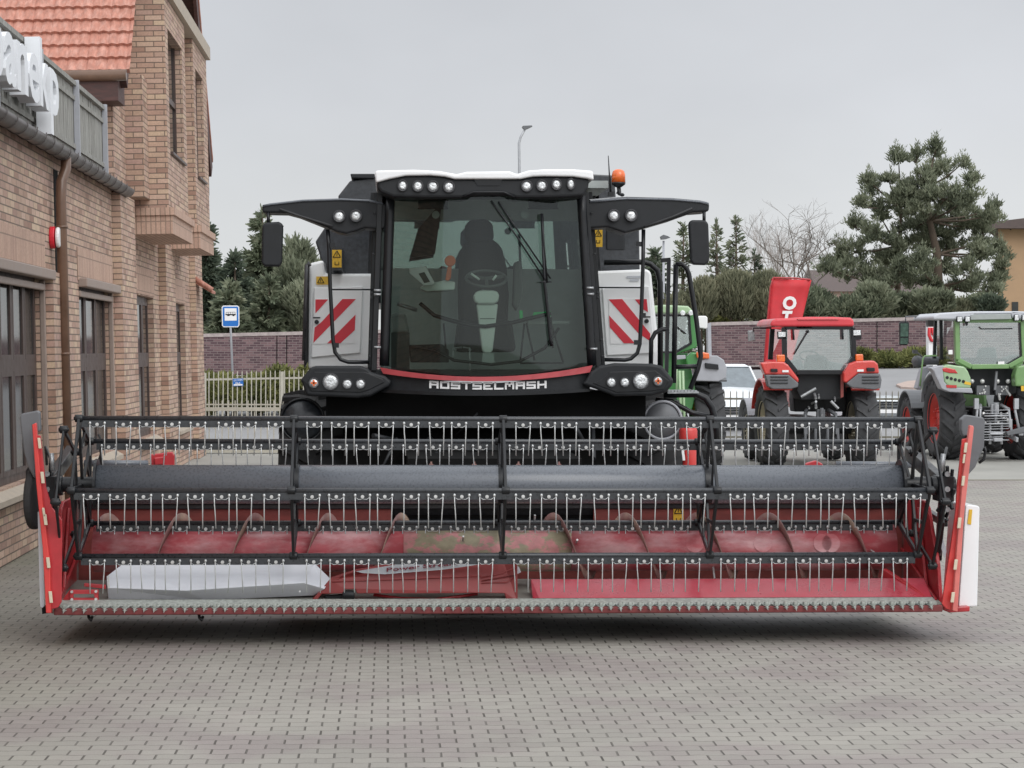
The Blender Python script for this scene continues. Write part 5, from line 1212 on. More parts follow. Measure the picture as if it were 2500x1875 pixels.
def hitch(par, cx, Y, z0, seed, tone='steel'):
    """three point linkage and couplings: arms, lift rods, top link, valves"""
    rn = random.Random(seed); q = MB()
    for s in (-1, 1):
        q.bar((cx+s*.30, Y+.35, z0+.12), (cx+s*.38, Y-.25, z0), 0.05, 0.09); q.tube([(cx+s*.33, Y-.05, z0+.05), (cx+s*.30, Y+.1, z0+.62)], 0.028, 8)
        q.tube([(cx+s*.30, Y+.1, z0+.62), (cx+s*.22, Y+.4, z0+.70)], 0.04, 8); q.tube([(cx+s*.12, Y, z0-.1), (cx+s*.12, Y, z0+.35)], 0.03, 6)
        q.cbox((cx+s*.31, Y+.02, z0+.33), (.07, .07, .18))
    q.tube([(cx, Y-.02, z0+.75), (cx+.01, Y+.05, z0+.35)], 0.035, 8); q.cbox((cx, Y+.1, z0+.62), (.16, .1, .2)); q.cbox((cx, Y-.1, z0+.0), (.18, .2, .07)); q.tube([(cx-.14, Y-.05, z0+.12), (cx+.14, Y-.05, z0+.12)], 0.03, 8)
    h = q.build('linkage', MATS[tone], par, bevel=0.006)
    q = MB()
    for i in range(10):
        x = cx+rn.uniform(-.3, .3); z = z0+rn.uniform(.35, 1.0); q.tube([(x, Y-.03, z), (x+rn.uniform(-.05, .05), Y+.15, z+rn.uniform(-.05, .1))], rn.uniform(.015, .03), 8)
    build_each(q, 'coupling', MATS['bolt_steel'] if seed % 2 else MATS['steel'], par)
    q = MB()
    for i in range(7):
        x = cx+rn.uniform(-.4, .4); z = z0+rn.uniform(.1, .8); q.tube([(x, Y+.05, z), (x+rn.uniform(-.15, .15), Y-.02, z-.15), (x+rn.uniform(-.25, .25), Y+.1, z-.3)], 0.014, 6)
    q.build('hoses', MATS['rubber'], par)
def blk(par, pts, Y, t, m_, name, bevel=0.01, **k):
    q = MB(); q.px(pts, Y, t); return q.build(name, MATS[m_], par, bevel=bevel, **k)

# ---- red tractor
Z = zz(1800, 720, 3.857); YT = 40.9
cx = W(2011, 1000, YT).x
rt = thing('tractor', (cx, 41.6, 0), 'red tractor with cream wheel rims seen from behind in front of the red flag', 'tractor', 'tractors parked in the yard')
for s in (-1, 1):
    wheel(rt, (cx+s*0.885, 41.65, 0.80), 0.775, 0.46, 0.48, 'rim_cream', -1, 18, 0.04, 0.055)
    wheel(rt, (cx+s*0.83, 44.0, 0.60), 0.56, 0.36, 0.34, 'rim_cream', -1, 16, 0.03, 0.045)
    arch(rt, cx+s*0.86, 41.65, 0.80, 0.90, 0.56, 20, 128, 'zetor_red')
    arch(rt, cx+s*0.86, 44.0, 0.60, 0.66, 0.40, 20, 150, 'light_grey')
blk(rt, Z([(218, 640), (330, 626), (440, 630), (482, 660), (582, 792), (576, 832), (484, 752), (262, 752)]), 40.85, 0.3, 'zetor_red', 'fender_skin', 0.03)
blk(rt, Z([(1000, 735), (1050, 650), (1120, 622), (1290, 618), (1325, 650), (1340, 740), (1140, 740), (1030, 830), (1000, 815)]), 40.85, 0.3, 'zetor_red', 'fender_skin', 0.03)
for a, rb in (([(265, 752), (486, 752), (578, 832), (572, 868), (505, 886), (335, 886), (292, 862)], (312, 480)), ([(1140, 742), (1345, 740), (1362, 800), (1350, 880), (1290, 892), (1080, 872), (1028, 835)], (1175, 1335))):
    f_ = blk(rt, Z(a), 40.82, 0.22, 'tractor_grey', 'fender_guard', 0.02)
    q = MB()
    for y in (768, 797, 826): q.px(Z([(rb[0], y), (rb[1], y), (rb[1]-4, y+8), (rb[0]+6, y+8)]), 40.80, 0.03)
    q.build('guard_rib', MATS['black_plastic'], f_)
for a in ([(318, 695), (380, 695), (382, 726), (318, 724)], [(1222, 685), (1295, 685), (1297, 720), (1224, 720)]): blk(rt, Z(a), 40.79, 0.06, 'black_plastic', 'socket')
for a in ([(425, 708), (484, 708), (484, 728), (425, 728)], [(1130, 702), (1190, 702), (1190, 722), (1130, 722)]): blk(rt, Z(a), 40.83, 0.02, 'sign_white', 'reflector', 0)
for a in ([(372, 562), (450, 562), (452, 630), (376, 632)], [(1114, 558), (1186, 558), (1190, 620), (1116, 622)]): blk(rt, Z(a), 40.95, 0.12, 'orange_lens', 'turn_signal', 0.02)
q = MB(); fpts = Z([(440, 305), (1085, 305), (1100, 590), (1000, 728), (555, 728), (445, 590)]); framebars(q, fpts, 41.05, 0.10, 0.09)
q.build('cab_frame', MATS['black_paint'], rt, bevel=0.01); q = MB(); framebars(q, Z([(330, 320), (310, 610)]), 42.35, 0.09, 0.09, False); framebars(q, Z([(1060, 320), (1070, 600)]), 42.5, 0.09, 0.09, False); framebars(q, Z([(450, 320), (447, 600)]), 41.6, 0.08, 0.08, False)
build_each(q, 'cab_post', MATS['black_paint'], rt)
q = MB(); q.px(Z([(465, 318), (1062, 318), (1078, 580), (985, 713), (572, 716), (464, 582)]), 41.08, 0.01); q.build('rear_window', MATS['clear_glass'], rt)
q = MB(); p = [W(*Z([(440, 315)])[0], 41.1), W(*Z([(330, 320)])[0], 42.35), W(*Z([(310, 610)])[0], 42.35), W(*Z([(440, 600)])[0], 41.1)]; q.add(p, [(0, 1, 2, 3)]); q.build('side_window', MATS['clear_glass'], rt, fixn=False)
q = MB(); q.px(Z([(308, 292), (325, 240), (370, 222), (560, 216), (650, 206), (900, 206), (1070, 214), (1095, 235), (1106, 285), (1090, 296), (400, 298)]), 40.95, 1.6); q.build('roof', MATS['zetor_roof'], rt, bevel=0.05, seg=3)
blk(rt, Z([(560, 226), (930, 224), (960, 238), (580, 240)]), 40.93, 0.04, 'red_paint', 'roof_vent')
blk(rt, Z([(560, 292), (702, 290), (702, 310), (560, 312)]), 41.0, 0.01, 'white_grey', 'window_strip', 0)
for a, b in (((525, 320), (532, 425)), ((990, 318), (994, 420))):
    q = MB(); q.tube([W(*Z([a])[0], 41.0), W(*Z([b])[0], 41.0)], 0.02, 8); q.build('gas_strut', MATS['black_plastic'], rt)
q = MB(); q.tube([W(*Z([(665, 345)])[0], 41.03), W(*Z([(535, 560)])[0], 41.03)], 0.012, 6); q.ball(W(*Z([(665, 345)])[0], 41.03), 0.03, 8, 6); q.build('wiper', MATS['black_paint'], rt)
for a in ([(386, 350), (455, 348), (455, 395), (388, 397)], [(1094, 335), (1160, 332), (1164, 378), (1096, 382)]):
    w_ = blk(rt, Z([(a[0][0]-4, a[0][1]-6), (a[1][0]+8, a[1][1]-6), (a[2][0]+8, a[2][1]+22), (a[3][0], a[3][1]+18)]), 41.0, 0.12, 'black_plastic', 'work_light', 0.01); blk(w_, Z(a), 40.985, 0.02, 'lamp_chrome', 'lens', 0.005)
q = MB(); q.tube([W(*Z([(150, 312)])[0], 42.4), W(*Z([(320, 312)])[0], 42.4)], 0.015, 6); q.tube([W(*Z([(152, 312)])[0], 42.4), W(*Z([(150, 350)])[0], 42.4)], 0.012, 6); ma = q.build('mirror_arm', MATS['black_paint'], rt)
blk(ma, Z([(100, 338), (160, 334), (168, 430), (106, 440)]), 42.4, 0.05, 'steel', 'mirror'); blk(rt, Z([(1100, 385), (1172, 380), (1170, 420), (1112, 424)]), 42.0, 0.06, 'black_plastic', 'mirror')
# inside the cab
blk(rt, Z([(640, 640), (660, 570), (760, 560), (840, 580), (860, 640), (850, 716), (620, 716)]), 41.6, 0.15, 'seat_cloth', 'seat', 0.04)
q = MB(); c = W(*Z([(680, 575)])[0], 42.1); q.lathe([(0.2+.015*cos(a), .015*sin(a)) for a in [2*pi*i/6 for i in range(6)]], (0, 0, 0), 'Y', 24, True, close=True); q.build('steering_wheel', MATS['black_plastic'], rt, M=Matrix.Translation(c) @ Matrix.Rotation(R(-60), 4, 'X'))
q = MB(); q.px(Z([(465, 640), (600, 600), (640, 716), (560, 716)]), 41.5, 0.5); q.px(Z([(860, 620), (1010, 650), (985, 716), (860, 716)]), 41.5, 0.5); q.px(Z([(470, 700), (1050, 700), (1050, 760), (470, 760)]), 41.3, 1.4); q.build('cab_console', MATS['tractor_grey'], rt, bevel=0.02)
q = MB(); q.box((cx-.27, 42.7, 1.12), (cx+.27, 45.0, 1.6)); q.build('bonnet', MATS['zetor_red'], rt, bevel=0.06)
q = MB(); q.px(Z([(580, 735), (985, 735), (1000, 960), (960, 990), (600, 990), (560, 900)]), 41.2, 0.7); q.px(Z([(545, 725), (1010, 725), (1030, 980), (1020, 1100), (540, 1100), (530, 980)]), 41.9, 0.5); q.box((cx-.28, 41.4, 0.42), (cx+.28, 44.4, 0.95)); q.tube([(cx-.7, 41.65, .8), (cx+.7, 41.65, .8)], 0.16, 14); q.tube([(cx-.7, 44.0, .6), (cx+.7, 44.0, .6)], 0.08, 10)
q.build('transmission', MATS['black_plastic'], rt, bevel=0.02)
hitch(rt, cx-.02, 41.0, 0.42, 4, 'tractor_grey')
q = MB(); q.px(Z([(975, 740), (1003, 800), (1000, 960), (975, 970)]), 41.0, .05); q.build('side_stay', MATS['dull_red'], rt)
q = MB(); q.tube([W(*Z([(600, 960)])[0], 40.9), W(*Z([(740, 880)])[0], 40.9)], 0.03, 8); q.tube([W(*Z([(880, 1000)])[0], 40.9), W(*Z([(950, 1070)])[0], 40.9)], 0.03, 8); build_each(q, 'lift_link', MATS['steel'], rt)

# ---- light green tractor at the right edge
Z = zz(2150, 720, 3.857); YF2 = 43.6
cx = W(2428, 1000, YF2).x
ft = thing('tractor', (cx, 44.5, 0), 'pale green tractor with a white roof and red wheel rims', 'tractor', 'tractors parked in the yard')
for s in (-1, 1):
    wheel(ft, (cx+s*0.82, 44.5, 0.86), 0.83, 0.54, 0.52, 'rim_red', -1, 17, 0.055, 0.075)
    wheel(ft, (cx+s*0.86, 46.9, 0.65), 0.60, 0.42, 0.38, 'rim_red', -1, 16, 0.035, 0.05)
    arch(ft, cx+s*0.86, 46.9, 0.65, 0.72, 0.46, 10, 150, 'tractor_grey')
    arch(ft, cx+s*0.80, 44.5, 0.86, 0.93, 0.62, 20, 118, 'light_grey')
blk(ft, Z([(470, 690), (545, 668), (600, 665), (585, 700), (600, 820), (650, 872), (858, 876), (872, 926), (650, 915), (575, 885), (530, 790), (500, 720)]), 43.35, 0.32, 'light_grey', 'fender_guard', 0.02)
blk(ft, Z([(572, 672), (640, 655), (790, 675), (825, 720), (850, 780), (852, 850), (850, 878), (650, 874), (602, 822), (586, 740)]), 43.38, 0.3, 'pale_green', 'fender_skin', 0.03)
blk(ft, Z([(1290, 670), (1420, 660), (1500, 700), (1500, 860), (1270, 860), (1265, 760)]), 43.38, 0.3, 'fendt_green', 'fender_skin', 0.03)
blk(ft, Z([(572, 690), (620, 684), (700, 700), (730, 740), (650, 736), (590, 722)]), 43.36, 0.05, 'red_lens', 'tail_light', 0.015)
q = MB()
for x, y in ((628, 778), (666, 788), (704, 798), (742, 806), (780, 815)): q.disc(W(*Z([(x, y)])[0], 43.37), 0.033, 'Y', 0.03, 14)
q.build('fender_buttons', MATS['black_plastic'], ft)
blk(ft, Z([(618, 848), (716, 850), (716, 876), (622, 874)]), 43.34, 0.02, 'red_lens', 'reflector', 0); blk(ft, Z([(790, 812), (850, 826), (850, 850), (788, 840)]), 43.37, 0.01, 'yellow_label', 'marker', 0); blk(ft, Z([(1322, 858), (1350, 856), (1350, 905), (1324, 905)]), 43.37, 0.01, 'yellow_label', 'marker', 0)
blk(ft, Z([(495, 232), (495, 200), (560, 170), (720, 160), (900, 154), (1300, 154), (1560, 165), (1600, 230), (1340, 235), (1240, 215), (1230, 180), (880, 185), (860, 235), (700, 232)]), 43.5, 1.7, 'white_grey', 'roof', 0.04, seg=3)
blk(ft, Z([(850, 185), (1225, 178), (1235, 228), (845, 235)]), 43.48, 0.05, 'cab_grey', 'roof_vent')
q = MB(); framebars(q, Z([(712, 240), (1330, 238), (1345, 590), (1200, 672), (850, 676), (722, 610)]), 43.65, 0.15, 0.1); q.px(Z([(700, 600), (850, 676), (1200, 674), (1345, 590), (1345, 650), (1250, 695), (830, 695), (715, 650)]), 43.62, 0.12); q.build('cab_frame', MATS['fendt_green'], ft, bevel=0.015)
q = MB(); framebars(q, Z([(737, 252), (1308, 250), (1322, 575), (1185, 660), (862, 662), (742, 600)]), 43.60, 0.03, 0.03); framebars(q, Z([(568, 235), (572, 610)]), 44.6, 0.06, 0.06, False); framebars(q, Z([(516, 235), (505, 600)]), 45.3, 0.08, 0.06, False); q.build('window_seal', MATS['black_paint'], ft)
q = MB(); q.px(Z([(738, 253), (1307, 251), (1321, 575), (1184, 659), (863, 661), (743, 600)]), 43.63, 0.01); q.build('rear_window', MATS['clear_glass'], ft)
q = MB(); p = [W(*Z([(690, 240)])[0], 43.7), W(*Z([(516, 238)])[0], 45.3), W(*Z([(508, 600)])[0], 45.3), W(*Z([(690, 610)])[0], 43.7)]; q.add(p, [(0, 1, 2, 3)]); q.build('side_window', MATS['clear_glass'], ft, fixn=False)
blk(ft, Z([(930, 500), (1090, 490), (1110, 640), (900, 640)]), 44.2, 0.15, 'tractor_grey', 'seat', 0.05); blk(ft, Z([(745, 600), (860, 590), (1200, 600), (1320, 560), (1190, 662), (865, 664)]), 43.9, 0.6, 'black_plastic', 'cab_console', 0.02)
blk(ft, Z([(1105, 628), (1165, 625), (1165, 655), (1105, 657)]), 43.58, 0.01, 'sign_white', 'number_plate', 0)
q = MB(); q.tube([W(*Z([(930, 300)])[0], 43.6), W(*Z([(945, 320)])[0], 43.6), W(*Z([(1240, 318)])[0], 43.6)], 0.014, 6); q.build('wiper', MATS['black_paint'], ft)
for a in ((722, 205, 770, 252), (798, 205, 842, 252), (1262, 188, 1302, 242), (1335, 188, 1375, 240)):
    w_ = blk(ft, Z([(a[0]-3, a[1]-3), (a[2]+3, a[1]-3), (a[2]+3, a[3]+3), (a[0]-3, a[3]+3)]), 43.45, 0.1, 'black_plastic', 'work_light', 0.01); blk(w_, Z([(a[0]+2, a[1]+2), (a[2]-2, a[1]+2), (a[2]-2, a[3]-2), (a[0]+2, a[3]-2)]), 43.44, 0.02, 'lamp_chrome', 'lens', 0.006)
blk(ft, Z([(640, 520), (678, 518), (680, 560), (642, 562)]), 43.6, 0.06, 'sign_white', 'marker_lamp'); blk(ft, Z([(800, 252), (826, 252), (820, 290), (805, 290)]), 43.5, 0.06, 'black_plastic', 'camera')
q = MB(); q.tube([W(*Z([(500, 240)])[0], 45.0), W(*Z([(400, 200)])[0], 45.0), W(*Z([(235, 205)])[0], 45.0), W(*Z([(235, 250)])[0], 45.0)], 0.02, 6); q.px(Z([(300, 195), (400, 190), (395, 250)]), 45.0, .05); q.px(Z([(395, 190), (490, 180), (495, 235), (400, 240)]), 44.9, .3); q.px(Z([(445, 240), (500, 240), (500, 300), (450, 300)]), 44.9, .2); ma = q.build('mirror_arm', MATS['tractor_grey'], ft, bevel=0.01)
blk(ma, Z([(180, 262), (190, 250), (262, 250), (270, 265), (266, 450), (250, 474), (182, 472)]), 45.0, 0.1, 'black_plastic', 'mirror', 0.02); blk(ma, Z([(188, 268), (262, 268), (260, 392), (186, 392)]), 44.985, 0.01, 'mirror_glass', 'mirror_glass', 0); blk(ma, Z([(186, 404), (260, 404), (256, 462), (186, 462)]), 44.985, 0.01, 'mirror_glass', 'mirror_glass', 0)
q = MB(); q.tube([W(*Z([(345, 620)])[0], 45.6), W(*Z([(540, 620)])[0], 45.6)], 0.09, 12); q.ball(W(*Z([(345, 625)])[0], 45.6), 0.13, 12, 8); q.px(Z([(305, 515), (350, 520), (350, 555), (308, 550)]), 45.6, 0.08); q.tube([W(*Z([(350, 545)])[0], 45.6), W(*Z([(400, 590)])[0], 45.6)], 0.015, 6); q.build('air_intake', MATS['tractor_grey'], ft)
q = MB(); q.tube([W(*Z([p])[0], 44.0) for p in ((370, 860), (380, 760), (398, 600), (415, 575), (530, 572))], 0.018, 8); q.build('grab_rail', MATS['fendt_green'], ft)
blk(ft, Z([(395, 690), (500, 660), (480, 700), (430, 760), (380, 900), (340, 880)]), 45.0, 0.3, 'light_grey', 'side_step', 0.02)
q = MB(); q.px(Z([(810, 695), (1270, 695), (1280, 930), (1180, 945), (880, 940), (850, 850)]), 43.9, 0.8); q.box((cx-.3, 44.2, 0.42), (cx+.3, 47.2, 1.1)); q.tube([(cx-.7, 44.5, .86), (cx+.7, 44.5, .86)], 0.18, 14); q.tube([(cx-.7, 46.9, .65), (cx+.7, 46.9, .65)], 0.09, 10); q.build('transmission', MATS['black_plastic'], ft, bevel=0.02)
q = MB(); q.box((cx-.42, 45.6, 1.0), (cx+.42, 48.1, 1.7)); q.build('bonnet', MATS['fendt_green'], ft, bevel=0.08)
hitch(ft, cx, 43.5, 0.46, 5, 'zinc')
q = MB(); q.bar(W(*Z([(1090, 720)])[0], 43.7), W(*Z([(1075, 900)])[0], 43.6), 0.05, 0.06, (0, 1, 0)); 
for s in (-1, 1): q.cbox((cx+s*.20, 43.78, 1.55-.08), (.28, .1, .2))
q.build('valve_block', MATS['tractor_grey'], ft, bevel=0.01)
q = MB(); rn = random.Random(2)
for i in range(16): q.disc((cx+(-.20 if i % 2 else .20)+rn.uniform(-.09, .09), 43.70, 1.47+rn.uniform(-.08, .09)), 0.018, 'Y', .02, 8)
for i in range(4): q.ball((cx-.45+.22*i+(.1 if i > 1 else 0), 43.7, 1.66), 0.05, 8, 6)
build_each(q, 'coupling_cap', MATS['bolt_steel'], ft)
q = MB()
for s in (-1, 1):
    q.tube([(cx+s*.42, 43.5, 1.28), (cx+s*.40, 43.48, 1.05), (cx+s*.47, 43.4, 0.62)], 0.028, 8); q.cbox((cx+s*.42, 43.48, 1.2), (.09, .09, .22)); q.cbox((cx+s*.49, 43.38, 0.62), (.09, .08, .14))
for i in range(12): z = 0.45+i*.055; q.tube([(cx-.26, 43.44, z), (cx+.26, 43.44, z+rn.uniform(-.02, .02))], 0.008 if i % 3 else 0.018, 6)
q.build('lift_rod', MATS['zinc'], ft)
blk(ft, Z([(1185, 1290), (1380, 1235), (1390, 1290), (1200, 1325)]), 43.3, 0.12, 'tractor_grey', 'drawbar_plate')

# ---- darker green tractor half hidden behind the harvester ladder
Z = zz(1580, 560, 3.685); YD = 40.0
cx = W(1640, 1000, YD).x
dt = thing('tractor', (cx, 40.9, 0), 'green tractor with grey mudguards half hidden behind the harvester ladder', 'tractor', 'tractors parked in the yard')
for s in (-1, 1):
    wheel(dt, (cx+s*0.78, 40.95, 0.86), 0.83, 0.58, 0.52, 'rim_yellow', -1, 17, 0.055, 0.08)
    wheel(dt, (cx+s*0.80, 43.4, 0.65), 0.60, 0.42, 0.38, 'rim_yellow', -1, 16, 0.035, 0.05)
    arch(dt, cx+s*0.80, 40.95, 0.86, 0.93, 0.66, 20, 118, 'tractor_grey')
blk(dt, Z([(420, 1350), (440, 1260), (480, 1185), (560, 1135), (630, 1135), (690, 1175), (716, 1240), (712, 1335), (640, 1368), (430, 1362)]), 39.95, 0.25, 'light_grey', 'fender_guard', 0.03)
blk(dt, [(1500, 925), (1500, 890), (1515, 870), (1560, 870), (1575, 900), (1575, 930)], 39.95, 0.25, 'light_grey', 'fender_guard', 0.03)
blk(dt, Z([(345, 1160), (400, 1105), (470, 1110), (560, 1140), (480, 1185), (440, 1260), (360, 1240)]), 40.0, 0.25, 'deere_green', 'fender_skin', 0.03)
blk(dt, Z([(520, 1200), (640, 1215), (645, 1262), (525, 1250)]), 39.9, 0.05, 'black_plastic', 'light_socket'); blk(dt, Z([(440, 1108), (470, 1098), (560, 1115), (562, 1165), (450, 1160)]), 39.9, 0.08, 'orange_lens', 'turn_signal', 0.02)
blk(dt, [(1570, 765), (1580, 748), (1620, 744), (1680, 747), (1690, 756), (1690, 765)], 40.1, 1.6, 'pale_green', 'roof', 0.03)
q = MB(); q.px(Z([(375, 755), (435, 755), (470, 1020), (440, 1065), (300, 1110), (255, 1140), (255, 1105), (395, 1030)]), 40.2, 0.1); q.px([(1560, 765), (1575, 765), (1568, 850), (1600, 862), (1600, 870), (1555, 858)], 40.2, 0.1); q.build('cab_frame', MATS['deere_green'], dt, bevel=0.02)
q = MB(); framebars(q, [(1575, 770), (1682, 770), (1687, 838), (1650, 860), (1600, 860), (1570, 838)], 40.18, 0.04, 0.04); q.tube([W(*Z([(255, 865)])[0], 40.12), W(*Z([(350, 940)])[0], 40.12)], 0.012, 6); q.build('window_seal', MATS['black_paint'], dt)
q = MB(); q.px([(1576, 771), (1681, 771), (1686, 837), (1650, 859), (1601, 859), (1571, 837)], 40.22, 0.01); q.build('rear_window', MATS['clear_glass'], dt)
for x in (1582, 1667, 1687):
    q = MB(); q.disc(W(x, 764, 40.05), 0.05, 'Y', 0.08, 16); q.build('work_light', MATS['lamp_chrome'], dt, bevel=0.01)
q = MB(); q.px([(1590, 862), (1680, 862), (1700, 960), (1690, 1000), (1590, 1000), (1575, 960)], 40.4, 0.9); q.box((cx-.3, 41, 0.4), (cx+.3, 43.9, 1.0)); q.tube([(cx-.7, 40.95, .86), (cx+.7, 40.95, .86)], 0.18, 14); q.tube([(cx-.7, 43.4, .65), (cx+.7, 43.4, .65)], 0.09, 10); q.build('transmission', MATS['deere_green'], dt, bevel=0.02)
q = MB(); q.box((cx-.4, 41.9, 1.0), (cx+.4, 44.6, 1.65)); q.build('bonnet', MATS['deere_green'], dt, bevel=0.08)
hitch(dt, cx, 39.9, 0.46, 7, 'zinc')
q = MB()
for x in (1659, 1667): q.tube([W(x, 905, 39.8), W(x+2, 975, 39.8), W(x+4, 1060, 39.8)], 0.028, 8)
q.tube([W(1652, 960, 39.8), W(1652, 900, 39.8)], 0.02, 6); q.build('lift_rod', MATS['pale_green'], dt)
blk(dt, Z([(262, 1135), (345, 1130), (348, 1165), (270, 1172)]), 40.0, .1, 'light_grey', 'step_pad')
q = MB(); q.tube([W(1690, 775, 41.4), W(1704, 780, 41.4)], 0.015, 6); ma = q.build('mirror_arm', MATS['black_paint'], dt); blk(ma, Z([(452, 790), (465, 778), (528, 778), (544, 792), (544, 885), (530, 896), (460, 885)]), 41.4, 0.08, 'sign_white', 'mirror', 0.02)
# ================================================================ BACKGROUND: gate, fences, signs, walls
YG_ = 46.6
xl, xr = XW-0.2, W(800, 1000, YG_).x+1.0
gt = thing('sliding_gate', (xl+2, YG_, 0), 'low cream steel gate with upright bars standing across the yard behind the reel', 'gate')
m = MB(); m.box((xl, YG_-.03, 0.02), (xr, YG_+.03, 0.10)); m.box((xl, YG_-.035, 0.93), (xr, YG_+.035, 1.01)); m.box((xl, YG_-.015, 1.055), (xr, YG_+.015, 1.085)); m.box((xl+.12, YG_-.06, 0), (xl+.26, YG_+.06, 1.2)); m.build('gate_frame', MATS['cream_fence'], gt)
m = MB(); x = xl+0.05
while x < xr: m.box((x-.011, YG_-.011, .1), (x+.011, YG_+.011, 1.16)); x += 0.14
m.build('gate_bars', MATS['cream_fence'], gt)
m = MB(); m.box((xl-.5, YG_+.08, 0.0), (xr+2, YG_+.12, 0.012)); m.build('gate_rail', MATS['steel'], gt)
def fence(nm, x0, x1, Y, z0, zt, pitch, m_, lab, rails, slope=0.0, r=0.012, posts=()):
    t_ = thing(nm, ((x0+x1)/2, Y, z0), lab, 'fence')
    def zs(x): return slope*(x-x0)
    m = MB()
    for z in rails: m.add([(x, y, z+zs(x)+h) for x in (x0, x1) for y in (Y-.02, Y+.02) for h in (0, .05)], [(0, 1, 3, 2), (4, 6, 7, 5), (0, 4, 5, 1), (2, 3, 7, 6), (0, 2, 6, 4), (1, 5, 7, 3)])
    for p in posts: m.box((p-.04, Y-.04, z0+zs(p)), (p+.04, Y+.04, zt+zs(p)-.02))
    m.build('rails', MATS[m_], t_)
    m = MB(); x = x0+pitch/2
    while x < x1:
        m.box((x-r, Y-r-.022, z0+zs(x)), (x+r, Y+r-.022, zt+zs(x)-.03)); m.add([(x-r, Y-r-.022, zt+zs(x)-.03), (x+r, Y-r-.022, zt+zs(x)-.03), (x+r, Y+r-.022, zt+zs(x)-.03), (x-r, Y+r-.022, zt+zs(x)-.03), (x, Y-.022, zt+zs(x)+.03)], [(0, 1, 4), (1, 2, 4), (2, 3, 4), (3, 0, 4)]); x += pitch
    m.build('bars', MATS[m_], t_); return t_
YFN = 57.0
a_ = W(470, 930, YFN).x; b_2 = W(1000, 930, YFN).x; zt = W(620, 908, YFN).z
fence('bar_fence', a_, b_2, YFN, 0.05, zt-.02, 0.125, 'cream_fence', 'taller cream bar fence in front of the hedge, between the brick building and the harvester', (zt-.24, 0.35), 0.021, 0.013, (W(689, 930, YFN).x, W(500, 930, YFN).x))
sgn = W(580, 934, YFN-.08)
ps_ = thing('notice_plate', (sgn.x, YFN-.08, sgn.z), 'small blue and white notice plate hung on the cream bar fence', 'sign')
m = MB(); m.px([(568, 925), (594, 924), (594, 942), (569, 943)], YFN-.06, .01); m.build('plate', MATS['sign_blue'], ps_)
m = MB(); m.px([(570.5, 927), (592, 926), (592, 930.5), (570.5, 931)], YFN-.064, .003); m.px([(570.5, 938), (592, 937.5), (592, 941), (570.5, 941.5)], YFN-.064, .003); m.build('plate_band', MATS['sign_white'], ps_)
for s_, y, sz in (('PARKING', 930.4, .066), ('DLA', 937, .068)):
    vs, fs = text_mesh(s_, sz, 0.002, 0.002); w_ = max(v.x for v in vs); c = W(581, y, YFN-.07); m = MB(); m.add([Vector((c.x-w_/2+v.x, c.y-v.z, c.z+v.y*.8)) for v in vs], fs); m.build('plate_text', MATS['sign_blue'] if s_ == 'PARKING' else MATS['sign_white'], ps_, fixn=False)
YR2 = 52.2
for x0_, x1_, lab in ((1745, 1880, 'dark iron fence segment in front of the white car between the green and red tractors'), (2140, 2290, 'dark iron fence segment between the red tractor and the pale green tractor')):
    fence('iron_fence', W(x0_, 1000, YR2).x, W(x1_, 1000, YR2).x, YR2, 0.0, W(1800, 955, YR2).z, 0.155, 'green_fence', lab, (W(1800, 976, YR2).z, 0.12), 0.0, 0.011)
# bus stop sign
YS = 66.0; gzs = gz(W(563, 900, YS).x, YS)
bs = thing('bus_stop_sign', (W(566, 900, YS).x, YS, gzs), 'blue bus stop sign with a white panel and bus symbol on a thin grey pole', 'road sign')
m = MB(); m.tube([Vector((W(570, 985, YS).x, YS, gzs)), W(563, 800, YS), W(562, 760, YS)], 0.034, 8); m.build('pole', MATS['zinc'], bs)
m = MB(); m.px([(541, 750), (545, 746), (580, 746), (584, 750), (584.5, 794), (581, 799), (546, 799), (542, 795)], YS-.05, .02); pl = m.build('sign_plate', MATS['sign_white'], bs, bevel=.005)
m = MB(); m.px([(543.5, 751), (546, 748.5), (579, 748.5), (581.8, 751), (582.3, 793), (580, 796.5), (547, 796.5), (544.3, 794)], YS-.055, .005); m.build('blue_field', MATS['sign_blue'], pl)
m = MB(); m.px([(548, 752.5), (577.5, 752.5), (578, 782.5), (548.6, 783)], YS-.06, .004); m.build('white_field', MATS['sign_white'], pl)
m = MB(); m.px([(550, 766.5), (575.5, 766.5), (575.5, 769.5), (551, 769.5)], YS-.064, .003); m.px([(554, 769), (561, 769), (560, 771.5), (555, 771.5)], YS-.064, .003); m.px([(567, 769), (573, 769), (572, 771.5), (568, 771.5)], YS-.064, .003)
m.px([(552, 762), (574, 761.5), (574, 762.3), (552, 762.8)], YS-.064, .003)
for x in (552, 557.5, 563, 568.5, 574): m.px([(x-.35, 762), (x+.35, 762), (x+.35, 767), (x-.35, 767)], YS-.064, .003)
m.build('bus_symbol', MATS['black_plastic'], pl)
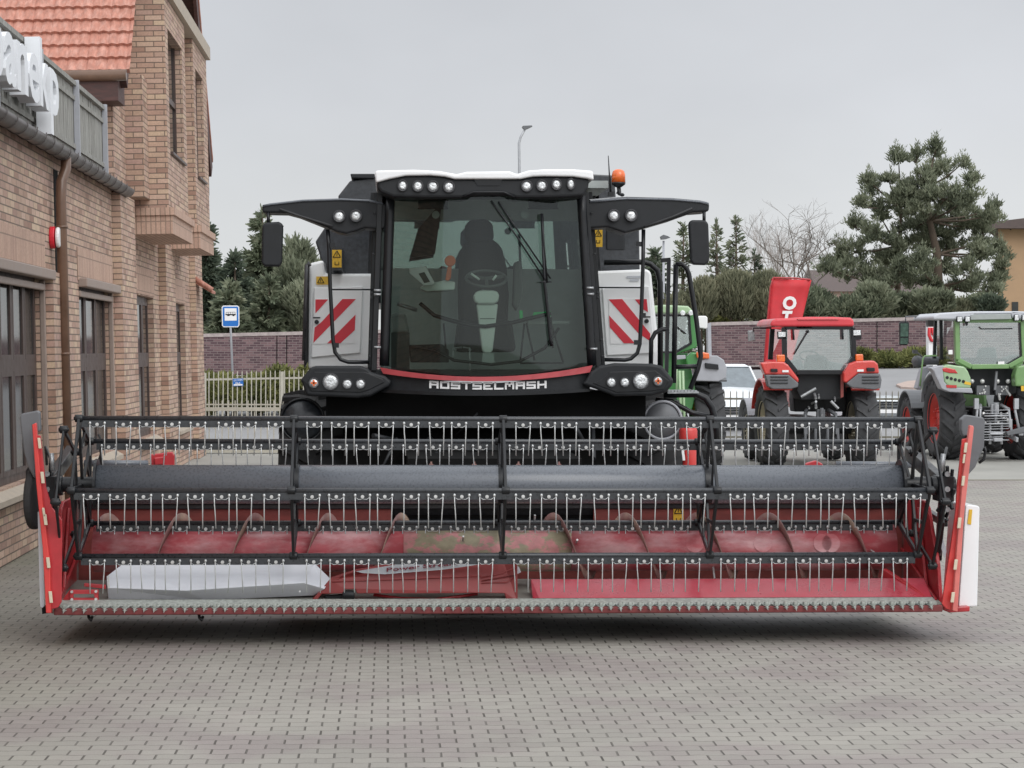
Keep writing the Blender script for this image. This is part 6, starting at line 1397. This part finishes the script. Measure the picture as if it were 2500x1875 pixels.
# brick walls
def bwall(px0, px1, t0, t1, lab, pil):
    Y = 75.0; a = W(px0, t0, Y); b = W(px1, t1, Y)
    t_ = thing('brick_wall', ((a.x+b.x)/2, Y, 1.2), lab, 'wall'); m = MB()
    def slab(zo0, zo1, y0, y1): return [(a.x, y0, a.z+zo0), (b.x, y0, b.z+zo0), (b.x, y1, b.z+zo0), (a.x, y1, a.z+zo0), (a.x, y0, a.z+zo1), (b.x, y0, b.z+zo1), (b.x, y1, b.z+zo1), (a.x, y1, a.z+zo1)]
    BF = [(0, 3, 2, 1), (4, 5, 6, 7), (0, 1, 5, 4), (1, 2, 6, 5), (2, 3, 7, 6), (3, 0, 4, 7)]
    m.add(slab(-2.4, -.12, Y, Y+.25), BF); m.build('wall', MATS['brick_purple'], t_)
    m = MB(); m.add(slab(-.12, 0, Y-.03, Y+.28), BF); m.build('coping', mat('coping', (0.36, 0.31, 0.30), 0.8, var=.25, scale=6), t_)
    m = MB()
    for p in pil:
        x = W(p, 850, Y).x; zt_ = a.z+(b.z-a.z)*(x-a.x)/(b.x-a.x); m.box((x-.014, Y-.012, zt_-2.4), (x+.014, Y-.002, zt_-.12))
    m.build('movement_joint', MATS['underside'], t_); return t_
bwall(440, 1575, 816, 790, 'long purple brown brick wall behind the bus stop sign', (676, 700, 930))
bwall(1733, 2700, 787, 762, 'long purple brown brick wall behind the tractors', (2141, 2560))
m = MB(); m.px([(1728, 790), (1736, 788), (1738, 905), (1730, 905)], 74.8, .4); gp_ = tag(m.build('gate_pillar', MATS['light_grey'], None), 'pale slim pillar at the left end of the wall behind the tractors', 'pillar')
# road details: kerbed island beyond the fence
m = MB(); isl = [(2188, 938), (2215, 930), (2262, 926), (2300, 928), (2300, 946), (2230, 946), (2200, 944)]
vv = []
for x, y in isl:
    # intersect with sloping road
    Y = 60.0
    for _ in range(20):
        p = W(x, y, Y); Y += (p.z-gz(p.x, Y)-.06)*8
    vv.append(W(x, y, Y))
m.prism([v for v in vv], [v-Vector((0, 0, .2)) for v in vv]); tag(m.build('pavement', mat('island_paving', (0.42, 0.33, 0.29), .8), None), kind='structure')
# flag
YV = 47.5; fg = thing('beach_flag', W(1870, 1060, YV), 'tall red advertising flag with white letters leaning behind the red tractor', 'flag')
fg.location.z = 0
n = 16; m = MB(); L_, R_ = [], []
for i in range(n+1):
    t_ = i/n; y = 680+t_*330; xl_ = 1884-t_*24-(8*t_*(1-t_)); xr_ = 1981-t_*78
    L_.append((xl_, y)); R_.append((xr_, y))
vs = []; nx_ = 10
for i in range(n+1):
    for j in range(nx_+1):
        u = j/nx_; x = L_[i][0]+(R_[i][0]-L_[i][0])*u; y = L_[i][1]+(4*u if i == 0 else 3*u); vs.append(W(x, y, YV+0.05*sin(u*7+i*.5)+0.03*sin(i*.9)))
fs = [(i*(nx_+1)+j, i*(nx_+1)+j+1, (i+1)*(nx_+1)+j+1, (i+1)*(nx_+1)+j) for i in range(n) for j in range(nx_)]
m.add(vs, fs, True); fl_ = m.build('flag_cloth', MATS['flag_red'], fg, fixn=False); sm = fl_.modifiers.new('thick', 'SOLIDIFY'); sm.thickness = 0.004
m = MB(); m.tube([Vector((W(1862, 1050, YV).x, YV, 0.0))]+[W(x-1, y, YV) for x, y in L_[::-3]]+[W(1888, 678, YV), W(1940, 679, YV), W(1978, 683, YV)], 0.02, 8); m.build('flag_pole', MATS['red_paint'], fg)
for ch, cx_, cy_, sz in (('O', 1928, 739, .47), ('T', 1921, 773, .42)):
    vs, fs = text_mesh(ch, sz, 0.003, 0.022); w_ = max(v.x for v in vs); h_ = max(v.y for v in vs); c = W(cx_, cy_, YV-.12); sk = 0.16 if ch == 'T' else 0.05
    m = MB(); m.add([Vector((c.x+(v.x-w_/2)*.8+(v.y-h_/2)*sk, c.y-v.z, c.z-h_*.4+v.y*.82)) for v in vs], fs); m.build('flag_letter', MATS['sign_white'], fg, fixn=False)
# pylon with red roundel behind the pale green tractor
m = MB(); m.px([(2266, 772), (2286, 772), (2288, 900), (2268, 900)], 62.0, .3); py_ = m.build('plate', MATS['sign_white'], None); tag(py_, 'white pylon with a red round mark behind the pale green tractor', 'sign'); py_.name = 'advertising_pylon'
m = MB(); m.tube([W(x, y, 61.97) for x, y in ((2269, 800), (2268, 818), (2274, 831), (2284, 832))], 0.05, 8); m.tube([W(x, y, 61.97) for x, y in ((2276, 800), (2277, 815), (2284, 820))], 0.04, 8); q_ = m.build('logo_mark', MATS['flag_red'], None); q_.parent = py_; 
# street lamps
YL = 85.0
sl = thing('street_lamp', W(1268, 900, YL), 'tall grey street lamp with a bent arm rising above the harvester cab roof', 'street lamp', 'street lamps beyond the yard'); sl.location.z = 1.3
m = MB(); m.tube([Vector((W(1268, 900, YL).x, YL, 1.3)), W(1268, 400, YL), W(1267, 350, YL), W(1271, 335, YL), W(1282, 315, YL)], [.1, .055, .05, .045, .045], 8); m.build('pole', MATS['zinc'], sl)
m = MB(); m.px([(1275, 309), (1277, 307), (1298, 306), (1300, 308), (1290, 313), (1282, 316), (1277, 313)], YL-.1, .3); m.build('lamp_head', MATS['tractor_grey'], sl)
YL = 80.0
s2 = thing('street_lamp', W(1620, 900, YL), 'short grey post-top street lamp standing among the spruces', 'street lamp', 'street lamps beyond the yard'); s2.location.z = 1.4
m = MB(); m.tube([Vector((W(1620, 900, YL).x, YL, 1.4)), W(1620, 588, YL)], [.07, .04], 8); m.build('pole', MATS['light_grey'], s2)
m = MB(); m.px([(1614, 577), (1620, 573), (1630, 576), (1637, 580), (1628, 583), (1616, 584)], YL-.2, .4); m.build('lamp_head', MATS['tractor_grey'], s2)
# cars beyond the iron fence
def car(px_c, px_w, yr, Y, mcol, lab, seed):
    g0 = gz(W(px_c, 950, Y).x, Y); s_ = F/Y; c = Vector((W(px_c, 950, Y).x, Y, g0)); wd = px_w/s_; h = W(px_c, yr, Y).z-g0
    t_ = thing('parked_car', c, lab, 'car', 'cars beyond the fence'); m = MB()
    def ring(y, w, z0, z1, n=10): return [(c.x+w/2*sx_, c.y+y, c.z+z) for sx_, z in ((-.97, z0), (-1, z0+.25*(z1-z0)), (-.98, z0+.75*(z1-z0)), (-.85, z1), (0, z1+.03), (.85, z1), (.98, z0+.75*(z1-z0)), (1, z0+.25*(z1-z0)), (.97, z0))]
    sec = [ring(0, wd*.9, .28, .62), ring(.15, wd, .22, .78), ring(.9, wd, .22, h*.64), ring(3.6, wd, .22, h*.66), ring(4.1, wd*.95, .3, h*.6)]
    V = [v for r_ in sec for v in r_]; n = 9; FS = [(i*n+j, i*n+j+1, (i+1)*n+j+1, (i+1)*n+j) for i in range(4) for j in range(8)]+[tuple(range(n)), tuple(range(4*n, 5*n))[::-1]]+[((i+1)*n, i*n, i*n+8, (i+1)*n+8) for i in range(4)]
    m.add(V, FS, True); m.build('body', MATS[mcol], t_)
    m = MB(); zb_ = h*.62
    A = [(-.86, .9, zb_), (.86, .9, zb_), (.70, 1.75, h-.06), (-.70, 1.75, h-.06)]; B = [(-.86, 3.7, zb_), (.86, 3.7, zb_), (.70, 3.2, h-.08), (-.70, 3.2, h-.08)]
    P = [Vector((c.x+wd/2*x, c.y+y, c.z+z)) for x, y, z in A+B]; m.add(P, [(0, 1, 2, 3), (4, 7, 6, 5), (0, 3, 7, 4), (1, 5, 6, 2)]); m.build('windows', MATS['car_glass'], t_)
    m = MB(); P = [Vector((c.x+wd/2*x, c.y+y, c.z+z)) for x, y, z in ((-.72, 1.7, h-.07), (.72, 1.7, h-.07), (.72, 3.25, h-.08), (-.72, 3.25, h-.08), (-.6, 1.85, h), (.6, 1.85, h), (.6, 3.1, h), (-.6, 3.1, h))]
    m.add(P, [(4, 5, 6, 7), (0, 1, 5, 4), (1, 2, 6, 5), (2, 3, 7, 6), (3, 0, 4, 7)]); 
    for s in (-1, 1): m.bar(c+Vector((s*wd/2*.87, .9, zb_)), c+Vector((s*wd/2*.71, 1.75, h-.06)), .06, .05)
    m.build('roof', MATS[mcol], t_, bevel=.02)
    for s in (-1, 1):
        m = MB(); m.disc(c+Vector((s*wd*.36, -.02, .62)), .15, 'Y', .1, 16, sx=1.2); m.build('headlight', MATS['lamp_chrome'], t_)
        m = MB(); m.tube([c+Vector((s*wd*.45-.1*s, .8, .3)), c+Vector((s*wd*.45+.04*s, .8, .3))], .31, 18); m.tube([c+Vector((s*wd*.45-.1*s, 3.4, .3)), c+Vector((s*wd*.45+.04*s, 3.4, .3))], .31, 18); m.build('wheel', MATS['rubber'], t_)
    m = MB()
    for k in range(4): m.cbox(c+Vector((0, -.03, .42+.07*k)), (wd*.5, .05, .04))
    m.build('grille', MATS['black_plastic'], t_); m = MB(); m.cbox(c+Vector((0, -.05, .38)), (.5, .03, .1)); m.build('number_plate', MATS['sign_white'], t_)
car(1795, 175, 890, 56.0, 'car_white', 'white car behind the iron fence between the green and red tractors', 1)
car(2168, 150, 985, 57.5, 'car_silver', 'silver car just visible behind the iron fence beside the red tractor', 2)
# houses far right
hs = thing('house', W(2520, 800, 105), 'tan rendered house with a dark low roof beyond the huge pine', 'house'); hs.location.z = 1.8
m = MB(); a = W(2436, 800, 100); zt_ = W(2450, 552, 100).z; x2_ = W(2440, 800, 110).x+.3; m.prism([(a.x, 100, 1.0), (a.x+14, 100, 1.0), (a.x+14, 110, 1.0), (x2_, 110, 1.0)], [(a.x, 100, zt_), (a.x+14, 100, zt_), (a.x+14, 110, zt_), (x2_, 110, zt_)]); m.build('wall', MATS['render_tan'], hs)
m = MB(); z0_ = W(2450, 560, 100).z; z1_ = W(2500, 530, 100).z
m.prism([(a.x-.9, 99.2, z0_), (a.x+15, 99.2, z0_+.1), (a.x+15, 99.2, z1_+.9), (a.x+1, 99.2, z1_-.1), (a.x-.9, 99.2, z0_+.25)], [(x2_, 111, z0_), (a.x+15, 111, z0_+.1), (a.x+15, 111, z1_+.9), (x2_+1.5, 111, z1_-.1), (x2_, 111, z0_+.25)]); m.build('roof', MATS['roof_dark'], hs)
m = MB(); m.px([(2471, 737), (2486, 737), (2486, 760), (2471, 760)], 99.95, .1); m.px([(2466, 556), (2469, 556), (2469, 562), (2466, 562)], 99.97, .05); m.build('window', MATS['window_pane'], hs)
h2 = thing('house', W(2090, 760, 130), 'pale pinkish house glimpsed between the shrubs below the big pine', 'house'); h2.location.z = 1.4
m = MB(); a = W(2010, 800, 128); b = W(2240, 800, 128); m.box((a.x, 128, 1), (b.x, 134, W(2100, 712, 128).z)); m.build('wall', MATS['pinkwash'], h2)
m = MB(); z_ = W(2100, 712, 128).z; m.prism([(a.x-.4, 127.6, z_), (b.x+.4, 127.6, z_), ((b.x+.4), 131, z_+1.4), (a.x-.4, 131, z_+1.4)], [(a.x-.4, 134.4, z_-.01), (b.x+.4, 134.4, z_-.01), (b.x+.4, 131.1, z_+1.39), (a.x-.4, 131.1, z_+1.39)]); m.build('roof', MATS['roof_dark'], h2)
m = MB(); m.px([(2060, 722), (2076, 722), (2076, 735), (2060, 735)], 127.9, .1); m.px([(2120, 722), (2136, 722), (2136, 735), (2120, 735)], 127.9, .1); m.build('window', MATS['window_pane'], h2)

# ================================================================ VEGETATION
def leaves(m, pts, rnd, size, droop=0.0, asp=2.2, outward=None, k=1):
    """small leaf or needle-tuft faces at the given points"""
    vs, fs = [], []
    for (p, d, s) in pts:
        for _ in range(k):
            v = Vector((rnd.gauss(0, 1), rnd.gauss(0, 1), rnd.gauss(0, 1))); v.normalize()
            a = (d*1.1+v*.75); a.z -= droop
            if a.length < .01: a = Vector((0, 0, 1))
            a.normalize(); b = a.cross(Vector((rnd.gauss(0, 1), rnd.gauss(0, 1), rnd.gauss(0, 1)))); b.normalize()
            l = size*s*rnd.uniform(.6, 1.4); w_ = l/asp; n = len(vs); q = p+v*size*.3
            vs += [q-b*w_*.5, q+b*w_*.5, q+a*l+b*w_*.15, q+a*l-b*w_*.15]; fs.append((n, n+1, n+2, n+3))
    m.add(vs, fs, False)
def tree_root(nm, x, Y, lab, cat, grp): return thing(nm, (x, Y, gz(x, Y)), lab, cat, grp)
def conifer(px_, top, halfpx, Y, lab, lm='leaf_fir', seed=1, dens=1.0, base=None, grp='conifers behind the brick wall', shape=1.0, sparse=False, nm='fir_tree'):
    rn = random.Random(seed); s_ = F/Y; x = W(px_, 800, Y).x; zt = W(px_, top, Y).z; g0 = gz(x, Y); zb = g0+.4; Rb = halfpx/s_; H_ = zt-zb
    t_ = tree_root(nm, x, Y, lab, 'tree', grp)
    m = MB(); m.tube([(x, Y, g0-.2), (x+rn.uniform(-.05, .05), Y, (zt+g0)/2), (x, Y, zt-.1)], [.16, .09, .015], 8); tr = m.build('trunk', MATS['bark'], t_)
    m = MB(); br = MB(); pts = []; z = zb
    while z < zt-.15:
        f = (z-zb)/H_; rr = Rb*(1-f)**(.8*shape)*(1-.25*max(0, .15-f)/.15)+.08
        nb = int(rn.choice((6, 7, 8))*(1 if f < .8 else .7))
        for i in range(nb):
            a = rn.uniform(0, 2*pi); ln = rr*rn.uniform(.72, 1.12)*(1.15 if rn.random() < .12 else 1); d = Vector((cos(a), sin(a), .12+.5*f*f)); d.normalize(); o_ = Vector((x, Y, z+rn.uniform(-.15, .15)))
            tip = o_+d*ln+Vector((0, 0, -.18*ln*(1-f)))
            if sparse: br.tube([o_, tip], [.025, .008], 4, cap=False)
            n = max(4, int(ln*15*dens))
            for j in range(n):
                u = (j+.5)/n; 
                if u < .18: continue
                p = o_.lerp(tip, u)+Vector((0, 0, .10*sin(u*3)*ln)); sp_ = .30*ln*(1.1-u)*(.6 if sparse else 1)
                p += Vector((-d.y, d.x, 0))*rn.uniform(-sp_, sp_)+Vector((0, 0, rn.uniform(-.06, .05)))
                pts.append((p, (d+Vector((0, 0, -.15))), 1))
        z += rn.uniform(.16, .26)*(1.5 if sparse else 1)
    for j in range(10): pts.append((Vector((x, Y, zt-.4+.04*j)), Vector((0, 0, 1)), .8))
    leaves(m, pts, rn, .24 if not sparse else .17, .10, 2.0, k=4 if not sparse else 3)
    m.build('crown', MATS[lm], t_, fixn=False)
    if sparse: br.build('branches', MATS['bark'], t_, fixn=False)
    return t_
def bushy(px_, py_, rx, ry, Y, lab, lm, seed, n=1400, size=.22, upward=.6, nm='shrub', cat='shrub', grp='shrubs above the brick wall', base=None, asp=2.4, dome=False):
    rn = random.Random(seed); s_ = F/Y; c = W(px_, py_, Y); RX, RZ = rx/s_, ry/s_; t_ = tree_root(nm, c.x, Y, lab, cat, grp); g0 = gz(c.x, Y)
    m = MB()
    for i in range(5):
        a = rn.uniform(0, 6.28); m.tube([(c.x+.1*cos(a), Y+.1*sin(a), g0-.1), (c.x+RX*.4*cos(a), Y+RX*.4*sin(a), c.z), (c.x+RX*.6*cos(a), Y+RX*.5*sin(a), c.z+RZ*.5)], [.05, .03, .01], 5)
    m.build('stems', MATS['bark'], t_)
    m = MB(); pts = []
    lob = [(rn.uniform(-.55, .55), rn.uniform(-.5, .5), rn.uniform(-.5, .45), rn.uniform(.4, .62)) for _ in range(9)]
    for i in range(n):
        v = Vector((rn.gauss(0, 1), rn.gauss(0, 1), rn.gauss(0, 1))); v.normalize(); r_ = rn.uniform(.55, 1.0)**.5
        if dome: q = v*r_
        else:
            l = rn.choice(lob); q = Vector(l[:3])+v*r_*l[3]
        p = Vector((c.x+q.x*RX, Y+q.y*RX, c.z+q.z*RZ))
        if p.z < g0: continue
        pts.append((p, Vector((v.x*.5, v.y*.5, upward)), 1))
    leaves(m, pts, rn, size, 0, asp, k=3); m.build('foliage', MATS[lm], t_, fixn=False); return t_
# left group of conifers
LG = 'conifers behind the brick wall'
conifer(505, 548, 62, 84, 'dark fir partly hidden behind the far corner of the brick building', 'leaf_fir_dark', 21, 1.2)
conifer(640, 512, 105, 88, 'tallest fir, its top hidden behind a harvester mirror', 'leaf_fir', 22, 1.25)
conifer(572, 618, 70, 82, 'small dark fir right behind the bus stop sign', 'leaf_fir_dark', 23, 1.2)
conifer(560, 690, 75, 79, 'low fir at the foot of the dark fir, above the bus stop sign', 'leaf_fir', 27, 1.1)
conifer(655, 675, 85, 80, 'low broad fir just above the brick wall beside the harvester side panel', 'leaf_fir', 29, 1.1)
for i, (px_, tp, hw) in enumerate(((745, 560, 62), (700, 625, 60), (790, 590, 60), (735, 680, 70))):
    t_ = bushy(px_, (tp+820)/2+6, hw, (820-tp)/2, 83-i, ('tall light green pine rising beside the harvester engine hood', 'shorter light green pine standing next to the tall one', 'light green pine mostly hidden by the harvester', 'low pine growth just above the wall beside the harvester')[i], 'leaf_pine', 40+i, 2600, .24, 1.0, 'pine_tree', 'tree', 'pines beside the harvester', asp=3.2)
for i, (a, b, c_, d_) in enumerate(((500, 745, 60, 75), (600, 760, 75, 60), (680, 735, 70, 85), (760, 730, 60, 90))):
    bushy(a, b, c_, d_, 90+.4*i, ('undergrowth beside the building corner behind the wall', 'undergrowth behind the bus stop sign', 'undergrowth between the fir and the pines', 'undergrowth behind the pines beside the harvester')[i], 'leaf_fir', 140+i, 2400, .26, .4, grp='undergrowth behind the brick wall')
# right: spruces, bare trees, domed shrubs, hedge row
SG = 'spruces behind the right wall'
conifer(1668, 545, 52, 92, 'slim spruce between the harvester ladder and the hanging mirror', 'leaf_fir', 51, .8, grp=SG, sparse=True, nm='spruce_tree')
conifer(1748, 540, 50, 93, 'tall spruce half covered by the hanging harvester mirror', 'leaf_fir', 52, .85, grp=SG, sparse=True, nm='spruce_tree')
conifer(1796, 530, 60, 90, 'tallest thin spruce with ragged branches', 'leaf_fir', 53, .8, grp=SG, sparse=True, nm='spruce_tree')
conifer(1841, 610, 45, 91, 'smallest spruce, next to the red flag', 'leaf_fir_dark', 54, .8, grp=SG, sparse=True, nm='spruce_tree')
conifer(1600, 610, 55, 86, 'dark pine partly behind the ladder rails', 'leaf_fir_dark', 55, .9, grp=SG, nm='spruce_tree')
def bare(px_, top, Y, lab, seed, spread, depth=6, m_='bare_twig', w0=.09):
    rn = random.Random(seed); x = W(px_, 800, Y).x; g0 = gz(x, Y); t_ = tree_root('bare_tree', x, Y, lab, 'tree', 'bare trees above the wall'); H_ = W(px_, top, Y).z-g0; m = MB(); tk = MB()
    tk.tube([(x, Y, g0-.1), (x+.05, Y, g0+H_*.3)], [w0*1.3, w0], 7); tk.build('trunk', MATS[m_], t_)
    def grow(p, d, l, w_, k):
        q = p+d*l*.5+Vector((rn.gauss(0, 1), rn.gauss(0, 1), 0))*l*.06; e = q+(d+Vector((rn.gauss(0, .2), rn.gauss(0, .2), .08)))*l*.5
        m.tube([p, q, e], [w_, w_*.8, w_*.6], 4, cap=False)
        if k == 0: return
        for i in range(rn.choice((2, 3))):
            nd = d+Vector((rn.gauss(0, spread), rn.gauss(0, spread), rn.gauss(.05, .25))); nd.normalize(); grow(e if i < 2 else q, nd, l*rn.uniform(.6, .85), w_*.62, k-1)
    for i in range(4):
        d = Vector((rn.gauss(0, spread), rn.gauss(0, spread*.6), 1)); d.normalize(); grow(Vector((x+.05, Y, g0+H_*(.22+.03*i))), d, H_*.27, w0*.8, depth)
    m.build('branches', MATS[m_], t_, fixn=False)
bare(1965, 560, 86, 'bare leafless tree with dark twigs beside the big pine', 61, .55, 6)
mat('pale_twig', (0.36, 0.32, 0.30), 0.9)
bare(1890, 590, 110, 'pale misty bare tree behind the red flag', 62, .28, 6, 'pale_twig', .06)
bare(1920, 600, 112, 'second pale bare tree close to the misty one', 63, .3, 5, 'pale_twig', .06)
for i, (a, b, c_, d_, n) in enumerate(((1718, 742, 44, 52, 1700), (1795, 735, 62, 58, 2600), (1872, 735, 60, 62, 2600))):
    bushy(a, b-[6, 10, 4][i], c_*.86, d_, 77+i*.2, ('narrow domed broom shrub below the hanging harvester mirror', 'wide domed broom shrub between the narrow one and the flag', 'domed broom shrub touching the red flag')[i], 'leaf_shrub', 70+i, n, .2, 1.6, dome=True, asp=3.6)
HGL = 'loose shrubs along the top of the wall'
for i, (a, b, c_, d_, m_) in enumerate(((1640, 745, 55, 60, 'leaf_shrub'), (1940, 742, 50, 50, 'leaf_fir'), (2010, 735, 70, 55, 'leaf_fir'), (2090, 740, 60, 50, 'leaf_fir'), (2135, 735, 55, 55, 'leaf_pine'), (2215, 745, 60, 45, 'leaf_fir'), (2275, 740, 55, 50, 'leaf_pine'), (2330, 745, 50, 42, 'leaf_shrub'), (2385, 740, 50, 45, 'leaf_fir'), (2425, 745, 30, 40, 'leaf_fir_dark'), (1755, 775, 50, 22, 'leaf_hedge'))):
    bushy(a, b+[14, 4, 12, 20, 0, 12, 4, 18, 8, 12, 0][i], c_, d_*.85, 80+.3*(i % 3), ('tangled brown green shrub behind the ladder rails', 'dark upright shrub behind the red tractor roof', 'broad dark green shrub under the bare tree', 'dark shrub between the bare tree and the big pine', 'pale yellowish green shrub at the foot of the big pine', 'dark shrub under the middle of the big pine', 'pale olive shrub in front of the pine trunk', 'thin brownish shrub between the pine trunk and the tan house', 'dark shrub under the outer pine boughs near the tan house', 'dark clipped shrub against the tan house', 'yellow green creeper on top of the wall end')[i], m_, 80+i, 1500, .2, .8, grp=HGL)
# the big pine: trunk, limbs and separate needle clouds with sky between
YP = 86.0; rn = random.Random(90); pn = tree_root('pine_tree', W(2290, 800, YP).x, YP, 'huge spreading pine towering over the wall beside the tan house', 'tree', None)
CL = [(2282, 368, 20, 24), (2194, 382, 14, 20), (2235, 388, 18, 20), (2348, 395, 14, 20), (2379, 440, 22, 26), (2358, 479, 26, 24), (2292, 416, 38, 30), (2251, 436, 36, 30), (2169, 436, 18, 18), (2118, 434, 14, 15), (2128, 470, 18, 22), (2106, 500, 14, 16), (2148, 520, 28, 30), (2200, 479, 40, 36), (2246, 495, 44, 34), (2305, 480, 44, 36), (2328, 525, 44, 34), (2276, 546, 46, 36), (2220, 541, 42, 34),
      (2095, 553, 22, 26), (2138, 575, 38, 30), (2369, 546, 34, 30), (2415, 522, 24, 26), (2428, 505, 12, 15), (2400, 577, 32, 28), (2438, 607, 28, 26), (2446, 648, 26, 28), (2384, 617, 36, 30), (2312, 597, 40, 32), (2246, 590, 44, 32), (2190, 600, 36, 28), (2159, 628, 36, 26), (2087, 607, 30, 28), (2041, 618, 28, 28), (2020, 650, 24, 28), (2066, 655, 32, 28), (2118, 660, 32, 26), (2240, 640, 40, 26), (2300, 655, 38, 26), (2374, 668, 36, 26), (2425, 685, 28, 24), (2190, 665, 30, 24), (2340, 700, 36, 20), (2130, 690, 34, 22), (2225, 680, 38, 24), (2275, 700, 34, 22), (2410, 705, 28, 20)]
tp = [W(2292, 790, YP), W(2290, 700, YP), W(2288, 620, YP), W(2270, 540, YP), W(2262, 460, YP), W(2280, 380, YP)]; tp[0].z = gz(tp[0].x, YP)-.1
m = MB(); m.tube(tp, [.24, .21, .17, .12, .07, .03], 10); t2 = [W(2190, 790, YP+1), W(2192, 700, YP+1), W(2196, 600, YP+1), W(2200, 500, YP+1)]; t2[0].z = gz(t2[0].x, YP)-.1; m.tube(t2, [.14, .12, .09, .04], 8); m.build('trunk', MATS['bark'], pn)
m = MB(); cr = MB(); pts = []
for (a, b, rx, ry) in CL:
    off = rn.uniform(-1.6, 1.6); c = W(a, b, YP+off); base_ = t2 if a < 2215 else tp; k_ = min(range(len(base_)), key=lambda i: abs(base_[i].z-(c.z-.6))); st = base_[k_]
    mid = st.lerp(c, .55)+Vector((0, 0, -.15)); m.tube([st, mid, c+Vector((0, 0, -.1))], [.06, .04, .015], 5, cap=False)
    s_ = F/YP; RX, RZ = rx/s_*1.12, ry/s_*1.12
    for sub in range(max(5, int(rx*ry/78))):
        w_ = Vector((rn.gauss(0, 1), rn.gauss(0, 1), rn.gauss(0, 1))); w_.normalize(); w_ *= rn.uniform(.35, 1.0); sc_ = c+Vector((w_.x*RX, w_.y*RX, w_.z*RZ)); sr = rn.uniform(.16, .34)
        m.tube([c+Vector((0, 0, -.15)), sc_], [.02, .008], 4, cap=False)
        for j in range(int(34*(sr/.25)**2)):
            v = Vector((rn.gauss(0, 1), rn.gauss(0, 1), rn.gauss(0, 1))); v.normalize(); r_ = rn.uniform(.1, 1.0)
            pts.append((sc_+Vector((v.x*sr*1.25, v.y*sr*1.25, v.z*sr*.8))*r_, Vector((v.x*.4+w_.x*.3, v.y*.4, .85)), 1))
        if w_.z > .2 or rn.random() < .35:
            for j in range(7): pts.append((sc_+Vector((rn.gauss(0, .03), rn.gauss(0, .03), sr*.5+.05*j)), Vector((0, 0, 1)), .7))
leaves(cr, pts, rn, .15, 0, 2.8, k=3)
m.build('limbs', MATS['bark'], pn, fixn=False); cr.build('crown', MATS['leaf_pine'], pn, fixn=False)
# hedge behind the cream fence, low juniper on the far verge
for i, (a, b, c_, d_) in enumerate(((500, 962, 45, 50), (565, 960, 50, 48), (630, 962, 48, 46), (700, 955, 55, 62), (765, 950, 50, 60))):
    bushy(a, b, c_, d_, 60.0+.2*i, ('hedge bush behind the cream fence touching the brick building', 'hedge bush behind the small blue notice plate', 'hedge bush behind the middle of the cream fence', 'taller yellowish hedge bush beside the harvester wheel', 'hedge bush hidden behind the harvester wheel')[i], 'leaf_hedge', 110+i, 2200, .12, .6, grp='hedge bushes behind the cream fence', dome=(i % 2 == 0))
for i, (a, b, c_, d_) in enumerate(((2105, 868, 22, 14), (2170, 878, 50, 20), (2225, 872, 50, 22), (2280, 870, 40, 24))):
    bushy(a, b, c_, d_, 72.5, ('small round juniper at the wall beside the red tractor', 'low spreading juniper between the round one and the wall joint', 'low spreading juniper in front of the wall joint', 'low juniper behind the pale green tractor')[i], 'leaf_hedge', 120+i, 1000, .14, .5, grp='junipers at the foot of the wall')
for o in list(bpy.data.objects):
    if '_local' in o: del o['_local']
